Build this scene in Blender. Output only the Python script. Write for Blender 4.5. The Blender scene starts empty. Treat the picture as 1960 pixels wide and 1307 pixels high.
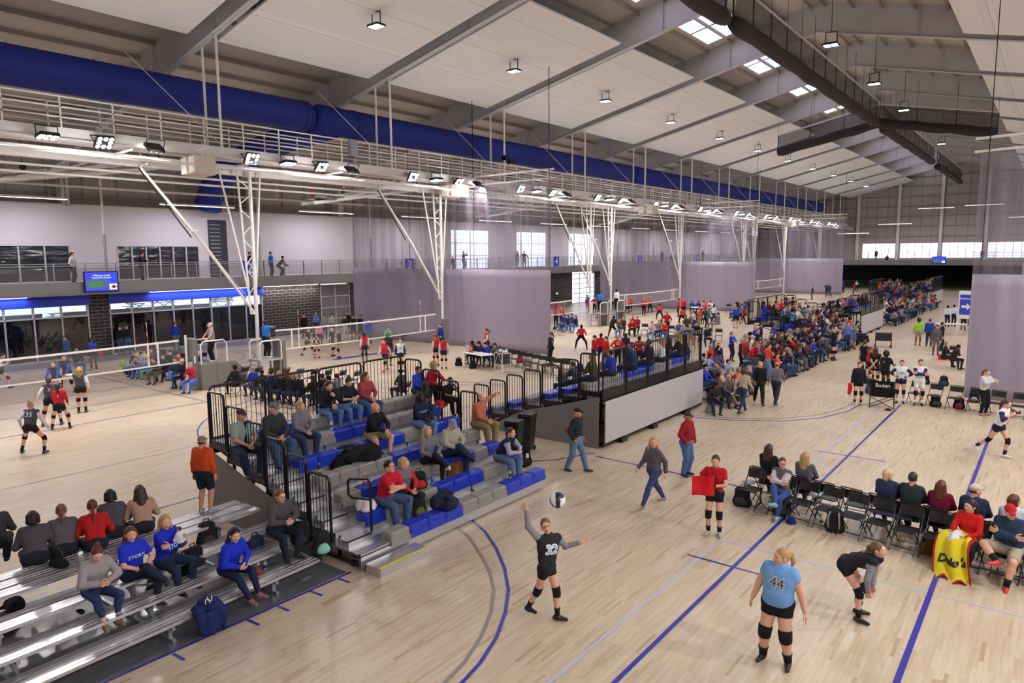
import bpy, bmesh, math, random
import numpy as np
from math import sin, cos, tan, pi, radians, degrees, sqrt, atan2, hypot
from mathutils import Vector, Matrix
from mathutils.bvhtree import BVHTree
S = bpy.context.scene
C = S.collection
# ------------------------------------------------------------------ camera
FPX, EYE = 1350.4, 5.75
YAW, PIT, ROL = radians(37.673), radians(7.075), radians(-.435)
_f = Vector((-sin(YAW)*cos(PIT), cos(YAW)*cos(PIT), -sin(PIT)))
_r0 = Vector((cos(YAW), sin(YAW), 0)); _u0 = _r0.cross(_f)
_r = cos(ROL)*_r0 + sin(ROL)*_u0; _u = -sin(ROL)*_r0 + cos(ROL)*_u0
cd = bpy.data.cameras.new('camera'); cam = bpy.data.objects.new('camera', cd); C.objects.link(cam)
cd.sensor_width = 36; cd.lens = FPX/1960*36; cd.clip_end = 600; cd.clip_start = .1
cam.matrix_world = Matrix(((_r.x,_u.x,-_f.x,0),(_r.y,_u.y,-_f.y,0),(_r.z,_u.z,-_f.z,EYE),(0,0,0,1)))
S.camera = cam
def ray(px, py): return _r*(px-980) - _u*(py-653.5) + _f*FPX
def F(px, py, z=0.):
    "the point of the horizontal plane z seen at a pixel of the 1960x1307 photo"
    d = ray(px, py); t = (z-EYE)/d.z
    return (d.x*t, d.y*t, z)
# ------------------------------------------------------------------ sky and exposure
W = bpy.data.worlds.new('sky'); S.world = W; W.use_nodes = True
bg = W.node_tree.nodes['Background']; bg.inputs[0].default_value = (.78,.86,1,1); bg.inputs[1].default_value = 2.2
S.view_settings.view_transform = 'Standard'; S.view_settings.look = 'None'
S.view_settings.exposure = 0.2; S.view_settings.gamma = 1
K_LED, K_FLOOD = 1.0, 1.0
# hall measures
XL, XR, YN, YE, XC = -44., 20., -7., 130.5, -12.      # side walls, near and end wall, ridge
RZ = 18.35; SL = .23
def rz(x): return RZ - SL*abs(x-XC)                    # underside of the rafters
RAF = [-2.6+9.5*i for i in range(14)]                  # rafter positions along the hall
# ------------------------------------------------------------------ materials
def lin(h):
    h = h.lstrip('#'); v = [int(h[i:i+2], 16)/255 for i in (0,2,4)]
    return tuple(((c+.055)/1.055)**2.4 if c > .04045 else c/12.92 for c in v)+(1,)
_M = {}
def mat(name, col, rough=.6, metal=0., spec=.5, emit=0., ecol=None, alpha=1., coat=0., noise=0., scale=8., bump=0.):
    if name in _M: return _M[name]
    m = bpy.data.materials.new(name); m.use_nodes = True; nt = m.node_tree; b = nt.nodes['Principled BSDF']
    c = lin(col)
    b.inputs['Base Color'].default_value = c; b.inputs['Roughness'].default_value = rough
    b.inputs['Metallic'].default_value = metal; b.inputs['Specular IOR Level'].default_value = spec
    b.inputs['Alpha'].default_value = alpha; b.inputs['Coat Weight'].default_value = coat
    if emit:
        b.inputs['Emission Color'].default_value = lin(ecol or col); b.inputs['Emission Strength'].default_value = emit
    if noise or bump:
        tc = nt.nodes.new('ShaderNodeTexCoord'); n = nt.nodes.new('ShaderNodeTexNoise'); n.inputs['Scale'].default_value = scale
        n.inputs['Detail'].default_value = 4; nt.links.new(tc.outputs['Object'], n.inputs['Vector'])
        if noise:
            mx = nt.nodes.new('ShaderNodeMix'); mx.data_type = 'RGBA'
            mx.inputs['A'].default_value = tuple(v*(1-noise) for v in c[:3])+(1,); mx.inputs['B'].default_value = tuple(min(1,v*(1+noise)) for v in c[:3])+(1,)
            nt.links.new(n.outputs['Fac'], mx.inputs['Factor']); nt.links.new(mx.outputs['Result'], b.inputs['Base Color'])
        if bump:
            bp = nt.nodes.new('ShaderNodeBump'); bp.inputs['Strength'].default_value = bump; bp.inputs['Distance'].default_value = .02
            nt.links.new(n.outputs['Fac'], bp.inputs['Height']); nt.links.new(bp.outputs['Normal'], b.inputs['Normal'])
    _M[name] = m; return m
def cloth(col, n=.12): return mat('cloth_'+col, col, .85, spec=.25, noise=n, scale=14)
def skin(col): return mat('skin_'+col, col, .55, spec=.35)
def nodes(m): nt = m.node_tree; return nt, nt.nodes, nt.links, nt.nodes['Principled BSDF']
def floor_mat():
    m = mat('maple_floor', '#cbb59b', .36, coat=.12); nt, N, Lk, b = nodes(m); b.inputs['Coat Roughness'].default_value = .22
    geo = N.new('ShaderNodeNewGeometry'); mp = N.new('ShaderNodeMapping'); mp.inputs['Rotation'].default_value = (0,0,radians(90))
    Lk.new(geo.outputs['Position'], mp.inputs['Vector'])
    br = N.new('ShaderNodeTexBrick'); br.inputs['Scale'].default_value = 1.; br.inputs['Brick Width'].default_value = .62
    br.inputs['Row Height'].default_value = .057; br.inputs['Mortar Size'].default_value = .0012; br.offset_frequency = 3; br.offset = .37
    br.inputs['Color1'].default_value = (0,0,0,1); br.inputs['Color2'].default_value = (1,1,1,1); br.inputs['Mortar'].default_value = (.35,.35,.35,1)
    Lk.new(mp.outputs[0], br.inputs['Vector'])
    cr = N.new('ShaderNodeValToRGB'); e = cr.color_ramp.elements
    e[0].position = 0; e[0].color = lin('#b89e80'); e[1].position = 1; e[1].color = lin('#d6c5ae')
    for p, c in ((.04,'#c4ac8e'),(.14,'#cbb69b'),(.55,'#d0bda3')): x = e.new(p); x.color = lin(c)
    Lk.new(br.outputs['Color'], cr.inputs[0])
    ns = N.new('ShaderNodeTexNoise'); ns.inputs['Scale'].default_value = .35; Lk.new(geo.outputs['Position'], ns.inputs['Vector'])
    mp2 = N.new('ShaderNodeMapping'); mp2.inputs['Scale'].default_value = (30,1.5,1); Lk.new(geo.outputs['Position'], mp2.inputs['Vector'])
    n2 = N.new('ShaderNodeTexNoise'); n2.inputs['Scale'].default_value = 1.; Lk.new(mp2.outputs[0], n2.inputs['Vector'])
    mx = N.new('ShaderNodeMix'); mx.data_type = 'RGBA'; mx.blend_type = 'MULTIPLY'; mx.inputs['Factor'].default_value = .3
    Lk.new(cr.outputs[0], mx.inputs['A']); Lk.new(n2.outputs['Fac'], mx.inputs['B'])
    m2 = N.new('ShaderNodeMix'); m2.data_type = 'RGBA'; m2.blend_type = 'OVERLAY'; m2.inputs['Factor'].default_value = .22
    Lk.new(mx.outputs['Result'], m2.inputs['A']); Lk.new(ns.outputs['Fac'], m2.inputs['B']); Lk.new(m2.outputs['Result'], b.inputs['Base Color'])
    return m
def brick_mat(name, c1, c2, mo, w, h, ms, axis):
    m = mat(name, c1, .8); nt, N, Lk, b = nodes(m)
    geo = N.new('ShaderNodeNewGeometry'); sp = N.new('ShaderNodeSeparateXYZ'); cb = N.new('ShaderNodeCombineXYZ')
    Lk.new(geo.outputs['Position'], sp.inputs[0]); Lk.new(sp.outputs[axis], cb.inputs[0]); Lk.new(sp.outputs[2], cb.inputs[1])
    br = N.new('ShaderNodeTexBrick'); br.inputs['Scale'].default_value = 1; br.inputs['Brick Width'].default_value = w; br.inputs['Row Height'].default_value = h
    br.inputs['Mortar Size'].default_value = ms; br.inputs['Color1'].default_value = lin(c1); br.inputs['Color2'].default_value = lin(c2); br.inputs['Mortar'].default_value = lin(mo)
    Lk.new(cb.outputs[0], br.inputs['Vector']); Lk.new(br.outputs['Color'], b.inputs['Base Color'])
    return m
def sheer(name, col, op, weave=0.):
    "see-through cloth"
    m = bpy.data.materials.new(name); m.use_nodes = True; nt = m.node_tree; N = nt.nodes; b = N['Principled BSDF']
    b.inputs['Base Color'].default_value = lin(col); b.inputs['Roughness'].default_value = .7
    t = N.new('ShaderNodeBsdfTransparent'); mx = N.new('ShaderNodeMixShader'); mx.inputs[0].default_value = op
    nt.links.new(t.outputs[0], mx.inputs[1]); nt.links.new(b.outputs[0], mx.inputs[2]); nt.links.new(mx.outputs[0], N['Material Output'].inputs[0])
    return m
def streaky(m, lo, hi):
    "opacity that changes with the gathers of the cloth"
    nt = m.node_tree; N = nt.nodes; tc = N.new('ShaderNodeTexCoord'); mp = N.new('ShaderNodeMapping'); mp.inputs['Scale'].default_value = (2.2,1,.05); n = N.new('ShaderNodeTexNoise'); n.inputs['Scale'].default_value = 1.; n.inputs['Detail'].default_value = 5
    mr = N.new('ShaderNodeMapRange'); mr.inputs['From Min'].default_value = .3; mr.inputs['From Max'].default_value = .7; mr.inputs['To Min'].default_value = lo; mr.inputs['To Max'].default_value = hi
    nt.links.new(tc.outputs['Object'], mp.inputs[0]); nt.links.new(mp.outputs[0], n.inputs['Vector']); nt.links.new(n.outputs['Fac'], mr.inputs[0]); mx = [x for x in N if x.type == 'MIX_SHADER'][0]; nt.links.new(mr.outputs[0], mx.inputs[0]); return m
def glass(name, col, op, rough=.03):
    m = sheer(name, col, op); b = m.node_tree.nodes['Principled BSDF']; b.inputs['Roughness'].default_value = rough; b.inputs['Specular IOR Level'].default_value = .8
    return m
M = dict(
 wallw=mat('painted_wall','#cfc8d0',.8,noise=.04,scale=.6), siding=mat('metal_siding','#aaa29c',.6), steel=mat('white_steel','#d8d2ce',.5,noise=.05,scale=1.5),
 beam=mat('rafter_paint','#c6c4c8',.5,noise=.05,scale=1.), purlin=mat('purlin_paint','#a09488',.6), deck=mat('roof_liner','#cbc4be',.8),
 panel=brick_mat('acoustic_tile','#eceaec','#e6e4e6','#cfcccd',1.22,.61,.006,0), white=mat('white_paint','#e6e2de',.45), tube=mat('white_tube','#ddd8d4',.35),
 black=mat('black_metal','#16151a',.35,metal=.3), blackp=mat('black_plastic','#1b1b1f',.45), grey=mat('grey_plastic','#8c8884',.45,noise=.08,scale=5),
 blue=mat('royal_blue_plastic','#1e37b4',.35), alu=mat('aluminium','#c6c4c8',.3,metal=.8,noise=.03,scale=1), galv=mat('galvanised_steel','#9da0a6',.35,metal=.6),
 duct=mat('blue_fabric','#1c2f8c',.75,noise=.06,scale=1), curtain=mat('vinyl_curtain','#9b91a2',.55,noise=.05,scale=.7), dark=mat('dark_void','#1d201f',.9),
 line=mat('blue_floor_paint','#2a2a9c',.3,coat=.3), lineg=mat('grey_floor_paint','#85807f',.3,coat=.3), linel=mat('pale_blue_floor_paint','#b3b9d2',.3,coat=.3),
 led=mat('led_glow','#ffffff',.5,emit=14,ecol='#f4f2ff'), flood=mat('flood_glow','#ffffff',.5,emit=26,ecol='#ffffff'), tubeled=mat('tube_glow','#ffffff',.5,emit=2.6,ecol='#fff4fa'),
 window=mat('daylight_pane','#e8eeff',.3,emit=1.6,ecol='#dfe6ff'), net=sheer('net_mesh','#cccccc',.05), tarp=mat('dark_tarp','#56565c',.22,noise=.2,scale=3,bump=.4),
 screenp=mat('screen_panel','#b7b2b8',.5), frame=mat('window_frame','#c3bec4',.4), concrete=mat('concrete','#9b958f',.7,noise=.1,scale=2),
 plinth=mat('walkway_tile','#a4949a',.35,noise=.1,scale=6), red=mat('red_paint','#d2402a',.5), skirt=mat('grey_skirt','#6f6a6a',.6,noise=.08,scale=3,bump=.15),
 cardboard=mat('speaker_tan','#cdc1ae',.6), pad=mat('grey_pad','#77726f',.6), bluep=mat('blue_fascia','#2c46cc',.5), blackc=cloth('#17171b'), yellow=mat('yellow_tape','#d8c838',.5))
# ------------------------------------------------------------------ mesh building
class MB:
    def __init__(s): s.v = []; s.f = []; s.m = []
    def add(s, vs, fs, mi=0):
        o = len(s.v); s.v += [tuple(v) for v in vs]; s.f += [tuple(i+o for i in f) for f in fs]; s.m += [mi]*len(fs); return s
    def box(s, a, b, mi=0):
        (x0,y0,z0),(x1,y1,z1) = a, b
        return s.add([(x0,y0,z0),(x1,y0,z0),(x1,y1,z0),(x0,y1,z0),(x0,y0,z1),(x1,y0,z1),(x1,y1,z1),(x0,y1,z1)],
                     [(3,2,1,0),(4,5,6,7),(0,1,5,4),(1,2,6,5),(2,3,7,6),(3,0,4,7)], mi)
    def bbox(s, a, b, c=.01, mi=0):
        "box with bevelled vertical and top edges"
        (x0,y0,z0),(x1,y1,z1) = a, b
        def ring(z, d): return [(x0+d+c,y0+d,z),(x1-d-c,y0+d,z),(x1-d,y0+d+c,z),(x1-d,y1-d-c,z),(x1-d-c,y1-d,z),(x0+d+c,y1-d,z),(x0+d,y1-d-c,z),(x0+d,y0+d+c,z)]
        vs = ring(z0,0)+ring(z1-c,0)+ring(z1,c)
        fs = [tuple(reversed(range(8))), tuple(range(16,24))]
        for k in (0,8):
            fs += [(k+i, k+(i+1)%8, k+8+(i+1)%8, k+8+i) for i in range(8)]
        return s.add(vs, fs, mi)
    def tube(s, pts, r, n=8, mi=0, cap=True, sq=False):
        pts = [Vector(p) for p in pts]; rs = r if isinstance(r,(list,tuple)) else [r]*len(pts)
        prev = None; rings = []
        for i, p in enumerate(pts):
            d = (pts[min(i+1,len(pts)-1)]-pts[max(i-1,0)]).normalized()
            a = Vector((0,0,1)) if abs(d.z) < .95 else Vector((0,1,0))
            if prev is not None: a = prev
            u = (a - d*a.dot(d)); u = u.normalized() if u.length > 1e-5 else d.orthogonal().normalized(); w = d.cross(u); prev = u
            ph = pi/4 if n == 4 else 0
            rings.append([p + (u*cos(2*pi*k/n+ph)+w*sin(2*pi*k/n+ph))*rs[i] for k in range(n)])
        vs = [v for q in rings for v in q]; fs = []
        for i in range(len(pts)-1):
            for k in range(n): fs.append((i*n+k, i*n+(k+1)%n, (i+1)*n+(k+1)%n, (i+1)*n+k))
        if cap: fs += [tuple(reversed(range(n))), tuple(range((len(pts)-1)*n, len(pts)*n))]
        return s.add(vs, fs, mi)
    def bar(s, a, b, w=.03, mi=0): return s.tube([a,b], w*.707, 4, mi)
    def prism(s, poly, axis, a, b, mi=0):
        "poly in the plane perpendicular to axis, extruded from a to b"
        def P(u, v, t): return {0:(t,u,v),1:(u,t,v),2:(u,v,t)}[axis]
        n = len(poly); vs = [P(u,v,a) for u,v in poly]+[P(u,v,b) for u,v in poly]
        return s.add(vs, [tuple(range(n)), tuple(range(2*n-1,n-1,-1))]+[(i, i+n, (i+1)%n+n, (i+1)%n) for i in range(n)], mi)
    def ball(s, c, r, n=10, mi=0, sc=(1,1,1)):
        vs = [(c[0],c[1],c[2]+r*sc[2])]; m = n//2
        for i in range(1, m):
            t = pi*i/m
            for k in range(n): vs.append((c[0]+r*sc[0]*sin(t)*cos(2*pi*k/n), c[1]+r*sc[1]*sin(t)*sin(2*pi*k/n), c[2]+r*sc[2]*cos(t)))
        vs.append((c[0],c[1],c[2]-r*sc[2])); e = len(vs)-1
        fs = [(0, 1+k, 1+(k+1)%n) for k in range(n)]+[(e, 1+(m-2)*n+(k+1)%n, 1+(m-2)*n+k) for k in range(n)]
        for i in range(m-2):
            for k in range(n): fs.append((1+i*n+k, 1+(i+1)*n+k, 1+(i+1)*n+(k+1)%n, 1+i*n+(k+1)%n))
        return s.add(vs, fs, mi)
    def xf(s, mt):
        s.v = [tuple(mt @ Vector(v)) for v in s.v]; return s
    def build(s, name, mats, parent=None, smooth=False, loc=(0,0,0), rot=0.):
        me = bpy.data.meshes.new(name); me.from_pydata(s.v, [], s.f)
        mats = mats if isinstance(mats,(list,tuple)) else [mats]
        for m in mats: me.materials.append(m)
        if len(mats) > 1: me.polygons.foreach_set('material_index', s.m)
        if smooth: me.polygons.foreach_set('use_smooth', [True]*len(s.f))
        me.validate(); me.update()
        return link(name, me, parent, loc, rot)
def link(name, me, parent=None, loc=(0,0,0), rot=0.):
    o = bpy.data.objects.new(name, me); C.objects.link(o); o.location = loc; o.rotation_euler[2] = rot
    if parent: o.parent = parent
    return o
def tag(o, label, cat, group=None, kind=None):
    o['label'] = label; o['category'] = cat
    if group: o['group'] = group
    if kind: o['kind'] = kind
    return o
def thing(name, label, cat, loc=(0,0,0), rot=0., group=None): return tag(link(name, None, None, loc, rot), label, cat, group)
def struct(name, mb, m, parent=None, smooth=False):
    o = mb.build(name, m, parent, smooth)
    if not parent: o['kind'] = 'structure'
    return o
def sbox(name, a, b, m, parent=None): return struct(name, MB().box(a,b), m, parent)
_kids = {}
def kids(o):
    return [c for c in bpy.data.objects if c.parent == o]
def dup(root, loc, rot=0., label=None, tree=None):
    "a copy of a thing with copies of its parts and sub-parts; tree = [(part, [subparts])]"
    r = root.copy(); C.objects.link(r); r.location = loc; r.rotation_euler[2] = rot
    if label: r['label'] = label
    for ch, subs in tree:
        c = ch.copy(); C.objects.link(c); c.parent = r
        for g in subs:
            d = g.copy(); C.objects.link(d); d.parent = c
    return r
def tree_of(root): return [(c, kids(c)) for c in kids(root)]
def text_mesh(txt, size, m, depth=.0, bold=0.):
    cu = bpy.data.curves.new('lettering','FONT'); cu.body = txt; cu.size = size; cu.align_x = 'CENTER'; cu.align_y = 'CENTER'; cu.extrude = depth; cu.offset = bold; cu.resolution_u = 2
    o = bpy.data.objects.new('lettering', cu); C.objects.link(o); dg = bpy.context.evaluated_depsgraph_get()
    me = bpy.data.meshes.new_from_object(o.evaluated_get(dg)); bpy.data.objects.remove(o); bpy.data.curves.remove(cu)
    me.materials.clear(); me.materials.append(m); return me
def text_at(name, txt, size, m, loc, right, up, parent=None, depth=.002, bold=0.):
    me = text_mesh(txt, size, m, depth, bold); R = Vector(right).normalized(); U = Vector(up).normalized(); N = R.cross(U)
    me.transform(Matrix(((R.x,U.x,N.x,loc[0]),(R.y,U.y,N.y,loc[1]),(R.z,U.z,N.z,loc[2]),(0,0,0,1))))
    return link(name, me, parent)
ORD = 'first second third fourth fifth sixth seventh eighth ninth tenth eleventh twelfth thirteenth fourteenth fifteenth sixteenth seventeenth eighteenth nineteenth twentieth'.split()
# ================================================================== the hall
fl = MB(); fl.box((XL-.5,YN,-.12),(XR,YE+25,0)); struct('floor', fl, floor_mat())
# painted court lines
def ribbon(mb, pts, w, z=.004, close=False):
    n = len(pts); L = []; 
    for i in range(n):
        a = pts[(i-1)%n] if (i or close) else pts[i]; b = pts[(i+1)%n] if (i < n-1 or close) else pts[i]
        dx, dy = b[0]-a[0], b[1]-a[1]; l = hypot(dx,dy) or 1; L.append((-dy/l*w/2, dx/l*w/2))
    vs = [];
    for (x,y), (a,b) in zip(pts, L): vs += [(x+a,y+b,z),(x-a,y-b,z)]
    m = n if close else n-1
    mb.add(vs, [(2*i,2*i+1,2*((i+1)%n)+1,2*((i+1)%n)) for i in range(m)])
def arc(cx, cy, r, a0, a1, n=40): return [(cx+r*cos(radians(a0+(a1-a0)*i/n)), cy+r*sin(radians(a0+(a1-a0)*i/n))) for i in range(n+1)]
def rect(x0,y0,x1,y1): return [(x0,y0),(x1,y0),(x1,y1),(x0,y1),(x0,y0)]
lb, lg, ll = MB(), MB(), MB()
# corridor court beside the camera: side lines run along the hall
for yo in (0,):
    ribbon(lb, [(-4.36,0),(-4.36,29.6)], .075); ribbon(lb, [(-1.34,0),(-1.34,28.)], .085)
    ribbon(lb, [(-5.25,12.27),(-3.6,12.25)], .055, .005); ribbon(lb, [(-5.25,21.2),(-3.4,21.18)], .045, .005)
    ribbon(lb, [(-1.3,14.9),(3,14.85)], .06, .005); ribbon(lb, [(-10.1,16.95),(-5.3,16.75),(8,16.6)], .06, .006)
    ribbon(ll, [(-5.12,3),(-5.0,13.35),(6,13.1)], .06, .003); ribbon(ll, [(-5.0,20.),(-4.95,29)], .06, .003)
ribbon(lb, [(-10.2,11.4),(-9.85,11.2),(-9.1,10.82),(-8.38,10.3),(-7.7,9.7),(-7.12,9.07),(-6.7,8.45),(-6.34,7.77),(-6.1,7.1),(-6.0,6.6),(-5.95,5.6),(-6.1,4.6)], .06, .007)
ribbon(lg, [(-10.2,10.87),(-9.98,10.78),(-9.2,10.42),(-8.47,9.92),(-7.85,9.45),(-7.32,8.92),(-6.88,8.3),(-6.53,7.63),(-6.3,7.),(-6.19,6.46),(-6.2,5.4)], .06, .007)
ribbon(lb, [(-10.1,23.0),(-9.58,23.14),(-8.4,23.55),(-7.09,24.36),(-6.2,25.6),(-5.7,27.2),(-5.55,28.9)], .06, .006)
ribbon(lg, [(-10.1,23.35),(-9.4,23.5),(-8.3,23.95),(-7.3,24.7),(-6.5,25.8),(-6.0,27.3),(-5.85,28.9)], .045, .006)
ribbon(lb, [(-14.6,15.6),(-12.5,15.15),(-11.4,15.35),(-10.8,16.0),(-10.3,17.2)], .05, .006)
# blue tape round the low stand
ribbon(lb, [(-9.86,7.9),(-9.9,3.62),(-10.9,3.7)], .06, .006)
for y in (7.6,7.0,6.35,5.8,4.6): ribbon(lb, [(-9.84,y),(-9.55,y+.02)], .05, .006)
# the courts on the west side, one pair per 34.3 m
for p in range(-1,4):
    o = p*34.3
    for c in (9.9, 25.0):
        y = c+o
        if y < -6 or y > 120: continue
        ribbon(lb, rect(-38.5,y-4.5,-20.5,y+4.5), .05); ribbon(lb, [(-29.5,y-4.5),(-29.5,y+4.5)], .05, .005)
        for x in (-32.5,-26.5): ribbon(lb, [(x,y-4.5),(x,y+4.5)], .05, .005)
    y = 17.4+o
    if -6 < y < 120:
        ribbon(ll, rect(-42,y-6.5,-17.5,y+6.5), .04, .003); ribbon(lb, arc(-29.5,y,1.83,0,360), .05, .006)
        for s in (1,-1):
            cx = -29.5+s*12.2
            ribbon(lb, [(cx, y+s*q*2.4) for q in (-1,1)]+[(cx-s*5.8,y+s*2.4),(cx-s*5.8,y-s*2.4),(cx,y-s*2.4)], .05, .006)
            ribbon(lb, arc(cx-s*1.6,y,6.6,90 if s>0 else -90,270 if s>0 else 90), .05, .006); ribbon(lg, arc(cx-s*1.6,y,6.0,90 if s>0 else -90,270 if s>0 else 90), .045, .006)
            ribbon(lb, arc(cx-s*5.8,y,1.83,0,360), .05, .006)
    ribbon(lb, [(-16,-6 if o < 0 else o),(-16,o+34)], .045, .0045); ribbon(lb, [(-31.5,24.6+o),(-31.3,30+o)], .45, .0065)
tag(lb.build('court_lines', M['line']), 'royal blue court and sideline stripes painted on the maple floor', 'floor markings', kind='structure')
tag(lg.build('three_point_lines', M['lineg']), 'grey arcs painted beside the blue arcs on the maple floor', 'floor markings', kind='structure')
tag(ll.build('training_court_lines', M['linel']), 'pale blue thin court stripes on the maple floor', 'floor markings', kind='structure')
sbox('trim_1', (XL,YN,0),(XL+3.2,YE,.006), M['plinth'])          # mauve walkway along the glass front
# outside ground seen through the glass front
g = MB(); g.box((-150,-60,-.3),(XL-.5,190,-.1)); struct('lawn', g, mat('lawn_green','#bcc8b4',.9,noise=.2,scale=.6))
g = MB(); g.box((-120,32,-.1),(XL-.5,62,-.06)); struct('patio', g, mat('patio_concrete','#d8deea',.8,noise=.1,scale=.5))
# ---- left wall
brick = brick_mat('dark_block','#2e2b2b','#3a3535','#8f8884',.62,.205,.014,1)
def leftwall(name, y0, y1, z0, z1, m, x=XL, t=.3): return sbox(name, (x-t,y0,z0),(x,y1,z1), m)
# segments: glass fronts and brick piers below the gallery
fronts = [(-2.5,4.6,'s'),(6.2,17.15,'s'),(18.35,28.4,'s'),(33.4,36.1,'d'),(68.3,73.2,'b')]
wl = MB(); y = YN
for a, b, k in fronts+[(YE,YE,'')]:
    if a > y: wl.box((XL-.3,y,0),(XL,a,3.7))
    y = b
struct('wall_left', wl, brick)
up = MB(); wins = [(-2,5,4.4,6.4),(6.5,16.45,4.4,6.4),(19.0,24.0,4.4,6.4),(47.95,53.4,4.4,8.0),(57.8,63.1,4.4,8.0),(67.5,73.1,4.4,8.0)]
y = YN
for a, b, z0, z1 in wins+[(YE,YE,0,0)]:
    up.box((XL-.3,y,3.7),(XL,a,8.6))
    if b > a: up.box((XL-.3,a,3.7),(XL,b,z0)); up.box((XL-.3,a,z1),(XL,b,8.6))
    y = b
struct('wall_left_upper', up, M['wallw'])
wid = 0
tint = glass('tinted_glass','#15161c',.93,.04); clear = glass('clear_glass','#dfe8ee',.12,.02); dimg = glass('dark_window_glass','#1c1d24',.96,.12)
nt = dimg.node_tree; n_ = nt.nodes.new('ShaderNodeTexNoise'); n_.inputs['Scale'].default_value = 5; bp_ = nt.nodes.new('ShaderNodeBump'); bp_.inputs['Strength'].default_value = .8; bp_.inputs['Distance'].default_value = .05
nt.links.new(n_.outputs['Fac'], bp_.inputs['Height']); nt.links.new(bp_.outputs['Normal'], nt.nodes['Principled BSDF'].inputs['Normal'])
def glazing(a, b, z0, z1, cols, rows, m, x=XL, fw=.07, top=None, topm=None, axis=1):
    global wid; wid += 1
    fr = MB(); X0, X1 = x-.16, x+.03
    def bx(mb, p, q, r, s_, d0=X0, d1=X1):
        if axis == 1: mb.box((d0,p,r),(d1,q,s_))
        else: mb.box((p,d0,r),(q,d1,s_))
    for i in range(cols+1): c = a+(b-a)*i/cols; bx(fr, c-fw/2, c+fw/2, z0, z1)
    for zz in [z0,z1]+[z0+(z1-z0)*i/rows for i in range(1,rows)]+([top] if top else []): bx(fr, a, b, zz-fw/2, zz+fw/2)
    o = fr.build('window_%d' % wid, M['frame']); o['kind'] = 'structure'
    pn = MB(); bx(pn, a, b, z0, top or z1, x-.08, x-.065); pn.build('pane', m, o)
    if top: p2 = MB(); bx(p2, a, b, top, z1, x-.08, x-.065); p2.build('transom_pane', topm, o)
    return o
glazing(-2.5,4.6,.05,3.05,5,1,tint,top=2.42,topm=clear); glazing(6.2,17.15,.05,3.05,8,1,tint,top=2.42,topm=clear); glazing(18.35,28.4,.05,3.05,8,1,tint,top=2.42,topm=clear)
glazing(33.4,36.1,.05,3.5,2,4,mat('shutter_grey','#7d7a80',.5)); glazing(68.3,73.2,.05,3.4,3,6,M['window'])
for a, b, z0, z1 in wins[:3]: glazing(a,b,z0,z1,max(4,int((b-a)/1.25+.5)) if b-a > 5.5 else 6,1,dimg)
for a, b, z0, z1 in wins[3:]:
    o = glazing(a,b,z0,z1,2,3,M['window']); g = MB()
    for i in range(1,12): g.box((XL-.06,a+(b-a)*i/12-.012,z0),(XL-.04,a+(b-a)*i/12+.012,z1))
    for i in range(1,8): g.box((XL-.06,a,z0+(z1-z0)*i/8-.012),(XL-.04,b,z0+(z1-z0)*i/8+.012))
    g.build('glazing_grid', mat('grid_grey','#8d93a8',.5), o)
# dark rooms behind the lower panes and blue band over them
for i, (a, b, k) in enumerate(fronts[:3]):
    sbox('trim_%d' % (i+10), (XL-.02,a-.1,3.05),(XL+.12,b+.1,3.7), M['bluep'])
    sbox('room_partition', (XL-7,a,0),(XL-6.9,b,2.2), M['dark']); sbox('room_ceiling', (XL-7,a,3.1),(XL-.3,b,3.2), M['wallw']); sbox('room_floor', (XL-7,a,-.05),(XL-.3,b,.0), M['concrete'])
for (a,b) in ((7.5,14.1),(20.6,27.2)):
    t = thing('cove_light', 'glowing blue-white strip light under the gallery above the glass front %s the brick pier' % ('before' if a < 15 else 'beyond'), 'light', (XL+.2,(a+b)/2,3.62), group='strip lights under the gallery')
    MB().box((-.06,a-(a+b)/2,0),(.1,b-(a+b)/2,.06)).build('housing', M['galv'], t); MB().box((-.02,a-(a+b)/2,-.03),(.06,b-(a+b)/2,0)).build('tube', mat('blue_tube_glow','#dfe6ff',.5,emit=5,ecol='#b9c8ff'), t)
t = thing('cove_light', 'white strip light washing the dark brick under the gallery', 'light', (XL+.2,30,3.62), group='strip lights under the gallery')
MB().box((-.06,-1.6,0),(.1,3.,.06)).build('housing', M['galv'], t); MB().box((-.02,-1.6,-.03),(.06,3.,0)).build('tube', mat('warm_tube_glow','#ffffff',.5,emit=6,ecol='#ffe9e2'), t)
def arealight(name, loc, sx, sy, power, col=(1,1,1), rot=(0,0,0), parent=None, spread=pi):
    l = bpy.data.lights.new(name,'AREA'); l.shape = 'RECTANGLE'; l.size = sx; l.size_y = sy; l.energy = power; l.color = col; l.spread = spread
    o = bpy.data.objects.new(name, l); C.objects.link(o); o.location = loc; o.rotation_euler = rot
    if parent: o.parent = parent
    return o
arealight('cove_wash', (XL+.35,30.7,3.5), .1, 4.6, 60, (1,.93,.9))
for yy in (10.8,23.9): arealight('cove_wash', (XL+.35,yy,3.5), .1, 6.6, 50, (.6,.7,1))
# siding above, girts and columns
sd = MB(); sd.box((XL-1.0,YN,8.6),(XL-.9,YE,13.5)); 
struct('wall_left_siding', sd, M['siding'])
g = MB()
for z in (9.1,10.6): g.box((XL-.9,YN,z),(XL-.72,YE,z+.12))
for i in range(int((YE-YN)/1.9)): y = YN+1.9*i; g.box((XL-.9,y,9.),(XL-.82,y+.09,12.8))
struct('wall_girts', g, M['purlin'])
sbox('trim_2', (XL-.95,YN,8.5),(XL+.05,YE,8.7), M['steel'])
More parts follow.
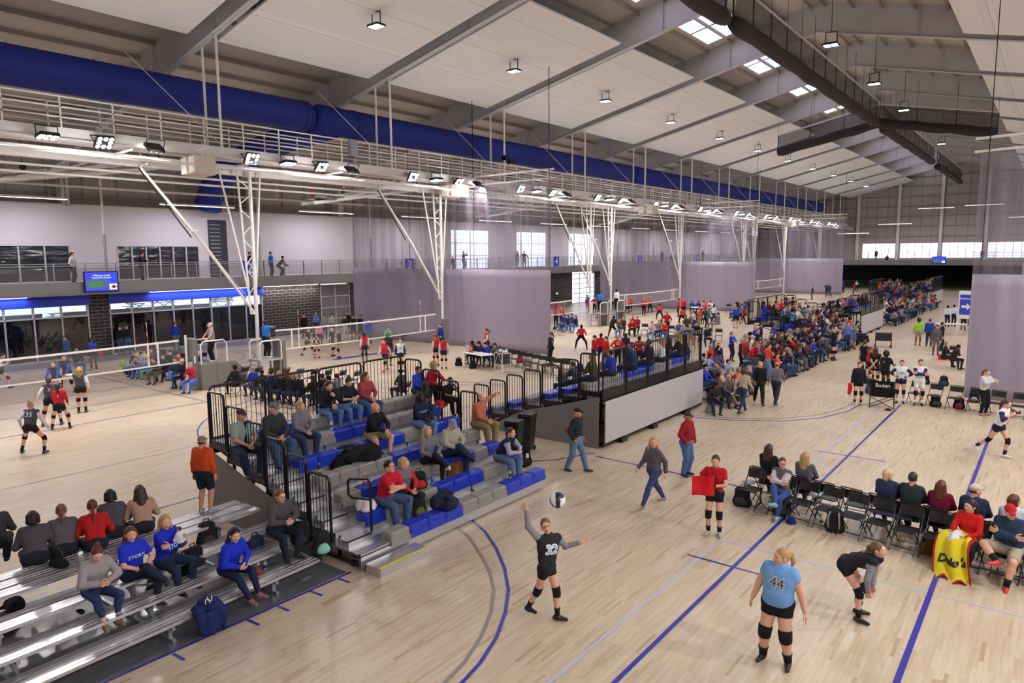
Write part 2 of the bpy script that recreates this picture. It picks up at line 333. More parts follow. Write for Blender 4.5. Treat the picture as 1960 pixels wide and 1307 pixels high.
# louvre openings in the siding and dark stair door in the white wall
for y in (26.6,58.): sbox('door_%d' % int(y), (XL-.88,y,9.0),(XL-.84,y+1.5,10.6), mat('louvre_grey','#5a5d66',.5))
sbox('door_1', (XL-.02,24.7,4.4),(XL+.03,26.0,8.1), mat('shaft_dark','#3b3d46',.7))
lad = MB()
for k in range(14): lad.box((XL+.03,24.8,4.5+k*.25),(XL+.09,25.5,4.56+k*.25))
struct('shaft_rungs', lad, M['galv'])
for y in (30.9,65.): pass
# end wall, right wall, near wall
ew = MB(); gp = [(XL,3.7),(XR,3.7),(XR,rz(XR)+1.75),(XC,RZ+1.9),(XL,rz(XL)+1.75)]
ewins = [(-26.3,-21.4),(-20.7,-15.4),(-14.8,-9.5),(-8.8,-3.5),(-2.8,2.5),(3.2,8.5)]
ew.box((XL,YE,3.7),(XR,YE+.3,4.6)); x = XL
for a, b in ewins+[(XR,XR)]: ew.box((x,YE,4.6),(a,YE+.3,7.0)); x = b
ew.prism([(XL,7.0),(XR,7.0),(XR,rz(XR)+1.75),(XC,RZ+1.9),(XL,rz(XL)+1.75)], 1, YE, YE+.3)
struct('wall_end', ew, mat('end_siding','#a79d97',.6,noise=.04,scale=.5))
sbox('wall_end_lower_left', (XL,121.4,0),(-27.6,121.7,3.7), M['wallw']); sbox('wall_end_lower_right', (4,121.4,0),(XR,121.7,3.7), M['wallw'])
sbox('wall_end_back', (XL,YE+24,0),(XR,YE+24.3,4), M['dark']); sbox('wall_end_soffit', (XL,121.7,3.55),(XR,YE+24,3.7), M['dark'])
for a, b in ewins:
    o = glazing(a,b,4.6,7.0,5,1,M['window'],x=YE+.1,axis=0); g = MB()
    for i in range(1,18): g.box((a+(b-a)*i/18-.015,YE+.03,4.6),(a+(b-a)*i/18+.015,YE+.05,7.))
    for i in range(1,6): g.box((a,YE+.03,4.6+.4*i-.012),(b,YE+.05,4.6+.4*i+.012))
    g.build('glazing_grid', mat('grid_pale','#b9bfd4',.5), o)
    if a > -21: MB().box((a+.1,YE+.02,5.35),(b-.1,YE+.03,5.6)).build('skyline', mat('skyline_grey','#7f8f8c',.8), o)
g = MB()
for z in (8.,9.6,11.2,12.8,14.4,16.,17.4):
    dx = max(0,(RZ+1.2-z)/SL); g.box((max(XL,XC-dx),YE-.15,z),(min(XR,XC+dx),YE,z+.12))
for i in range(40):
    x = XL+1.6*i+.4; g.box((x,YE-.05,7.2),(x+.06,YE,rz(x)+1.1))
struct('wall_end_girts', g, mat('girt_grey','#8c827c',.6))
for i in range(8):
    x = -33.1+6.*i; o = sbox('end_column', (x-.2,YE-.5,4.2),(x+.2,YE-.05,rz(x)+.9), M['steel'])
sbox('wall_right', (XR,YN,0),(XR+.3,YE,11.5), M['wallw']); sbox('wall_near', (XL,YN-.3,0),(XR,YN,18.5), M['wallw'])
# galleries
def gallery(name, x0, x1, y0, y1, zf=4.3): 
    o = sbox(name, (x0,y0,3.72),(x1,y1,zf), M['concrete']); return o
gallery('gallery_floor', XL, XL+2.4, YN, YE); gallery('gallery_floor_end', XL+2.4, XR, 121., YE)
sbox('trim_3', (XL+2.4,YN,3.8),(XL+2.48,YE,4.42), mat('fascia_grey','#8d898c',.45,metal=.3)); sbox('trim_4', (XL+2.48,120.92,3.62),(XR,121.,4.4), mat('fascia_grey','#8d898c'))
r = MB(); x = XL+2.42
for z in (5.4,5.28): r.bar((x,YN,z),(x,120.9,z),.045)
for i in range(int((121-YN)/1.55)): y = YN+1.55*i; r.box((x-.03,y-.02,4.0),(x+.05,y+.03,5.42))
rr = r.build('gallery_railing', M['galv']); tag(rr, 'grey steel posts and double top rail along the side gallery', 'railing')
gi = MB().box((x-.005,YN,4.5),(x+.0,120.9,5.2)).build('wire_infill', sheer('wire_mesh','#8f9096',.22), rr)
r = MB()
for z in (5.4,5.0,4.7): r.bar((XL+2.5,120.97,z),(XR,120.97,z),.045)
for i in range(38): r.box((XL+2.6+1.62*i,120.94,4.2),(XL+2.65+1.62*i,121.0,5.42))
tag(r.build('gallery_railing', M['galv']), 'grey steel railing of the far end gallery below the long windows', 'railing')
# ---- frames, purlins, roof
for i, y in enumerate(RAF):
    m = MB(); D = lambda x: 1.15+.5*max(0,1-abs(x-XC)/12.)*.3
    for s in (1,-1):
        xe = XL-.6 if s < 0 else XR+.2
        a, b = (xe, XC) if s < 0 else (XC, xe); k = XL+1.0 if s < 0 else XR-1.0
        # web
        xs = sorted({xe, xe-s*1.6, XC}); 
        za = rz(xe)-.9; zk = rz(xe-s*1.6)-.0
        web = [(xe,za),(xe-s*1.8,rz(xe-s*1.8)),(XC,RZ),(XC,RZ+1.72),(xe,rz(xe)+1.68)]
        if s > 0: web = web[::-1]
        m.prism(web, 1, y-.02, y+.02)
        # bottom flange
        for (p,q) in (((xe,za),(xe-s*1.8,rz(xe-s*1.8))),((xe-s*1.8,rz(xe-s*1.8)),(XC,RZ))):
            m.add([(p[0],y-.16,p[1]),(p[0],y+.16,p[1]),(q[0],y+.16,q[1]),(q[0],y-.16,q[1]),(p[0],y-.16,p[1]+.04),(p[0],y+.16,p[1]+.04),(q[0],y+.16,q[1]+.04),(q[0],y-.16,q[1]+.04)],
                  [(0,1,2,3),(7,6,5,4),(0,4,5,1),(2,6,7,3),(1,5,6,2),(0,3,7,4)])
        for k in range(1,6): xx = XC+s*5.2*k; m.box((xx-.015,y-.14,rz(xx)),(xx+.015,y+.14,rz(xx)+1.6))
        # column
        m.box((xe if s<0 else xe-.5, y-.16, 4.3 if s<0 else 0),((xe+.05) if s<0 else xe-.45, y+.16, za)); m.box((xe+.75 if s<0 else xe-.8, y-.2, 8.6 if s<0 else 0),(xe+.8 if s<0 else xe-.75, y+.2, za+.35)); m.box((min(xe,xe-s*.8), y-.02, 8.6),(max(xe,xe-s*.8), y+.02, za+.5))
    struct('rafter', m, M['beam'])
pm = MB()
for s in (1,-1):
    n = 21
    for k in range(n):
        x = XC+s*(.35+1.55*k)
        if x < XL-.8 or x > XR: continue
        z = rz(x)+1.44; pm.box((x-.09,YN,z),(x-.075,YE,z+.22)); pm.box((x-.09,YN,z),(x+.0,YE,z+.015))
struct('purlins', pm, M['purlin'])
# roof with skylights: one opening per bay on the camera-side of the ridge
rf = MB(); sky = MB(); SK = (XC-6.3, XC-3.6)
def slab(mb, x0, x1, y0, y1, t=.06, dz=1.7):
    z0, z1 = rz(x0)+dz, rz(x1)+dz
    mb.add([(x0,y0,z0),(x1,y0,z1),(x1,y1,z1),(x0,y1,z0),(x0,y0,z0+t),(x1,y0,z1+t),(x1,y1,z1+t),(x0,y1,z0+t)], [(3,2,1,0),(4,5,6,7),(0,1,5,4),(1,2,6,5),(2,3,7,6),(3,0,4,7)])
slab(rf, XL-1, SK[0], YN, YE); slab(rf, SK[1], XC, YN, YE); slab(rf, XC, XR, YN, YE)
for i, y in enumerate([YN]+RAF):
    y1 = (RAF+[YE])[i]; a, b = y+3.4, y1-1.0
    if y1-y < 5: slab(rf, SK[0], SK[1], y, y1); continue
    slab(rf, SK[0], SK[1], y, a); slab(rf, SK[0], SK[1], b, y1)
    k = MB(); slab(k, SK[0], SK[1], a, b, .03, 1.74); o = k.build('window_%d' % (60+i), M['window']); o['kind'] = 'structure'
    g = MB()
    for j in range(1,16): yy = a+(b-a)*j/16; w = .02 if j % 8 else .09; slab(g, SK[0], SK[1], yy-w, yy+w, .01, 1.72)
    g.build('glazing_bars', mat('grid_grey','#8d93a8'), o)
struct('ceiling', rf, M['deck'])
ORDN = lambda i: ORD[i] if i < 20 else 'last'
for s, nm in ((-1,'west'),(1,'east')):
    for i in range(len(RAF)):
        y0 = RAF[i]+.55; y1 = (RAF+[YE+.5])[i+1]-.75
        x0, x1 = (-28.55,-19.3) if s < 0 else (-4.7,4.55)
        p = MB(); slab(p, x0, x1, y0, y1, .09, .12)
        for q in (.25,.75):
            for w in (.15,.5,.85):
                xx, yy = x0+(x1-x0)*q, y0+(y1-y0)*w; p.tube([(xx,yy,rz(xx)+.2),(xx,yy,rz(xx)+1.05)], .008, 4)
        tag(p.build('ceiling_panel', M['panel']), 'flat white acoustic panel on the %s roof slope, %s bay from the camera' % ('catwalk-side' if s < 0 else 'plain-wall', ORD[i]), 'ceiling panel', 'acoustic panels under the roof')
# ================================================================== catwalk, lights and rigging
CW = (-29.0,-27.9)
cw = thing('catwalk', 'white steel catwalk hung under the roof along the whole hall', 'catwalk', (0,0,0))
MB().box((CW[0],YN,10.1),(CW[1],126,10.16)).build('walkway_deck', M['steel'], cw)
b = MB()
for x in CW: b.box((x-.03,YN,9.85),(x+.03,126,10.25)); b.box((x-.12,YN,9.84),(x+.12,126,9.87))
b.build('edge_beam', M['steel'], cw)
for x in CW:
    r = MB()
    for z in (11.3,10.95,10.6): r.bar((x,YN,z),(x,126,z),.05)
    for i in range(int(133/1.75)): y = YN+1.75*i; r.bar((x,y,9.9),(x,y,11.3),.05)
    r.build('handrail', M['white'], cw)
for y in RAF:
    if y > 125: continue
    for x in CW: MB().tube([(x,y+.1,9.9),(x,y+.1,rz(x))], .06, 6).build('hanger', M['white'], cw)
    MB().bar((CW[1],y+.1,10.3),(CW[0]-1.6,y-2.4,rz(-30.6)), .03).build('stay_rod', M['white'], cw)
b = MB(); b.box((-29.9,YN,9.35),(-29.6,126,9.6)); b.box((-28.6,YN,9.5),(-28.4,126,9.62))
for i in range(14):
    for q in (2.,6.5): y = RAF[i]+q; 
    b.bar((-31.5,RAF[i]+1,9.55),(-26.8,RAF[i]+1,9.6),.07); b.bar((-31.5,RAF[i]+5.5,9.5),(-26.8,RAF[i]+5.5,9.6),.07); b.bar((-28.6,RAF[i]+1,9.6),(-28.,RAF[i]+3,10.1),.05)
b.build('cross_beams', M['steel'], cw)
b = MB()
for x, z in ((-30.6,9.2),(-27.,9.3),(-31.4,9.0)): b.tube([(x,YN,z),(x,126,z)], .05, 6)
b.build('conduit', M['white'], cw)
pp = MB(); pp.tube([(-38,YN,9.15),(-38,126,9.15)], .06, 6)
for y in RAF: pp.bar((-38,y,9.15),(-38,y,rz(-38)),.03)
tag(pp.build('sprinkler_pipe', M['steel']), 'long thin white pipe running along the hall behind the catwalk', 'pipe')
for i, y in enumerate(RAF):
    if -2 < y < 120:
        p = MB(); p.tube([(XL+2.5,y+.9,4.4),(XL+2.5,y+.9,7.)], .07, 8, 0); p.tube([(XL+2.5,y+.9,7.),(XL+2.5,y+.9,rz(XL+2.5))], .07, 8, 1)
        p.build('trim_%d' % (40+i), [M['galv'], M['steel']])['kind'] = 'structure'
# fabric duct with a branch elbow to the wall
dm = MB(); DX, DZ, DR = -30.9, 12.75, .74
def ductlen(y0, y1): dm.tube([(DX,y0,DZ),(DX,y0+.25,DZ),(DX,y1-.25,DZ),(DX,y1,DZ)], [DR*.75,DR,DR,DR*.75], 22)
ductlen(-6.9,23.2); ductlen(23.4,57.5); ductlen(57.8,84); ductlen(84.1,121)
for y in range(-6,120,1): dm.bar((DX,y,DZ+DR),(DX,y,DZ+DR+.08),.02)
dt = tag(dm.build('air_duct', M['duct'], smooth=True), 'long royal blue fabric air duct behind the catwalk', 'duct')
e = MB(); e.tube([(DX,24.6,12.6),(-34,24.6,12.4),(-38.5,24.5,11.7),(-41.3,24.4,10.7),(-42.6,24.4,9.9),(-43.2,24.4,9.0),(-43.3,24.4,8.75)], [.75,.75,.76,.78,.8,.82,.8], 22)
e.build('branch_elbow', M['duct'], dt, smooth=True)
e = MB()
for y in (22.6,22.9,25.9,26.1): e.tube([(DX+DR*1.01*cos(a/8*pi),y,DZ+DR*1.01*sin(a/8*pi)) for a in range(17)], .02, 5)
e.build('strap', mat('strap_dark','#131c4c'), dt)
# flood lights on the catwalk
def flood(name='flood_light'):
    t = link(name, None)
    b = MB(); b.bbox((-.2,-.24,-.05),(.2,.24,.05),.02); b.bar((-.0,-.26,.0),(-.0,-.26,.25),.02); b.bar((0,.26,0),(0,.26,.25),.02); b.bar((0,-.26,.25),(0,.26,.25),.02); b.build('housing', M['black'], t)
    l = MB()
    for i in range(3):
        for j in range(3):
            if (i,j) != (1,1): l.ball(((i-1)*.13,(j-1)*.155,-.055), .062, 8, sc=(1,1,.3))
    l.build('led_cluster', M['flood'], t); return t
fp = flood(); ft = tree_of(fp); first = True; nfl = 0
POW = 160
TILT = [(.95,0),(.15,0),(.75,.1),(-.6,0)]
for bay in range(13):
    for k, q in enumerate((1.2,3.0,4.8,6.6)):
        y = RAF[bay]+q; 
        o = fp if first else dup(fp, (0,0,0), 0, None, ft)
        first = False; o.location = (-27.5, y, 9.86); o.scale = (1.3,1.3,1.3); 
        t, tw = TILT[k]; o.rotation_euler = (tw, -t, 0)
        dsc = ('tilted to show its full lit ring','level with a thin lit edge','half tilted','turned away, dark back showing')[k]
        tag(o, 'black flood light %s, catwalk %s bay' % (dsc, ORD[bay]), 'flood light', 'flood lights along the catwalk')
        if bay < 12:
            l = arealight('flood_lamp', (-27.25, y, 9.62), .4, .4, POW*(1.0 if bay < 8 else .8), (1,.97,.94), (0,-t*.75,0), spread=2.3)
for bay in range(13):  # added point lights without fixtures, brighten the ceiling as flood spill would
    for x in (-27.,5.):
        l = bpy.data.lights.new('ceiling_fill','POINT'); l.energy = 150; l.color = (.96,.96,1); l.shadow_soft_size = .3; o = bpy.data.objects.new('ceiling_fill', l); C.objects.link(o); o.location = (x+.4,RAF[bay]+4.,8.9)
# east half of the hall: the same floods over the neighbouring court
for bay in range(12):
    for q in (1.5,5.5): arealight('flood_lamp', (5.,RAF[bay]+q,10.), .4, .4, POW*(1.7 if bay < 5 else 1.2), (1,.97,.94), (0,.35 if q < 3 else .6,0), spread=2.8)
# panel lights
def panel_light():
    t = link('ceiling_light', None); b = MB(); 
    for s in (-1,1): b.bar((s*.2,0,.42),(s*.2,0,.02),.025)
    b.bar((-.2,0,.42),(.2,0,.42),.025); b.bbox((-.27,-.21,-.05),(.27,.21,.03),.03); b.build('housing', M['black'], t)
    l = MB(); l.box((-.22,-.16,-.06),(-.03,.16,-.05)); l.box((.03,-.16,-.06),(.22,.16,-.05)); l.build('led_panel', M['led'], t); return t
pl = panel_light(); pt = tree_of(pl); first = True
for s, x, nm in ((-1,-23.4,'catwalk-side'),(1,-.6,'plain-wall')):
    for bay in range(13):
        y = RAF[bay]+4.75; o = pl if first else dup(pl,(0,0,0),0,None,pt); first = False
        o.location = (x,y,rz(x)+.12-.52); o.scale = (1.25,1.25,1.25); tag(o, 'black square light with two lit panes, %s slope, %s bay from the camera' % (nm, ORD[bay]), 'ceiling light', 'lights under the acoustic panels')
        arealight('ceiling_lamp', (x,y,rz(x)-.4), .5,.5, 300, (1,.96,.95), spread=2.7)
for i, y in enumerate((25.9,35.4,44.9,54.4,73.4)):
    o = dup(pl,(-8.9,y,15.1),0,None,pt); tag(o, 'black light hung on a long cord below the ridge, %s from the camera' % ORD[i], 'ceiling light', 'pendant lights near the ridge')
    MB().tube([(0,0,.4),(0,0,rz(-8.9)-15.1)], .012, 5).build('cord', M['black'], o); arealight('ceiling_lamp', (-8.9,y,15.), .5,.5, 300, (1,.96,.95), spread=2.7)
# long linear lights along the gallery wall, and beyond at the end wall
def linear():
    t = link('linear_light', None); MB().box((-.06,-2.35,0),(.06,2.35,.09)).build('housing', M['steel'], t); MB().box((-.04,-2.33,-.03),(.04,2.33,0)).build('diffuser', M['tubeled'], t)
    return t
lp = linear(); lt = tree_of(lp); first = True
for i in range(13):
    y = 13.2+9.5*(i-1)
    if y > 118: break
    o = lp if first else dup(lp,(0,0,0),0,None,lt); first = False; o.location = (-41.3,y,8.75)
    tag(o, 'long thin white linear light above the side gallery, %s along the wall' % ORD[i], 'linear light', 'linear lights over the gallery')
    MB().bar((0,-1.5,.09),(0,-1.5,rz(-41.3)-8.75),.012).bar((0,1.5,.09),(0,1.5,rz(-41.3)-8.75),.012).build('suspension_wire', M['steel'], o)
    arealight('linear_lamp', (-41.3,y,8.7), .1, 4.6, 170, (1,.96,1))
for i, (x, z) in enumerate(((-26.5,8.6),(-20.6,9.9),(-15.2,12.1),(-9.2,12.3),(-3.8,10.4),(2,8.6))):
    o = dup(lp,(x,124,z),pi/2,None,lt); MB().bar((0,-1.5,.09),(0,-1.5,rz(x)+1.7-z),.012).bar((0,1.5,.09),(0,1.5,rz(x)+1.7-z),.012).build('suspension_wire', M['steel'], o); tag(o, 'linear light in front of the far end wall, %s from the catwalk side' % ORD[i], 'linear light', 'linear lights by the end wall')
    arealight('linear_lamp', (x,124,z-.1), 4.6,.1, 120, (1,.96,1))
# speakers
for i, y in enumerate((15.3,30.6,54.6,95)):
    t = thing('loudspeaker', 'pair of tan box loudspeakers hung below the catwalk, %s from the camera' % ORD[i], 'loudspeaker', (-27.6,y,9.35), radians(-8), 'loudspeakers under the catwalk')
    for s in (-.42,.42):
        b = MB(); b.prism([(s-.36,-.3),(s+.36,-.3),(s+.28,.35),(s-.28,.35)], 2, -.33,.33) if False else b.add([(s-.3,-.45,-.33),(s+.3,-.45,-.33),(s+.34,.35,-.4),(s-.34,.35,-.4),(s-.3,-.45,.33),(s+.3,-.45,.33),(s+.34,.35,.3),(s-.34,.35,.3)],[(3,2,1,0),(4,5,6,7),(0,1,5,4),(1,2,6,5),(2,3,7,6),(3,0,4,7)])
        c = b.build('cabinet', M['cardboard'], t); MB().box((s-.26,-.47,-.29),(s+.26,-.45,.29)).build('grille', M['white'], c)
    MB().bar((-.4,0,.3),(-.4,0,.85),.03).bar((.4,0,.3),(.4,0,.85),.03).bar((-.8,0,.6),(.8,0,.6),.05).build('bracket', M['white'], t)
# camera-like boxes on the catwalk
t = thing('junction_box', 'grey equipment box on the catwalk rail in front of the blue duct', 'box', (-27.8,23.3,10.95)); MB().bbox((-.05,-.22,-.4),(.2,.22,.4),.03).build('case', M['galv'], t)
t = thing('spotlight', 'black twin spotlight on the catwalk rail before the blue duct', 'spotlight', (-27.9,35.9,11.45)); MB().box((-.15,-.5,.1),(.15,-.05,.4)).box((-.12,.05,-.05),(.12,.5,.2)).bar((0,0,-.2),(0,0,.15),.05).build('case', M['black'], t)
# net masts
def mast(y, i, ref=''):
    t = thing('net_mast', 'white lattice mast folded down from the catwalk to the floor, %s from the camera' % ORD[i], 'net mast', (-29.4,y,0), 0, 'net masts')
    MB().tube([(0,0,.05),(0,0,9.6)], .085, 10).tube([(0,0,0),(0,0,.5)], .12, 10).build('post', M['tube'], t)
    c = MB(); c.tube([(0,-.62,9.6),(0,-.28,3.1)], .05, 8); c.tube([(0,-.28,3.1),(0,0,3.1)], .05, 8)
    for k in range(9):
        z0 = 3.3+.68*k; o0 = -.28-.34*(z0-3.1)/6.5; z1 = z0+.45
        c.bar((0,o0,z0) if k%2 else (0,0,z0),(0,0,z1) if k%2 else (0,-.28-.34*(z1-3.1)/6.5,z1),.035)
    c.build('lattice_chord', M['tube'], t)
    MB().tube([(0,-1.5,9.6),(0,-.3,3.9)], .045, 8).tube([(0,.55,9.6),(0,.06,4.3)], .045, 8).tube([(0,-1.6,9.6),(0,.7,9.6)], .05, 8).build('brace', M['tube'], t)
    s = MB(); s.tube([(0,-4.8,9.25),(0,-2.4,6.3),(0,-.12,3.15)], [.05,.075,.05], 10); s.bar((0,-2.9,6.8),(.35,-2.8,6.85),.05); s.tube([(0,-2.5,6.4),(0,-.2,3.6)], .012, 5)
    s.build('telescopic_strut', M['tube'], t); MB().tube([(0,-4.9,9.25),(0,-2.9,6.55)], .03, 6).build('strap', M['black'], t)
    MB().bar((0,-4.8,9.2),(0,-4.8,9.85),.06).bar((-.5,-4.8,9.4),(.5,-4.8,9.4),.06).build('hinge', M['tube'], t)
masts = [18.65,31.2,48.3,51.6,65.2,83.,86.5,98.5,116.]
for i, y in enumerate(masts): mast(y, i)
# volleyball nets
def vnet(y0, y1, i, z1=2.24, antenna=True):
    t = thing('volleyball_net', 'white-taped volleyball net strung along the court, %s net from the camera' % ORD[i], 'volleyball net', (-29.4,0,0), 0, 'volleyball nets')
    n = 22; sag = lambda q: -.05*(1-(2*q-1)**2)
    def band(z0, z1, a=0., b=1.):
        m = MB(); vs = []; K = 14
        for k in range(K+1):
            q = a+(b-a)*k/K; y = y0+(y1-y0)*q; s = sag(q)
            for dx in (-.012,.012): vs += [(dx,y,z0+s),(dx,y,z1+s)]
        fs = []
        for k in range(K):
            o = 4*k; fs += [(o,o+1,o+5,o+4),(o+6,o+7,o+3,o+2),(o+1,o+3,o+7,o+5),(o+2,o,o+4,o+6)]
        fs += [(0,2,3,1),(4*K,4*K+1,4*K+3,4*K+2)]; return m.add(vs, fs)
    band(z1-.08,z1).build('top_tape', M['white'], t); band(z1-1.0,z1-.94).build('bottom_tape', M['white'], t)
    band(z1-.94,z1-.08).build('mesh', M['net'], t)
    for y in (y0+.9,y0+1.3,y1-1.3,y1-.9): q = (y-y0)/(y1-y0); MB().box((-.014,y-.035,z1-1+sag(q)),(.014,y+.035,z1+sag(q))).build('side_band', M['white'], t)
    MB().tube([(0,y0-.35,z1-.04),(0,y0,z1-.04)], .012, 5).tube([(0,y1,z1-.04),(0,y1+.35,z1-.04)], .012, 5).tube([(0,y0-.35,z1-.97),(0,y0,z1-.97)], .012,5).tube([(0,y1,z1-.97),(0,y1+.35,z1-.97)], .012,5).build('cable', M['black'], t)
    if antenna:
        for y in (y0+1.3,y1-1.3):
            a = MB()
            for k in range(9): a.tube([(.02,y,z1-.95+.2*k),(.02,y,z1-.75+.2*k)], .012, 5, k%2)
            a.build('antenna', [M['white'], M['red']], t)
for i, (a,b) in enumerate(((3.5,14.9),(19.6,30.6),(36.9,47.8),(53.1,64.7),(70,82.5),(87,98))): vnet(a,b,i)
def netpost(y, i, nm):
    t = thing('net_post', 'white steel net post with tensioner, %s' % nm, 'net post', (-29.4,y,0)); MB().tube([(0,0,0),(0,0,2.4)], .05, 10).build('post', M['tube'], t)
    MB().box((-.16,-.13,.05),(.16,.13,1.9)).build('padding', M['pad'], t) if i else None
netpost(15.2,0,'at the referee box on the first court'); netpost(3.2,0,'at the far side of the first court'); netpost(19.25,0,'beside the open referee stand'); netpost(36.6,1,'wrapped in grey padding behind the sheer curtain'); 
t = thing('post_pad', 'dark grey pad strapped round the mast at the net end', 'pad', (-29.4,31.2,0)); MB().bbox((.1,-.24,.6),(.3,.24,1.9),.03).build('cushion', M['pad'], t)
# referee stands
def refbox():
    t = thing('referee_stand', 'grey padded box stand under the grey-shirted referee', 'referee stand', (-29.4,15.55,0))
    MB().prism([(0,0),(2.15,0),(2.15,.6),(1.6,1.12),(0,1.12)], 0, -.5,.5).build('padded_base', M['pad'], t)
    MB().box((-.51,.72,.02),(.51,.73,1.13)).box((-.51,1.42,.02),(.51,1.43,1.1)).build('seam', mat('seam_dark','#4f4b4b'), t)
    MB().bbox((-.3,-.2,0),(.3,0.02,2.25),.03).build('front_pad', M['pad'], t)
    for x in (-.46,.46): MB().tube([(x,.05,1.12),(x,.05,1.95),(x,.18,2.1),(x,1.1,2.1),(x,1.25,1.95),(x,1.25,1.12)], .035, 8).build('handrail', M['tube'], t)
    MB().box((.3,-.19,1.2),(.32,-.12,1.5)).build('label_plate', M['white'], t)
refbox()
def refframe(x, y, label, rz_=0.):
    t = thing('referee_stand', label, 'referee stand', (x,y,0), rz_)
    MB().box((-.45,-.5,.95),(.45,.7,1.03)).build('platform', M['alu'], t)
    MB().bbox((-.4,.72,0),(.4,.95,1.85),.03).build('front_pad', M['pad'], t)
    for sx in (-.42,.42):
        MB().tube([(sx,-.45,1.0),(sx,-.45,1.75),(sx,-.35,1.88),(sx,.55,1.88),(sx,.66,1.75),(sx,.66,1.0)], .035, 8).build('handrail', M['tube'], t)
        for sy in (-.45,.6): MB().bar((sx,sy,0),(sx,sy,.97),.05).build('leg', M['galv'], t)
    MB().bar((-.42,-.45,.5),(.42,-.45,.5),.04).bar((-.42,-.45,.75),(.42,-.45,.75),.04).build('ladder_rung', M['galv'], t)
refframe(-28.9,18.6,'open steel referee stand beside the lattice mast, under the blue-shirted referee')
refframe(-28.7,51.2,'open steel referee stand under the referee in white far down the hall'); refframe(-28.6,48.3,'grey padded referee stand behind the sheer curtain, under the blue-shirted referee there')
# folded basketball goals
def goal(y, label, x=-33.,z=9.):
    t = thing('basketball_goal', label, 'basketball goal', (x,y,z))
    MB().box((-.9,-.55,0),(.9,.55,.03)).build('backboard', glass('board_glass','#b9c4cc',.55), t); 
    f = MB()
    for p,q in (((-.9,-.55),(.9,-.55)),((.9,-.55),(.9,.55)),((.9,.55),(-.9,.55)),((-.9,.55),(-.9,-.55))): f.bar((p[0],p[1],.015),(q[0],q[1],.015),.06)
    f.build('board_frame', M['pad'], t)
    MB().tube([(.0+.23*cos(a*pi/8),-.3+.0,.42+.23*sin(a*pi/8)) for a in range(17)], .022, 6, cap=False).bar((0,-.3,.02),(0,-.3,.2),.09).build('rim', M['red'], t)
    a = MB()
    for s in (-.5,.5): a.tube([(s,-.7,-.25),(s,4.5,.55),(s,7.,.95)], [.1,.1,.07], 10)
    a.tube([(0,-.2,.1),(0,5.5,.95)], .06, 8); a.build('arm', M['tube'], t)
    bq = MB()
    for s in (-.6,.6): bq.bar((s,1.2,.1),(s,5.,.95),.06); bq.bar((s,5.5,.85),(s,5.5,1.5),.07); bq.bar((s,2.4,.3),(s,5.5,1.5),.04)
    bq.bar((-.9,5.5,1.2),(.9,5.5,1.2),.07); bq.bar((-1.2,2.,.35),(1.2,2.,.35),.06); bq.bar((3.2,2.5,.9),(-.9,2.5,.35),.05); bq.build('brace', M['tube'], t)
    bq = MB().ball((.1,1.6,.55),.14,10,sc=(.5,1,1)).box((-.25,.0,-.05),(.25,.9,.06)); bq.build('winch', M['black'], t)
    MB().bar((0,1.6,.6),(0,1.6,1.9),.02).bar((-.5,7,.95),(-.5,7,1.6),.06).bar((.5,7,.95),(.5,7,1.6),.06).build('hoist_rod', M['black'], t)
goal(24.3,'folded-up basketball goal with orange rim in front of the blue duct elbow',-31.9,8.75); goal(9.6,'folded-up basketball goal with orange rim at the picture edge by the first flood light',-34.0,8.9)
goal(57.5,'folded-up basketball goal above the net of the far red team',-33.2,8.6); goal(92,'folded-up basketball goal over the farthest curtained court',-33,8.8); goal(40.5,'folded-up basketball goal seen through the sheer curtain',-33.5,8.7)
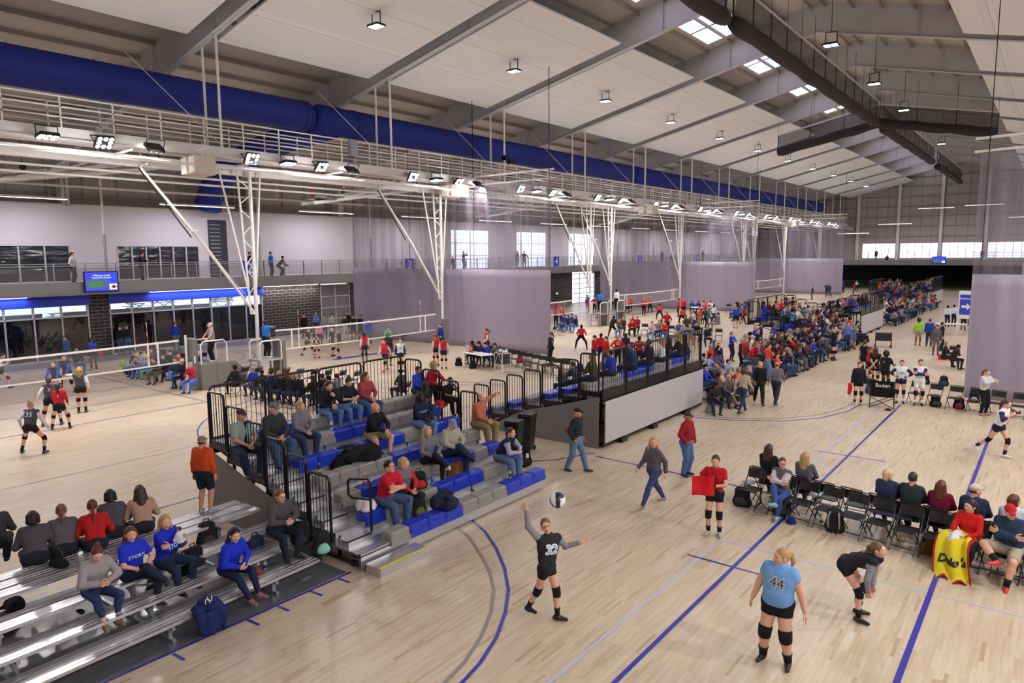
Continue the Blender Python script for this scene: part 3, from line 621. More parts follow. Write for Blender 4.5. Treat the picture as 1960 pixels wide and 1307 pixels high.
# hanging divider curtains
def curtain(x0, x1, y, label, zt0, zt1, hem=4.85, zb=.06, ph=0., amp=.05):
    t = thing('divider_curtain', label, 'curtain', ((x0+x1)/2,y,0), 0, 'divider curtains'); xm = (x0+x1)/2
    rnd = random.Random(int(y*10+x1)); K = int((x1-x0)*7)
    fold = [amp*(sin(x*3.1+ph)+.6*sin(x*7.3+1+ph)+.5*rnd.uniform(-1,1)*(.4)) for x in range(0)]
    def off(x, z): return amp*(.6+.4*z/5)*(sin(x*2.3+ph+.25*z)+.5*sin(x*5.1+2*ph)+.35*sin(x*9.7+z*.6))
    def sheet(z0f, z1f, nz, m, name, th=.012):
        mb = MB(); vs = []; 
        for side in (0,th):
            for i in range(K+1):
                x = x0+(x1-x0)*i/K; a, b = z0f(x), z1f(x)
                for j in range(nz+1): z = a+(b-a)*j/nz; vs.append((x-xm, off(x,z)+side, z))
        n1 = (K+1)*(nz+1); fs = []
        for i in range(K):
            for j in range(nz):
                a = i*(nz+1)+j; fs.append((a,a+nz+1,a+nz+2,a+1)); fs.append((n1+a,n1+a+1,n1+a+nz+2,n1+a+nz+1))
        for i in range(K):
            for j in (0,nz): a = i*(nz+1)+j; fs.append((a,a+nz+1,n1+a+nz+1,n1+a) if j else (a,n1+a,n1+a+nz+1,a+nz+1))
        for j in range(nz):
            for i in (0,K): a = i*(nz+1)+j; fs.append((a,a+1,n1+a+1,n1+a) if i else (a,n1+a,n1+a+1,a+1))
        return mb.add(vs, fs).build(name, m, t, smooth=True)
    top = lambda x: zt0+(zt1-zt0)*(x-x0)/(x1-x0)
    sheet(lambda x: zb, lambda x: hem, 10, M['curtain'], 'vinyl_lower')
    # sheer upper half: one layer
    mb = MB(); vs = []; nz = 8
    for i in range(K+1):
        x = x0+(x1-x0)*i/K
        for j in range(nz+1): z = hem+(top(x)-hem)*j/nz; vs.append((x-xm, off(x,z), z))
    mb.add(vs, [(i*(nz+1)+j,(i+1)*(nz+1)+j,(i+1)*(nz+1)+j+1,i*(nz+1)+j+1) for i in range(K) for j in range(nz)])
    mb.build('mesh_upper', SHEER, t, smooth=True)
    MB().tube([(x0-xm-.2,0,top(x0)+.12),(x1-xm+.2,0,top(x1)+.12)], .045, 8).tube([(x0-xm-.2,0,top(x0)+.6),(x1-xm+.2,0,top(x1)+.6)], .05, 8).build('top_pipe', M['white'], t)
    for k in range(4):
        x = x0+(x1-x0)*(k+.02)/3*.98+.15; MB().bar((x-xm,-.06,hem),(x-xm,-.06,top(x)+.1),.02).bar((x-xm,-.06,top(x)+.1),(x-xm,-.06,min(rz(x),top(x)+6)),.03).build('lift_cord', M['black'], t)
SHEER = streaky(sheer('curtain_mesh','#8d8494',.4), .24, .62)
curtain(-39.2,-22.4,32.6,'tall grey-purple divider curtain with sheer top behind the scorer table',9.6,9.75,ph=.3)
curtain(-39.4,-22.6,66.8,'grey-purple divider curtain behind the second scorer table, far end of the red courts',9.9,9.9,ph=1.7)
curtain(-39.4,-22.6,101.,'farthest grey-purple divider curtain on the catwalk side',10.,10.,ph=2.7)
curtain(-2.6,14.5,32.2,'huge grey-purple divider curtain behind the woman clapping in white',9.3,9.9,ph=.9)
curtain(-2.2,14.5,66.5,'grey-purple divider curtain further down the plain-wall side',9.3,9.9,ph=.4)
# rolled-up centre curtains
def rolled(pts, label, drop=1.5, name='raised_curtain'):
    t = thing(name, label, 'raised curtain', (0,0,0), 0, 'raised divider curtains under the ridge')
    n = 40; P = []; tot = [0]
    for a, b in zip(pts, pts[1:]): tot.append(tot[-1]+(Vector(b)-Vector(a)).length)
    def at(s):
        for k in range(len(pts)-1):
            if s <= tot[k+1]+1e-6: q = (s-tot[k])/(tot[k+1]-tot[k]); return Vector(pts[k]).lerp(Vector(pts[k+1]), q), (Vector(pts[k+1])-Vector(pts[k])).normalized()
    bundle = []; rad = []
    for i in range(n+1):
        p, d = at(tot[-1]*i/n); bundle.append((p.x, p.y, p.z-drop-.03*sin(i*.9))); rad.append((.36+.02*sin(i*1.3))*(.75 if i in (0,n) else 1))
    MB().tube(bundle, rad, 12).build('rolled_bundle', mat('bundle_dark','#2d2a2c',.8,noise=.3,scale=6,bump=.6), t, smooth=True)
    sh = MB(); vs = []
    for i in range(n+1): p, d = at(tot[-1]*i/n); q = d.cross(Vector((0,0,1))); vs += [(p.x,p.y,p.z),(p.x+q.x*.12,p.y+q.y*.12,p.z-drop*.5),(bundle[i][0]-q.x*.1,bundle[i][1]-q.y*.1,bundle[i][2])]
    f = []
    for i in range(n): a = 3*i; f += [(a,a+3,a+4,a+1),(a+1,a+4,a+5,a+2)]
    sh.add(vs, f).build('net_panel', sheer('dark_netting','#3a3638',.72), t, smooth=True)
    m = int(tot[-1]/2.4)
    for i in range(m+1): p, d = at(tot[-1]*i/m); MB().bar((p.x,p.y,p.z),(p.x,p.y,p.z-drop-.1),.06).bar((p.x,p.y,p.z),(p.x,p.y,rz(p.x)+.9),.02).build('lift_strap', M['black'], t)
    MB().tube(pts, .06, 8).build('top_pipe', M['steel'], t)
rolled([(-12,31.5,17.4),(-12,62,17.3)], 'long dark curtain rolled up along the ridge, leading to the crossing curtain', 1.7)
rolled([(-19.8,63.2,15.65),(-12,63.2,17.2),(-4.2,63.2,15.65)], 'dark curtain rolled up across the hall in a shallow peak under the rafters', 1.45)
rolled([(-12,64.5,17.3),(-12,93,17.3)], 'dark curtain rolled up along the ridge beyond the crossing curtain', 1.7)
rolled([(-12,96.5,17.3),(-12,121,17.3)], 'farthest dark curtain rolled up along the ridge', 1.8); rolled([(-12,4,17.3),(-12,30.6,17.3)], 'dark curtain rolled up along the ridge, only its end tassel in view', 1.7)
# screens on the gallery fronts
def tv(loc, w, h, axis, label):
    t = thing('television', label, 'television', loc); 
    def bx(mb, u0,u1,z0,z1,d0,d1): return mb.box((d0,u0,z0),(d1,u1,z1)) if axis else mb.box((u0,-d1,z0),(u1,-d0,z1))
    bx(MB(),-w/2,w/2,-h/2,h/2,0,.08).build('bezel', M['black'], t); bx(MB(),-w/2+.06,w/2-.06,-h/2+.06,h/2-.06,.08,.085).build('screen', mat('screen_blue','#2a36d8',.3,emit=1.2), t)
    s = 1 if axis else 1
    bx(MB(),-w/2+.1,w*.2,-h*.33,h*.12,.086,.09).build('stadium_picture', mat('screen_picture','#4a6a8a',.3,emit=.5), t); bx(MB(),-w/2+.25,w*.02,-h*.25,h*.0,.091,.094).build('pitch_picture', mat('screen_green','#4a8a4a',.3,emit=.5), t)
    bx(MB(),w*.22,w/2-.1,-h*.4,-h*.12,.086,.09).build('logo_panel', mat('screen_white','#f0f0ff',.3,emit=.9), t)
    R_, U_, o = ((0,1,0),(0,0,1),(.095,-.1,0)) if axis else ((1,0,0),(0,0,1),(-.1,-.095,0))
    wm = mat('screen_letters','#ffffff',.3,emit=1.)
    if axis:
        text_at('caption','Welcome to the',.13,wm,(.096,.02,h*.3),R_,U_,t); text_at('caption','Hoover Met Complex',.11,wm,(.096,.02,h*.19),R_,U_,t)
        d = MB(); d.add([(.093,w*.35,-h*.16),(.093,w*.35-.17,-h*.26),(.093,w*.35,-h*.36),(.093,w*.35+.17,-h*.26)],[(3,2,1,0)]); d.build('logo_diamond', mat('logo_red','#a01828',.3,emit=.4), t)
    MB().bar((-.05 if axis else 0,0 if axis else .05,0),(-.3 if axis else 0,0 if axis else .3,0),.15).build('bracket', M['black'], t)
tv((XL+2.62,16.9,4.42),1.75,1.12,1,'wall television with blue stadium slide on the side gallery front'); tv((-14.0,120.85,4.4),1.75,1.05,0,'small blue television on the far end gallery front')
# court number signs on the gallery rail
for i, (y, n) in enumerate(((26.,'2'),(40.3,'3'),(61.4,'4'),(80,'5'),(98,'6'))):
    t = thing('court_sign', 'blue square court number sign %s on the gallery rail' % n, 'sign', (XL+2.485,y,4.95), 0, 'court number signs'); MB().box((0,-.5,-.5),(.04,.5,.5)).build('board', M['bluep'], t)
    text_at('numeral', n, .95, M['white'], (.05,0,-.02), (0,1,0), (0,0,1), t, bold=.02)
# arrow sign by the far corridor
x, y, _ = F(1846,634); t = thing('pavement_sign', 'white A-frame sign with blue panel and white arrow in the far walkway', 'sign', (x,y,0), radians(-12))
MB().bbox((-.5,-.05,.9),(.5,.05,2.9),.02).box((-.5,-.05,0),(-.42,.05,.9)).box((.42,-.05,0),(.5,.05,.9)).build('frame', M['white'], t); MB().box((-.4,-.07,1.2),(.4,-.05,2.3)).build('panel', M['bluep'], t); MB().box((-.4,-.07,2.38),(.4,-.05,2.62)).build('header_panel', M['bluep'], t)
a = MB(); a.add([(-.28,-.075,1.68),(.05,-.075,1.68),(.05,-.075,1.52),(.3,-.075,1.77),(.05,-.075,2.02),(.05,-.075,1.86),(-.28,-.075,1.86)],[(0,1,2,3,4,5,6)]); a.build('arrow', M['white'], t)
# ================================================================== seating
RUN, RISE = .70, .23
def railpanel(mb, p, q, z0, z1, z0b=None, z1b=None, nb=None, r=.028):
    "black tube frame with thin bars between two plan points"
    p = Vector((p[0],p[1],0)); q = Vector((q[0],q[1],0)); L = (q-p).length; d = (q-p)/L
    za, zb = z0, (z0b if z0b is not None else z0); ta, tb = z1, (z1b if z1b is not None else z1); c = min(.09,L*.2)
    U = lambda s, z: (p.x+d.x*s, p.y+d.y*s, z)
    mb.tube([U(0,za),U(0,ta-c),U(c*.3,ta-c*.3),U(c,ta),U(L-c,tb),U(L-c*.3,tb-c*.3),U(L,tb-c),U(L,zb)], r, 8)
    mb.bar(U(0,za+.06),U(L,zb+.06),.03)
    n = nb or max(3,int(L/.115))
    for i in range(1,n): s = L*i/n; mb.tube([U(s,za+(zb-za)*i/n+.06),U(s,ta+(tb-ta)*i/n)], .008, 4, cap=False)
def tele(xf, dx, y0, y1, pat, label, aisle=None, left_rows=range(1,7), right_rows=range(3,7), nback=4, screen=False, near=True):
    "telescopic stand: front edge at xf, rows climb in direction dx"
    T = thing('telescopic_bleacher', label, 'bleacher', (xf,y0,0)); L = y1-y0
    X = lambda u: u*dx
    def bx(mb, u0, u1, v0, v1, z0, z1, bev=0):
        a, b = sorted((X(u0),X(u1)));
        return mb.bbox((a,v0,z0),(b,v1,z1),bev) if bev else mb.box((a,v0,z0),(b,v1,z1))
    s0 = aisle or 0.
    for i in range(7):
        zs = .5+RISE*i; zd = zs-.17; u = RUN*i
        m = MB(); bx(m,u,u+RUN+.05,0,L,zd-.04,zd); 
        for k in range(3): bx(m,u+.02+.2*k+.28,u+.03+.2*k+.28,0,L,zd,zd+.004)
        m.build('deck', M['alu'], T)
        m = MB(); bx(m,u-.02,u+.02,0,L,zd-RISE if i else .06,zd+.0); bx(m,u-.03,u+.03,0,L,zd-.05,zd+.012); m.build('riser', M['galv'], T)
        n = len(pat[i]); w = (L-s0-.02)/n
        for k, ch in enumerate(pat[i]):
            a = MB(); v = s0+w*k
            if near: bx(a,u-.06,u+.26,v+.004,v+w-.004,zd+.0,zs,.03); a.box(*( ((min(X(u-.065),X(u-.055)),v+.004,zd-.09),(max(X(u-.065),X(u-.055)),v+w-.004,zd+.02)) ))
            else: bx(a,u-.06,u+.26,v,v+w,zd-.09,zs)
            a.build('seat_module', M['blue'] if ch == 'B' else M['grey'], T)
        if aisle and i < 6:
            a = MB(); bx(a,u+.40,u+RUN,.08,aisle-.06,zd,zd+.115); a.build('aisle_step', M['alu'], T)
            a = MB(); bx(a,u+.40,u+.43,.08,aisle-.06,zd+.1,zd+.118); a.build('step_nosing', M['black'], T)
    D = RUN*7
    if aisle:
        a = MB(); bx(a,-.5,-.1,.05,aisle+.55,0,.17); a.build('front_step', M['alu'], T); a = MB(); bx(a,-.5,-.44,.05,aisle+.55,.168,.178); a.build('warning_strip', M['yellow'], T)
        a = MB(); v = aisle-.12; a.tube([(X(.35),v,.5),(X(.35),v,1.45),(X(.42),v,1.52),(X(.95),v,1.42),(X(1.0),v,1.35),(X(1.0),v,1.1),(X(.9),v,1.05),(X(.4),v,1.12)], .025, 8); a.build('aisle_handrail', M['black'], T)
    a = MB(); bx(a,-.03,.0,0,L,.04,.3); a.build('front_panel', M['alu'], T)
    # understructure
    a = MB()
    for v in [.1]+[L*k/3 for k in (1,2)]+[L-.1]:
        for i in range(1,7): a.bar((X(RUN*i),v,.05),(X(RUN*i),v,.3+RISE*i),.05)
        a.bar((X(0),v,.08),(X(D),v,.08),.07); a.bar((X(.2),v,.2),(X(D-.1),v,1.5),.04)
        for u in (.3,2.2,4.5): a.ball((X(u),v,.07),.07,8)
    a.build('understructure', M['black'], T)
    # back rail
    nb = nback; zt = .5+RISE*6-.17
    for k in range(nb):
        a = MB(); v0, v1 = L*k/nb+.05, L*(k+1)/nb-.05; railpanel(a,(X(D+.05),v0),(X(D+.05),v1),zt-.25,zt+1.18); a.build('back_railing', M['black'], T)
    a = MB(); bx(a,D,D+.06,0,L,zt-.32,zt+.04); a.build('back_beam', M['black'], T)
    if screen:
        a = MB(); bx(a,D+.12,D+.16,.05,L-.05,.16,zt-.3); a.build('back_screen', M['screenp'], T)
        a = MB(); bx(a,D+.05,D+.12,0,L,.05,.18); 
        for v in (.9,3.0,5.6): bx(a,D-.1,D+.25,v,v+.35,0,.12)
        a.build('base_rail', M['black'], T)
    for rows, v in ((left_rows,-.04),(right_rows,L+.04)):
        for i in rows:
            a = MB(); zd = .33+RISE*i; railpanel(a,(X(RUN*i+.04),v),(X(RUN*(i+1)-.04),v),zd-.1,zd+1.1,nb=6); a.build('side_railing', M['black'], T)
            a = MB(); bx(a,RUN*i,RUN*(i+1),v-.02,v+.02,zd-.16,zd-.04); a.build('side_beam', M['black'], T)
    for v in ((-.1,) if near else ()):
        a = MB(); p = [(X(D),.0),(X(D),zt-.15),(X(D*.72),zt-.55),(X(D*.45),zt*.48),(X(1.2),.35),(X(.9),.0)]; p = p if dx < 0 else p[::-1]; a.prism(p,1,v-.01,v+.01); a.build('side_skirt', M['skirt'], T)
    return T
patB = ['GBBBGGGBBB','BGGGBBBGGG','GBBGGGBBGB','GGGGBBBGGG','BBBBBBGGBB','GGGBBBGGGB','BBGGBBBGGG']
B1 = tele(-9.72,-1,8.0,13.85,patB,'retractable stand of blue and grey seat rows with black rails, facing the wide open floor',aisle=.72)
C1 = tele(-15.33,1,17.75,25.05,[p[::-1] for p in patB],'retractable stand seen from behind with a plain pale screen below its black back rail',screen=True,nback=5,left_rows=range(0,7),right_rows=range(3,7))
text_at('brand_plate','hussey',.12,M['white'],(4.0,-.14,.42),(1,0,0),(0,0,1),C1) ; MB().box((3.75,-.13,.34),(4.25,-.125,.5)).build('brand_label', mat('label_red','#b03038'), C1)
# further repeats of the same pair of stands down the hall
far = []
for k, (a, b) in enumerate(((42.3,49.5),(76.6,83.5))):
    far.append(tele(-9.72,-1,a,b,patB,'retractable blue and grey stand full of spectators, %s beyond the low bench rows' % ('first' if k == 0 else 'second'),near=False,left_rows=range(2,7)))
for k, (a, b) in enumerate(((52.,59.4),(86.3,93.7))):
    far.append(tele(-15.33,1,a,b,patB,'retractable stand with pale screen on its back, %s down the walkway' % ('next' if k == 0 else 'last'),near=False,screen=True,nback=5,left_rows=range(3,7)))
# low aluminium stands
def lowstand(name, label, x, y0, y1, rows, rot=0., tops=None, legs=3, z0=.3, rise=.2, run=.52):
    T = thing(name, label, 'bleacher', (x,y0,0), rot); L = y1-y0
    for i in range(rows):
        u = -run*i; z = z0+rise*i; m = MB(); last = tops and i == rows-1
        for k in range(tops if last else 1):
            uu = u-(.31*k if last else 0)-(.12 if last else 0); m.bbox((uu-.26,0,z-.045),(uu,L,z),.008); 
            for q in (.09,.17): m.box((uu-q-.012,0,z),(uu-q+.0,L,z+.004))
        m.build('seat_plank', M['alu'], T)
        if i: m = MB(); m.bbox((u+.06,0,z-.2-.035),(u+.21,L,z-.2),.006); m.build('foot_plank', M['alu'], T)
        else: m = MB(); m.bbox((u-.36,0,z-.2),(u-.28,L,z-.17),.006); m.build('foot_plank', M['alu'], T)
    for j in range(legs):
        v = L*(j+.5)/legs; m = MB(); D = run*(rows-1)+.3
        m.bar((0,v,.03),(-D-.6,v,.03),.05)
        for i in range(rows): m.bar((-run*i-.13,v,.03),(-run*i-.13,v,z0+rise*i-.05),.06); m.bar((-run*i+.0,v,z0+rise*i-.08),(-run*i-.3,v,z0+rise*i-.08),.05)
        m.bar((-.2,v,.1),(-D,v,z0+rise*(rows-1)-.2),.04); m.build('support_frame', M['galv'], T)
    m = MB(); m.bar((-run*2,L*.1,.05),(-run*3-.1,L*.45,.6),.03).bar((-run*3,L*.55,.6),(-run*2,L*.9,.05),.03).build('cross_brace', M['galv'], T)
    return T
A1 = lowstand('low_bleacher','low aluminium plank bleacher beside the blue floor tape, women in blue on it',-9.93,.2,7.5,4,radians(2.2),tops=3,legs=4)
m = MB(); m.box((-13.3,.2,.002),(-9.92,7.85,.008)); tag(m.build('floor_tarp', M['tarp']), 'shiny dark protective sheet on the floor under the low aluminium bleacher', 'floor sheet')
D0 = lowstand('low_bleacher','low aluminium bleacher right behind the pale screen corner',-9.8,25.4,28.7,3,0,legs=2,z0=.42,rise=.2,run=.6)
D1 = lowstand('low_bleacher','low aluminium bleacher leading up to the next open stand, packed with spectators',-9.75,31.8,41.6,3,0,legs=4,z0=.42,rise=.2,run=.6)
D2 = lowstand('low_bleacher','far low aluminium bleacher before the second retractable stand',-9.9,60.4,75.5,4,0,legs=5,z0=.35,rise=.24,run=.7)
# folding chairs
def chair():
    t = link('folding_chair', None)
    m = MB(); m.bbox((-.2,-.2,.405),(.2,.21,.425),.01); m.build('seat', M['blackp'], t)
    m = MB(); vs = []
    for i in range(9):
        x = -.205+.41*i/8; c = -.25-.035*(1-((i-4)/4)**2)
        for z, d in ((.60,.0),(.80,-.035)): vs += [(x,c+d,z),(x,c+d-.014,z)]
    fs = []
    for i in range(8): o = 4*i; fs += [(o,o+4,o+6,o+2),(o+1,o+3,o+7,o+5),(o+2,o+6,o+7,o+3),(o,o+1,o+5,o+4)]
    fs += [(0,2,3,1),(32,33,35,34)]; m.add(vs, fs).build('backrest', M['blackp'], t, smooth=False)
    for s in (-1,1):
        MB().tube([(s*.215,.24,.0),(s*.215,-.16,.5),(s*.215,-.27,.70),(s*.21,-.31,.83)], .012, 6).build('leg', M['black'], t)
        MB().tube([(s*.19,-.26,.0),(s*.19,.14,.41)], .012, 6).build('leg', M['black'], t)
    MB().bar((-.21,-.31,.83),(.21,-.31,.83),.02).build('top_bar', M['black'], t); MB().bar((-.215,.17,.09),(.215,.17,.09),.016).build('stretcher', M['black'], t)
    return t
CH = chair(); CT = tree_of(CH); _cu = [False]; NCH = {}
def put_chair(x, y, rot, label, group, z=0.):
    if not _cu[0]: _cu[0] = True; o = CH; o.location = (x,y,z); o.rotation_euler[2] = rot
    else: o = dup(CH,(x,y,z),rot,None,CT)
    return tag(o, label, 'chair', group)
def chair_row(p, q, n, rot, text, group, skip=(), at=None):
    for i in range(n):
        if i in skip: continue
        f = ((at[i] if at else i)+.5)/n; put_chair(p[0]+(q[0]-p[0])*f, p[1]+(q[1]-p[1])*f, rot, 'black folding chair, %s %s' % (ORD[i], text), group)
# two back-to-back rows across the open floor: near row faces the camera (local +y is the sitter's front)
NR = ((-5.75,15.65),(1.2,14.45)); FR = ((-5.6,16.35),(1.35,15.15)); ra = atan2(NR[1][1]-NR[0][1], NR[1][0]-NR[0][0])
chair_row(*NR,13,ra+pi,'of the near courtside row, counted from the small tripod','near row of courtside chairs',at=[.55,1.9,2.8,3.75,4.7,5.6,6.55,7.5,8.5,9.6,10.6,11.6,12.6])
chair_row(*FR,13,ra,'of the back courtside row, counted from the long-haired woman','back row of courtside chairs',at=[.5,1.3,2.15,3.2,4.25,5.3,6.2,7.15,8.15,9.3,10.3,11.3,12.3])
# bench row in front of the big curtain
BR = (F(1735,778)[:2], (2.2,28.6)); chair_row((-4.3,30.1),(3.4,28.9),12,radians(170),'of the bench before the huge curtain, starting beside the camp chair','bench chairs before the huge curtain')
# chairs by the first divider curtain
chair_row((-25.6,27.6)[:2] if False else (-24.3,29.2),(-17.6,27.0),12,radians(196),'of the row beside the divider curtain, starting at the ball cart','chairs by the divider curtain')
# chairs round the second red court
def pxrow(p, q, n, rot, text, group, skip=()): a, b = F(*p), F(*q); chair_row(a[:2], b[:2], n, rot, text, group, skip)
pxrow((1225,642),(1385,655),9,radians(200),'on the far court, row of seated spectators before the red players','chairs of the far spectators')
pxrow((880,662),(925,668),3,radians(150),'by the curtain behind the net','chairs by the curtain behind the net') if False else None
pxrow((712,640),(785,655),5,radians(200),'at the foot of the divider curtain on the catwalk court','chairs at the foot of the divider curtain')
pxrow((1145,592),(1175,594),3,radians(190),'of the pair of rows by the far brick pier','chairs by the far brick pier'); pxrow((1385,598),(1440,602),3,radians(190),'by the edge of the second divider curtain','chairs by the second divider curtain')
pxrow((450,735),(690,745),9,radians(100),'behind the retractable stand, facing the catwalk court','team chairs behind the stand'); 
pxrow((1030,655),(1080,640),3,radians(90),'on the court of the jumping players','chairs by the jumping players')
# camp chair
x, y, _ = F(1684,782); t = thing('camp_chair', 'black fabric camping chair with white lettering on its back', 'chair', (x,y+.3,0), radians(10))
m = MB(); m.add([(-.38,-.1,.42),(.38,-.1,.42),(.38,-.2,1.02),(-.38,-.2,1.02),(-.38,-.12,.42),(.38,-.12,.42),(.38,-.22,1.02),(-.38,-.22,1.02)],[(0,1,2,3),(7,6,5,4),(0,4,5,1),(3,2,6,7),(1,5,6,2),(0,3,7,4)]); m.build('back_fabric', M['blackc'], t)
MB().box((-.33,-.12,.40),(.33,.4,.43)).build('seat', M['blackc'], t); m = MB()
for s in (-.4,.4): m.bar((s,-.16,0),(s,-.16,1.04),.03); m.bar((s,.42,0),(s,.42,.62),.03); m.bar((s,-.16,.62),(s,.42,.62),.045)
m.bar((-.4,-.16,0),(.4,-.16,.4),.025).bar((.4,-.16,0),(-.4,-.16,.4),.025).bar((-.4,.42,0),(.4,.42,.4),.025).build('frame', M['black'], t)
text_at('lettering','Baden',.2,M['white'],(0,-.235,.85),(1,0,0),(0,.16,1),t)
# scorer tables
def table(loc, rot, label, w=1.85):
    t = thing('folding_table', label, 'table', loc, rot); MB().bbox((-w/2,-.38,.71),(w/2,.38,.75),.015).build('tabletop', mat('table_white','#dcd8dc',.4), t)
    for s in (-1,1): MB().bar((s*(w/2-.2),-.28,0),(s*(w/2-.2),-.28,.71),.035).bar((s*(w/2-.2),.28,0),(s*(w/2-.2),.28,.71),.035).bar((s*(w/2-.2),-.28,.3),(s*(w/2-.2),.28,.3),.03).build('leg', M['galv'], t)
    return t
x, y, _ = F(906,705); table((x,y+.35,0), radians(-14), 'white folding scorer table in front of the divider curtain'); SCX, SCY = x, y+.35
x, y, _ = F(1342,604); table((x,y,0), radians(-6), 'white folding scorer table before the second divider curtain')
t = thing('score_flipper','white and red flip scoreboard standing on the scorer table', 'scoreboard', (SCX-.6,SCY+.05,.75), radians(-14))
m = MB(); m.box((-.3,-.04,0),(.3,.06,.03)); m.build('base', M['black'], t)
for k in range(4): c = MB().box((-.29+.15*k,-.03,.03),(-.15+.15*k,-.01,.33)).build('card', M['white'] if k < 2 else M['red'], t); text_at('digit','0014'[k],.24,M['black'] if k < 2 else M['white'],(-.22+.15*k,-.035,.18),(1,0,0),(0,0,1),t)
# ball cart
x, y, _ = F(962,712); t = thing('ball_cart', 'metal ball cart with netted basket full of volleyballs beside the scorer table', 'cart', (x,y,0), radians(-14))
m = MB()
for sx in (-.3,.3):
    for sy in (-.25,.25): m.bar((sx,sy,.06),(sx,sy,.95),.03); m.ball((sx,sy,.05),.05,8)
for z in (.95,.4): m.bar((-.3,-.25,z),(.3,-.25,z),.025).bar((-.3,.25,z),(.3,.25,z),.025).bar((-.3,-.25,z),(-.3,.25,z),.025).bar((.3,-.25,z),(.3,.25,z),.025)
m.bar((-.3,-.25,.4),(0,-.25,.95),.015).bar((.3,-.25,.4),(0,-.25,.95),.015).build('frame', M['tube'], t); MB().box((-.3,-.25,.4),(.3,.25,.93)).build('basket', sheer('basket_net','#202024',.7), t)
CARTX, CARTY = x, y
# black rolling carts by the stand end
x, y, _ = F(945,880)
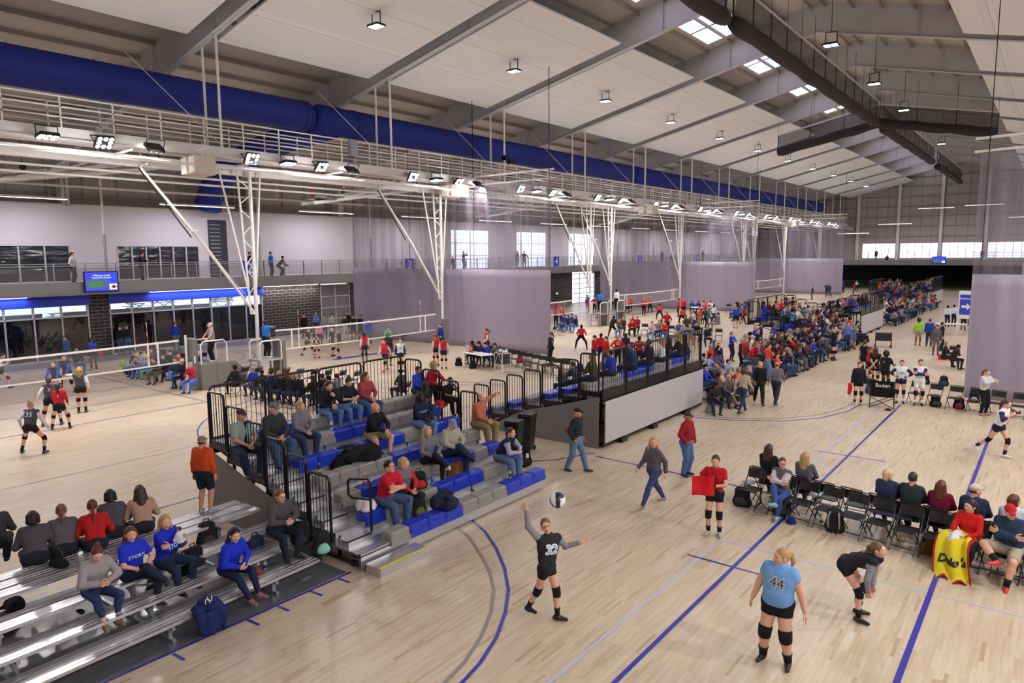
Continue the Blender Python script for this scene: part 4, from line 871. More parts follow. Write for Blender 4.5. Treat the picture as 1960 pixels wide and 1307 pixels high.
# ================================================================== people
def V3(*a): return np.array(a, float)
class Field:
    def __init__(s, lo, hi, h):
        s.h = h; s.o = np.array(lo)-2*h; s.n = np.ceil((np.array(hi)-s.o)/h).astype(int)+3
        s.g = np.full(s.n, 1e3, np.float32); s.lab = np.zeros(s.n, np.int8); s.best = np.full(s.n, 1e3, np.float32)
        s.ax = [s.o[i]+h*np.arange(s.n[i]) for i in range(3)]
    def _sub(s, lo, hi):
        a = np.clip(np.floor((lo-s.o)/s.h).astype(int), 0, s.n-1); b = np.clip(np.ceil((hi-s.o)/s.h).astype(int)+1, 1, s.n)
        sl = tuple(slice(a[i], b[i]) for i in range(3)); X, Y, Z = np.meshgrid(s.ax[0][sl[0]], s.ax[1][sl[1]], s.ax[2][sl[2]], indexing='ij', sparse=True)
        return sl, X, Y, Z
    def _mix(s, sl, d, k, lab):
        d = d.astype(np.float32); g = s.g[sl]
        if lab is not None: m = d < s.best[sl]; s.lab[sl][m] = lab; s.best[sl][m] = d[m]
        h = np.maximum(k-np.abs(g-d), 0)/k; s.g[sl] = np.minimum(g, d)-h*h*k*.25
    def cone(s, a, b, ra, rb, k=.03, lab=None, flat=None):
        a = np.asarray(a, float); b = np.asarray(b, float); R = max(ra, rb)+k+2*s.h; sl, X, Y, Z = s._sub(np.minimum(a,b)-R, np.maximum(a,b)+R)
        ab = b-a; L2 = max(ab@ab, 1e-9); t = ((X-a[0])*ab[0]+(Y-a[1])*ab[1]+(Z-a[2])*ab[2])/L2; tc = np.clip(t, 0, 1)
        d = np.sqrt((X-a[0]-ab[0]*tc)**2+(Y-a[1]-ab[1]*tc)**2+(Z-a[2]-ab[2]*tc)**2)-(ra+(rb-ra)*tc)
        if flat: # cut flat past the far end
            d = np.maximum(d, (t-1)*sqrt(L2)-flat)
        s._mix(sl, d, k, lab)
    def ell(s, c, r, k=.03, lab=None, sub=False):
        c = np.asarray(c, float); r = np.asarray(r, float); R = r+k+2*s.h; sl, X, Y, Z = s._sub(c-R, c+R)
        q = np.sqrt(((X-c[0])/r[0])**2+((Y-c[1])/r[1])**2+((Z-c[2])/r[2])**2); d = (q-1)*r.min()
        if sub: s.g[sl] = np.maximum(s.g[sl], -d.astype(np.float32)); return
        s._mix(sl, d, k, lab)
    def cut(s, p, n):
        "remove what lies on the n side of p"
        X, Y, Z = np.meshgrid(*s.ax, indexing='ij', sparse=True); s.g = np.maximum(s.g, ((X-p[0])*n[0]+(Y-p[1])*n[1]+(Z-p[2])*n[2]).astype(np.float32))
    def mesh(s):
        g = s.g; ins = g < 0; n = g.shape
        c8 = [(i,j,k) for i in (0,1) for j in (0,1) for k in (0,1)]; m = tuple(q-1 for q in n)
        S_ = sum(ins[i:i+m[0], j:j+m[1], k:k+m[2]].astype(np.int8) for i,j,k in c8); act = (S_ > 0) & (S_ < 8)
        idx = np.full(m, -1, np.int32); cells = np.argwhere(act); idx[act] = np.arange(len(cells))
        P = np.zeros((len(cells),3)); Wt = np.zeros(len(cells))
        for a in c8:
            for ax in range(3):
                if a[ax]: continue
                b = list(a); b[ax] = 1
                ga = g[cells[:,0]+a[0], cells[:,1]+a[1], cells[:,2]+a[2]]; gb = g[cells[:,0]+b[0], cells[:,1]+b[1], cells[:,2]+b[2]]
                cr = (ga < 0) != (gb < 0); t = np.where(cr, ga/np.where(cr, ga-gb, 1), 0); p = np.array(a, float)[None]+t[:,None]*np.eye(3)[ax]
                P += p*cr[:,None]; Wt += cr
        P = (cells+P/Wt[:,None])*s.h+s.o; F_ = []
        for ax in range(3):
            u, v = (ax+1)%3, (ax+2)%3
            sa = [slice(1,-1)]*3; sa[ax] = slice(0,-1); sb = list(sa); sb[ax] = slice(1,None)
            A = ins[tuple(sa)]; B = ins[tuple(sb)]
            for flip, mk in ((0, A & ~B), (1, ~A & B)):
                e = np.argwhere(mk); 
                if not len(e): continue
                e = e+1; e[:,ax] -= 1
                def ci(du, dv): q = e.copy(); q[:,u] += du; q[:,v] += dv; return idx[q[:,0],q[:,1],q[:,2]]
                q = np.stack([ci(-1,-1), ci(0,-1), ci(0,0), ci(-1,0)], 1)
                F_.append(q[:, ::-1] if flip else q)
        F_ = np.concatenate(F_); F_ = F_[(F_ >= 0).all(1)]
        ii = np.clip(np.round((P-s.o)/s.h).astype(int), 0, np.array(n)-1); L_ = s.lab[ii[:,0],ii[:,1],ii[:,2]]
        return P, F_, L_
def np_mesh(name, P, F_, mi=None, mats=(), smooth=True):
    me = bpy.data.meshes.new(name); me.vertices.add(len(P)); me.vertices.foreach_set('co', np.asarray(P, np.float32).ravel())
    F_ = np.asarray(F_, np.int32); n = F_.shape[1]; me.loops.add(F_.size); me.loops.foreach_set('vertex_index', F_.ravel()); me.polygons.add(len(F_))
    me.polygons.foreach_set('loop_start', np.arange(0, F_.size, n, dtype=np.int32)); me.polygons.foreach_set('loop_total', np.full(len(F_), n, np.int32))
    for m in mats: me.materials.append(m)
    if mi is not None: me.polygons.foreach_set('material_index', np.asarray(mi, np.int32))
    me.polygons.foreach_set('use_smooth', np.ones(len(F_), bool)); me.update(calc_edges=True); return me
def relax(P, F_, it=1):
    for _ in range(it):
        acc = np.zeros_like(P); cnt = np.zeros(len(P)); n = F_.shape[1]
        for k in range(n): a, b = F_[:,k], F_[:,(k+1)%n]; np.add.at(acc, a, P[b]); np.add.at(cnt, a, 1)
        P = P*.5+acc/np.maximum(cnt,1)[:,None]*.5
    return P
# ---- head template (origin at the middle of the head, facing +y)
def head_template():
    f = Field((-.11,-.13,-.2), (.11,.14,.14), .0075)
    f.ell((0,-.012,.025),(.074,.094,.098),.02); f.ell((0,.028,-.045),(.055,.06,.062),.03); f.ell((0,.062,-.088),(.028,.026,.024),.025)
    f.ell((0,.05,.0),(.062,.045,.06),.03)
    for s in (-1,1): f.ell((s*.078,-.008,-.005),(.013,.022,.034),.008); f.ell((s*.036,.068,-.025),(.022,.02,.022),.02); f.ell((s*.03,.098,.014),(.017,.012,.011),.01,sub=True)
    f.cone((0,.088,.018),(0,.112,-.022),.009,.0145,.014); f.ell((0,.08,.037),(.05,.018,.013),.02); f.ell((0,.094,-.052),(.024,.012,.010),.012)
    f.cone((0,-.022,-.06),(0,-.035,-.19),.05,.056,.04)
    P, Q, _ = f.mesh(); P = relax(P, Q); mi = np.zeros(len(Q), int)
    ctr = P[Q].mean(1); mi[(abs(ctr[:,0]) < .024) & (abs(ctr[:,2]+.052) < .009) & (ctr[:,1] > .088)] = 3
    ms = [P]; qs = [Q]; mis = [mi]; off = len(P)
    def add(mb, mid):
        nonlocal off
        for face in mb.f:
            q = list(face)+[face[-1]]*(4-len(face)) if len(face) < 5 else None
            qs[-1:] = [np.concatenate([qs[-1], np.array([q])+off])] if q else qs[-1:]
            if q: mis[-1] = np.concatenate([mis[-1], [mid]])
        ms.append(np.array(mb.v)); off += len(mb.v)
    for s in (-1,1):
        add(MB().ball((s*.03,.079,.013),.0155,8), 1); add(MB().ball((s*.03,.0915,.0125),.0068,6), 2)
        b = MB(); b.add([(s*.012,.102,.034),(s*.048,.089,.036),(s*.048,.088,.041),(s*.012,.101,.040),(s*.012,.094,.034),(s*.048,.081,.036),(s*.048,.080,.041),(s*.012,.093,.040)],[(0,1,2,3),(7,6,5,4),(0,4,5,1),(3,2,6,7),(1,5,6,2),(0,3,7,4)]); add(b, 2)
    return np.concatenate(ms), qs[-1], mis[-1]
HEAD = head_template()
_hair = {}
def hair_template(style, lo=False):
    key = (style, lo)
    if key in _hair: return _hair[key]
    f = Field((-.2,-.26,-.42), (.2,.18,.24), .02 if lo else .0105); g = .018 if lo else .009
    def shell(front=.062, low=-.02, r=.0):
        f.ell((0,-.016,.03),(.074+g+r,.094+g+r,.098+g+r),.02)
    if style in ('cap','visor','beanie'):
        f.ell((0,-.012,.052),(.083,.1,.082),.01); f.cut((0,0,.035),(0,-.1,-1))
        f.cone((-.03,.085,.055),(-.03,.145,.04),.018,.012,.01); f.cone((.03,.085,.055),(.03,.145,.04),.018,.012,.01); f.cone((0,.085,.057),(0,.155,.041),.018,.012,.01)
    elif style == 'bald': f.ell((0,-.018,-.0),(.08,.098,.05),.01); f.ell((0,.07,.0),(.2,.075,.2),.0,sub=True); f.cut((0,0,-.05),(0,0,-1))
    else:
        r = {'afro':.035,'curly':.028,'thick':.014}.get(style,0.); shell(r=r)
        f.ell((0,.1,-.022),(.074,.079,.112),.0,sub=True); f.cut((0,.0,-.055),(0,.25,-1)) if style in ('short','bun','pony','braid','crop') else None
        if style in ('long','longback'):
            for s in (-1,1): f.cone((s*.068,-.045,.03),(s*.092,-.05,-.15),.03,.036,.03); f.cone((s*.092,-.05,-.15),(s*.095,-.01,-.26),.034,.02,.03)
            f.cone((0,-.085,.02),(0,-.105,-.24),.055,.045,.04); f.cone((.04,-.08,.02),(.05,-.09,-.24),.045,.03,.03); f.cone((-.04,-.08,.02),(-.05,-.09,-.24),.045,.03,.03)
        elif style == 'bob':
            for s in (-1,1): f.cone((s*.068,-.035,.04),(s*.08,-.03,-.07),.033,.03,.03)
            f.cone((0,-.08,.02),(0,-.085,-.08),.06,.05,.03)
        elif style == 'pony': f.ell((0,-.125,.045),(.026,.026,.026),.015); f.cone((0,-.135,.04),(0,-.165,-.06),.024,.03,.02); f.cone((0,-.165,-.06),(.01,-.15,-.22),.03,.012,.02)
        elif style == 'braid': f.cone((0,-.12,.04),(0,-.13,-.1),.028,.024,.02); f.cone((0,-.13,-.1),(0,-.125,-.36),.024,.012,.02)
        elif style == 'bun': f.ell((0,-.06,.15),(.04,.04,.036),.015)
        elif style in ('afro','curly'):
            rr = random.Random(3)
            for i in range(26): a, b_ = rr.uniform(0,2*pi), rr.uniform(-.15,1.4); f.ell((.095*cos(a)*cos(b_),-.03+.11*sin(a)*cos(b_),.04+.115*sin(b_)),(.028,.028,.028),.012)
            f.ell((0,.11,-.03),(.065,.06,.09),.0,sub=True)
    P, Q, _ = f.mesh(); P = relax(P, Q, 1); me = np_mesh('hair', P, Q, None, [M['blackc']]); _hair[key] = me; return me
def hand_tubes(mb, wrist, dirv, palmn, size, curl, flip, mi=0):
    "palm and five separate bent fingers; dirv from the wrist outwards, palmn = direction the palm faces, flip = thumb side"
    d = Vector(dirv).normalized(); n = Vector(palmn); n = (n-d*n.dot(d)).normalized(); s = d.cross(n)*flip; w = Vector(wrist); k = size
    for q in (-.026,-.009,.009,.026):
        mb.tube([w+s*q*.6*k, w+s*q*k+d*.045*k, w+s*q*1.1*k+d*.088*k], [.015*k,.0145*k,.0115*k], 6, mi)
    for i, (q, L) in enumerate(((.029,.066),(.0105,.076),(-.0085,.07),(-.027,.054))):
        p = w+s*q*1.08*k+d*.086*k; pts = [p]; a = curl*.55; dd = d.copy()
        for j, fr in enumerate((.44,.31,.25)):
            ang = a*(1+.5*j); dd = (d*cos(ang*(j+1))+n*sin(ang*(j+1))+s*q*1.6).normalized(); pts.append(pts[-1]+dd*L*fr*k)
        mb.tube(pts, [.0098*k,.0092*k,.0084*k,.0058*k], 6, mi)
    p = w+s*.024*k+d*.02*k; t1 = (d*.55+s*.8+n*.25).normalized(); t2 = (d*.85+s*.35+n*.45*(.4+curl)).normalized()
    mb.tube([p, p+t1*.038*k, p+t1*.038*k+t2*.03*k, p+t1*.038*k+t2*.056*k], [.0135*k,.0115*k,.010*k,.007*k], 6, mi)
def ik(a, b, l1, l2, pole):
    a, b, pole = map(lambda q: np.asarray(q, float), (a,b,pole)); d = b-a; L = np.linalg.norm(d)
    if L > (l1+l2)*.995: b = a+d/L*(l1+l2)*.995; d = b-a; L = np.linalg.norm(d)
    x = (l1*l1-l2*l2+L*L)/(2*L); h = sqrt(max(l1*l1-x*x, 0)); u = d/L; p = pole-u*(pole@u); p = p/(np.linalg.norm(p)+1e-9); return a+u*x+p*h, b
# poses: pel, lean, side, twist, head yaw / nod, feet, hands, elbow poles  (metres for a 1.70 m figure, facing +y, its right hand at +x)
def pose(kind, **o):
    P = dict(pel=(0,0,.9), lean=3, side=0, twist=0, hy=0, nod=0, fl=(-.11,0,.08), fr=(.11,0,.08), yl=12, yr=-12, hl=(-.25,.03,.83), hr=(.25,.03,.83), el=(-.3,-1,0), er=(.3,-1,0), kl=(-.1,1,0), kr=(.1,1,0), curl=.5, toe=0)
    K = {
     'stand': {}, 'cross': dict(hl=(.1,.22,1.2),hr=(-.1,.24,1.17),el=(-1,.2,-.6),er=(1,.2,-.6)), 'hips': dict(hl=(-.16,.06,1.0),hr=(.16,.06,1.0),el=(-1,-.3,.1),er=(1,-.3,.1),curl=.8),
     'walk': dict(pel=(0,0,.88),lean=6,fl=(-.08,.36,.09),fr=(.09,-.38,.14),hl=(-.24,-.14,.86),hr=(.22,.28,.92),el=(-.3,-1,0),er=(.3,-1,0)),
     'walk2': dict(pel=(0,0,.88),lean=5,fr=(.08,.36,.09),fl=(-.09,-.36,.14),hr=(.24,-.14,.86),hl=(-.22,.26,.92)),
     'pockets': dict(hl=(-.2,.12,.93),hr=(.2,.12,.93),el=(-1,-.6,0),er=(1,-.6,0),curl=.9), 'phone': dict(hl=(-.06,.33,1.2),hr=(.07,.34,1.2),el=(-.8,-.2,-1),er=(.8,-.2,-1),nod=14,curl=.9),
     'camera': dict(hl=(-.09,.28,1.5),hr=(.09,.28,1.5),el=(-.8,.1,-1),er=(.8,.1,-1),curl=.8), 'behind': dict(hl=(.04,-.17,.93),hr=(-.04,-.18,.92),el=(-1,-.8,0),er=(1,-.8,0)),
     'ready': dict(pel=(0,-.12,.74),lean=42,fl=(-.26,.02,.08),fr=(.26,.04,.08),hl=(-.2,.5,.72),hr=(.2,.5,.72),kl=(-.3,1,0),kr=(.3,1,0),nod=-25), 
     'knees': dict(pel=(0,-.2,.84),lean=72,fl=(-.13,.0,.08),fr=(.13,.02,.08),hl=(-.15,.17,.52),hr=(.15,.17,.52),el=(-1,-.4,0),er=(1,-.4,0),nod=-48,curl=.7),
     'jump': dict(pel=(0,0,.98),lean=2,fl=(-.09,-.05,.15),fr=(.1,-.14,.2),hl=(-.16,.16,2.0),hr=(.17,.18,2.05),el=(-1,-.2,0),er=(1,-.2,0),nod=-20,curl=.15,toe=-45),
     'reach': dict(hl=(-.2,.3,1.9),hr=(.25,.02,.85),el=(-1,0,0),nod=-20,curl=.3), 'run': dict(pel=(0,0,.86),lean=14,fl=(-.09,.28,.1),fr=(.1,-.46,.34),hl=(-.17,.3,1.2),hr=(.18,.24,1.14),el=(-.5,-1,-.3),er=(.5,-1,-.3),toe=0),
     'clap': dict(hl=(-.05,.36,1.24),hr=(.06,.38,1.3),el=(-1,-.1,-.8),er=(1,-.1,-.8),curl=.15), 'lunge': dict(pel=(0,0,.78),lean=35,fl=(-.34,.1,.08),fr=(.36,-.05,.08),hl=(-.24,.42,.8),hr=(.28,.4,.8),kl=(-.5,1,0),kr=(.5,1,0),nod=-20),
     'point': dict(hl=(-.75,.28,1.3),hr=(.22,.1,.85)),
     'sit': dict(pel=(0,0,.115),lean=8,fl=(-.13,.40,-.325),fr=(.13,.40,-.325),hl=(-.05,.33,.22),hr=(.06,.34,.21),el=(-1,-.5,0),er=(1,-.5,0),kl=(-.25,.2,1),kr=(.25,.2,1)),
     'sitlean': dict(pel=(0,0,.115),lean=36,fl=(-.15,.40,-.325),fr=(.15,.40,-.325),hl=(-.04,.48,.26),hr=(.05,.49,.25),el=(-.7,.1,-.5),er=(.7,.1,-.5),kl=(-.3,.2,1),kr=(.3,.2,1),nod=-20),
     'sitcross': dict(pel=(0,0,.115),lean=3,fl=(-.12,.41,-.325),fr=(-.16,.62,.02),hl=(-.06,.3,.27),hr=(.06,.3,.25),el=(-1,-.5,0),er=(1,-.5,0),kl=(-.1,.2,1),kr=(.2,.3,1)),
     'sitarms': dict(pel=(0,0,.115),lean=5,fl=(-.13,.40,-.325),fr=(.13,.41,-.325),hl=(.12,.22,.42),hr=(-.12,.24,.39),el=(-1,.2,-.6),er=(1,.2,-.6),kl=(-.2,.2,1),kr=(.2,.2,1)),
     'sithunch': dict(pel=(0,0,.115),lean=28,fl=(-.12,.4,-.325),fr=(.12,.4,-.325),hl=(-.1,.36,.3),hr=(.1,.36,.3),el=(-.5,-.2,-1),er=(.5,-.2,-1),kl=(-.2,.2,1),kr=(.2,.2,1),nod=5),
     'sitchin': dict(pel=(0,0,.115),lean=20,fl=(-.12,.40,-.325),fr=(.12,.40,-.325),hl=(-.03,.36,.5),hr=(.06,.36,.24),el=(-.6,.5,-1),er=(1,-.5,0),kl=(-.2,.2,1),kr=(.2,.2,1)),
     'sitphone': dict(pel=(0,0,.115),lean=14,fl=(-.12,.40,-.325),fr=(.12,.40,-.325),hl=(-.05,.36,.32),hr=(.06,.36,.32),el=(-1,-.3,-.3),er=(1,-.3,-.3),kl=(-.2,.2,1),kr=(.2,.2,1),nod=22),
     'floor': dict(pel=(0,0,.12),lean=-4,fl=(-.14,.48,.07),fr=(.14,.5,.07),hl=(-.1,.36,.42),hr=(.1,.38,.4),el=(-1,-.2,0),er=(1,-.2,0),kl=(-.3,.2,1),kr=(.3,.2,1)),
    }[kind]; P.update(K); P.update(o); return P
def rotz(v, a): c, s = cos(a), sin(a); return V3(v[0]*c-v[1]*s, v[0]*s+v[1]*c, v[2])
def bones(p, s):
    pel = V3(*p['pel'])*s; ln, sd, tw = radians(p['lean']), radians(p['side']), radians(p['twist'])
    u = V3(sin(sd), sin(ln)*cos(sd), cos(ln)*cos(sd)); tilt = V3(sin(sd*.5), sin(ln*.75), cos(ln*.75)); tilt /= np.linalg.norm(tilt)
    r = rotz(V3(1,0,0), tw); r = r-u*(r@u); r /= np.linalg.norm(r); r0 = V3(1,0,0); fw = np.cross(u, r); 
    J = dict(pel=pel, wst=pel+tilt*.14*s, rib=pel+tilt*.14*s+u*.14*s, nk=pel+tilt*.14*s+u*.37*s, u=u, r=r, fw=fw, r0=r0)
    J['sc'] = J['nk']-u*.055*s; J['shl'] = J['sc']-r*.165*s; J['shr'] = J['sc']+r*.165*s
    for q, sg in (('l',-1),('r',1)):
        hip = pel+r0*sg*.085*s-V3(0,0,.02*s); ft = V3(*p['f'+q])*s; J['hip'+q] = hip; J['kn'+q], J['an'+q] = ik(hip, ft, .42*s, .40*s, p['k'+q])
        J['el'+q], J['wr'+q] = ik(J['sh'+q], V3(*p['h'+q])*s, .275*s, .25*s, p['e'+q])
    na = max(-60, min(60, p['lean']*.55+p['nod'])); na = radians(na); hu = V3(u[0]*.6, sin(na), cos(na)); hu /= np.linalg.norm(hu)
    hf = rotz(V3(0,1,0), tw+radians(p['hy'])); hf = hf-hu*(hf@hu); hf /= np.linalg.norm(hf); J['hu'] = hu; J['hf'] = hf; J['hr'] = np.cross(hf, hu); J['hd'] = J['nk']+hu*.135*s; return J
def body_prims(f, J, s, b=1., fem=False, inf=0., part='all', lab=None, sleeve=1., legend=1., loose=0., h=0.):
    k = .05*s; R = lambda q: (q*s*b+inf)
    l0 = lab or {}
    if part in ('all','torso'):
        for base, w, r, t in ((J['pel'],.078,.098,'bot'),(J['wst'],.055 if fem else .065,.087+loose*.03,'top'),(J['rib'],.068,.097+loose*.02,'top'),(J['rib']+J['u']*.09*s,.082,.092+loose*.015,'top')):
            rr = J['r0'] if t == 'bot' else J['r']; f.cone(base-rr*w*s, base+rr*w*s, R(r), R(r), k, l0.get(t))
        f.cone(J['shl']+J['r']*.03*s, J['shr']-J['r']*.03*s, R(.056), R(.056), k, l0.get('top')); f.cone(J['nk'], J['sc'], R(.055), R(.08), k, l0.get('top'))
        f.cone(J['wst'], J['rib'], R(.08), R(.085), k, l0.get('top'))
        if b > 1.15: f.ell(J['wst']+J['fw']*.03*s*b, V3(.13,.11,.13)*s*b+inf, k, l0.get('top'))
        if fem:
            for sg in (-1,1): f.ell(J['rib']+J['u']*.06*s+J['r']*sg*.065*s+J['fw']*.072*s, V3(.055,.055,.055)*s+inf, .03*s, l0.get('top'))
    if part in ('all','torso','arms'):
        for q in 'lr':
            if sleeve > 0:
                e = J['el'+q]; sh = J['sh'+q]; a = min(1, sleeve*2); f.cone(sh, sh+(e-sh)*a, R(.05)+loose*.01, R(.05+(.037-.05)*a)+loose*.012, .03*s, l0.get('top'), flat=(.004 if a < 1 else None))
                if sleeve > .5: c = min(1,(sleeve-.5)*2); w = J['wr'+q]; f.cone(e, e+(w-e)*c, R(.038)+loose*.01, R(.038+(.027-.038)*c)+loose*.01, .025*s, l0.get('top'), flat=(.004 if c < 1 or inf else None))
    if part in ('all','legs'):
        if part == 'legs': f.cone(J['pel']-J['r0']*.078*s, J['pel']+J['r0']*.078*s, R(.1), R(.1), k, l0.get('bot')); f.cone(J['pel'], J['pel']+(J['wst']-J['pel'])*.55, R(.1), R(.098), k, l0.get('bot'))
        for q in 'lr':
            hp, kn, an = J['hip'+q], J['kn'+q], J['an'+q]; a = min(1, legend*2); rh = .088
            f.cone(hp, hp+(kn-hp)*a, R(rh)+loose*.008, R(rh+(.056-rh)*a)+loose*.014, .035*s, l0.get('bot'), flat=(.004 if a < 1 and inf else None))
            f.ell(hp-J['fw']*.045*s, V3(.082,.078,.082)*s*b+inf, .04*s, l0.get('bot'))
            if legend > .5:
                c = min(1,(legend-.5)*2); kk = kn+(an-kn)*.3; bk = np.cross(J['r0'], an-kn); bk = -bk/(np.linalg.norm(bk)+1e-9)
                f.cone(kn, kk-bk*0+bk*.012*s, R(.053)+loose*.012, R(.055)+loose*.012, .025*s, l0.get('bot')); f.cone(kk+bk*.012*s, kn+(an-kn)*c, R(.055)+loose*.012, R(.035)+loose*.018, .025*s, l0.get('bot'), flat=(.004 if inf else None))
def foot_dirs(J, p, q):
    an, kn = J['an'+q], J['kn'+q]; y = radians(p['y'+q]); d = rotz(V3(0,1,0), y); sh = an-kn; 
    t = radians(p['toe']); dd = d*cos(t)+V3(0,0,sin(t))
    if sh[2] > -.75*np.linalg.norm(sh):      # shank far from vertical: foot square to it
        u = sh/np.linalg.norm(sh); dd = d-u*(d@u)*.8; dd = dd/np.linalg.norm(dd)
    return dd
SK = dict(f='#d9a58c', m='#c48f72', t='#a97555', b='#6b4531', d='#4a3024')
HC = dict(bk='#17120f', br='#3d2a1e', lb='#6e4e34', bl='#b28d5a', gy='#8f8a84', rd='#5e2f1e', pb='#cfb283', wh='#c8c0b4')
PC = [0]
def person(loc, rot, kind, top, bot, hair, skn='f', shoe='#2a2a30', h=1.68, b=1., fem=None, sleeve=None, legs=1., label='', group=None, q=.017, socks=None, pads=False, glasses=False, extras=None, loose=None, hem=0., **po):
    "a figure with its clothes, shoes and hair as parts"
    style, hc = hair; fem = (style in ('long','pony','bun','bob','braid','longback')) if fem is None else fem
    p = pose(kind, **po); s = h/1.7; J = bones(p, s); seated = p['pel'][2] < .5
    pts = np.array([J[k] for k in J if k in ('pel','nk','hd','shl','shr','hipl','hipr','knl','knr','anl','anr','ell','elr','wrl','wrr')])
    lo, hi = pts.min(0)-.2*b, pts.max(0)+.2*b
    f = Field(lo, hi, q*1.05); body_prims(f, J, s, b*.97, fem, 0, 'all', sleeve=1., legend=1.); f.cone(J['nk']-J['u']*.03*s, J['hd']-J['hu']*.05*s, .054*s, .05*s, .03)
    P, Q, _ = f.mesh(); P = relax(P, Q); mi = np.zeros(len(Q), int)
    # head and hands joined to the body surface
    Hp, Hq, Hm = HEAD; R = np.stack([J['hr'], J['hf'], J['hu']], 1); Hw = (Hp*s)@R.T+J['hd']
    hb = MB()
    for sd, fl in (('l',-1),('r',1)):
        d = J['wr'+sd]-J['el'+sd]; inward = (J['rib']-J['wr'+sd]); inward = inward if np.linalg.norm(inward) > .01 else V3(0,1,0)
        if p.get('palm'+sd) is not None: inward = V3(*p['palm'+sd])
        dd = V3(*p['hd'+sd]) if p.get('hd'+sd) is not None else d+V3(0,0,-.02)
        hand_tubes(hb, J['wr'+sd]-d/np.linalg.norm(d)*.01, dd, inward, s*1.02, p.get('curl'+sd, p['curl']), fl*(1 if np.cross(dd, inward)@J['r'] < 0 else 1))
    hq = np.array([list(t)+[t[-1]]*(4-len(t)) if len(t) < 5 else [t[0],t[1],t[2],t[3]] for t in hb.f]); 
    V_ = np.concatenate([P, Hw, np.array(hb.v)]); Fq = np.concatenate([Q, Hq+len(P), hq+len(P)+len(Hw)]); mi = np.concatenate([mi, Hm, np.zeros(len(hq), int)])
    me = np_mesh('person', V_, Fq, mi, [skin(SK.get(skn, skn)), mat('eye_white','#e8e2da',.3), mat('eye_dark','#1c1411',.3), mat('lip_'+skn, {'b':'#5a2f28','d':'#4a2622'}.get(skn,'#b0645a'), .5)])
    me.validate(); o = link('person', me, None, loc, rot); tag(o, label, 'person', group)
    base = V3(*loc); sleeve = sleeve if sleeve is not None else 1.
    lz = loose if loose is not None else (.5 if not fem else .2)
    if top:
        f = Field(lo, hi, q); body_prims(f, J, s, b, fem, .010, 'torso', sleeve=sleeve, loose=lz)
        hp = J['pel']-J['u']*(.03-.0+hem)*s if not seated else J['pel']+V3(0,0,-.09)*s; nn = -J['u'] if not seated else V3(0,0,-1)
        f.cut(hp, nn); nkp = J['nk']+J['u']*.012*s+J['fw']*.045*s; 
        c = top if isinstance(top,(list,tuple)) else [top]
        Pt, Qt, _ = f.mesh(); Pt = relax(Pt, Qt)
        mt = [cloth(x) for x in c]; mi = None
        if len(c) > 1:  # second colour for the sleeves
            ct = Pt[Qt].mean(1); dl = np.minimum(*[np.linalg.norm(np.cross(ct-J['sh'+z], J['el'+z]-J['sh'+z]), axis=1)/np.linalg.norm(J['el'+z]-J['sh'+z])+0*ct[:,0] for z in 'lr']); lat = np.abs((ct-J['sc'])@J['r'])
            arm = np.zeros(len(ct), bool)
            for z in 'lr':
                for a_, b_ in ((J['sh'+z],J['el'+z]),(J['el'+z],J['wr'+z])):
                    t = np.clip(((ct-a_)@(b_-a_))/((b_-a_)@(b_-a_)),0,1); dd = np.linalg.norm(ct-a_-t[:,None]*(b_-a_), axis=1); arm |= (dd < .066*s*b+.012) & ((t > .12) | (a_ is J['el'+z]))
            spine = np.linalg.norm(np.cross(ct-J['pel'], J['u']), axis=1); mi = (arm & ~((spine < .12*s*b))).astype(int)
        sh_ = link({'d':'shirt'}.get('d'), np_mesh('shirt', Pt, Qt, mi, mt), o)
    else: sh_ = None
    if bot:
        f = Field(lo, hi, q); body_prims(f, J, s, b, fem, .007 if legs < .5 or fem else .009, 'legs', legend=legs, loose=0. if (fem or legs < .3) else .8)
        if legs < .5 and not seated: f.cut(J['wst'], J['u'])
        Pt, Qt, _ = f.mesh(); Pt = relax(Pt, Qt); link('shorts' if legs < .6 else 'trousers', np_mesh('trousers', Pt, Qt, None, [cloth(bot)]), o)
    for sd in 'lr':
        d = foot_dirs(J, p, sd); an = J['an'+sd]; up = V3(0,0,1) if abs(d[2]) < .7 else J['r0']; side = np.cross(d, V3(0,0,1)); side /= np.linalg.norm(side)+1e-9; dn = np.cross(d, side); dn = dn if dn[2] < 0 else -dn
        f = Field(an-.3*s, an+.3*s, max(q*.75,.011)); hl_ = an+dn*.035*s-d*.045*s; f.cone(hl_, hl_+d*.09*s, .036*s, .036*s, .03); f.cone(hl_+d*.06*s, hl_+d*.195*s+dn*.008*s, .038*s, .029*s, .03); f.cone(an+V3(0,0,.0), hl_+d*.04*s, .04*s, .038*s, .03); f.cut(an+dn*.077*s, dn)
        Pt, Qt, _ = f.mesh(); ct = Pt[Qt].mean(1); sole = ((ct-an)@dn > .062*s).astype(int); link('shoe', np_mesh('shoe', Pt, Qt, sole, [mat('shoe_'+shoe, shoe, .5), mat('shoe_sole','#c9c6c2',.6)]), o)
        if socks:
            kn = J['kn'+sd]; MB().tube([an+(kn-an)*t for t in (.02,.2,.34)], [.041*s*b,.043*s*b,.052*s*b], 12).build('sock', cloth(socks), o, smooth=True)
        if pads:
            kn = J['kn'+sd]; a_ = J['hip'+sd]; m_ = MB(); up_ = (a_-kn)/np.linalg.norm(a_-kn); dn_ = (an-kn)/np.linalg.norm(an-kn); m_.tube([kn+up_*.075*s, kn+up_*.03*s, kn+dn_*.03*s, kn+dn_*.085*s], [.07*s*b,.068*s*b,.066*s*b,.062*s*b], 14); m_.build('knee_pad', M['blackc'], o, smooth=True)
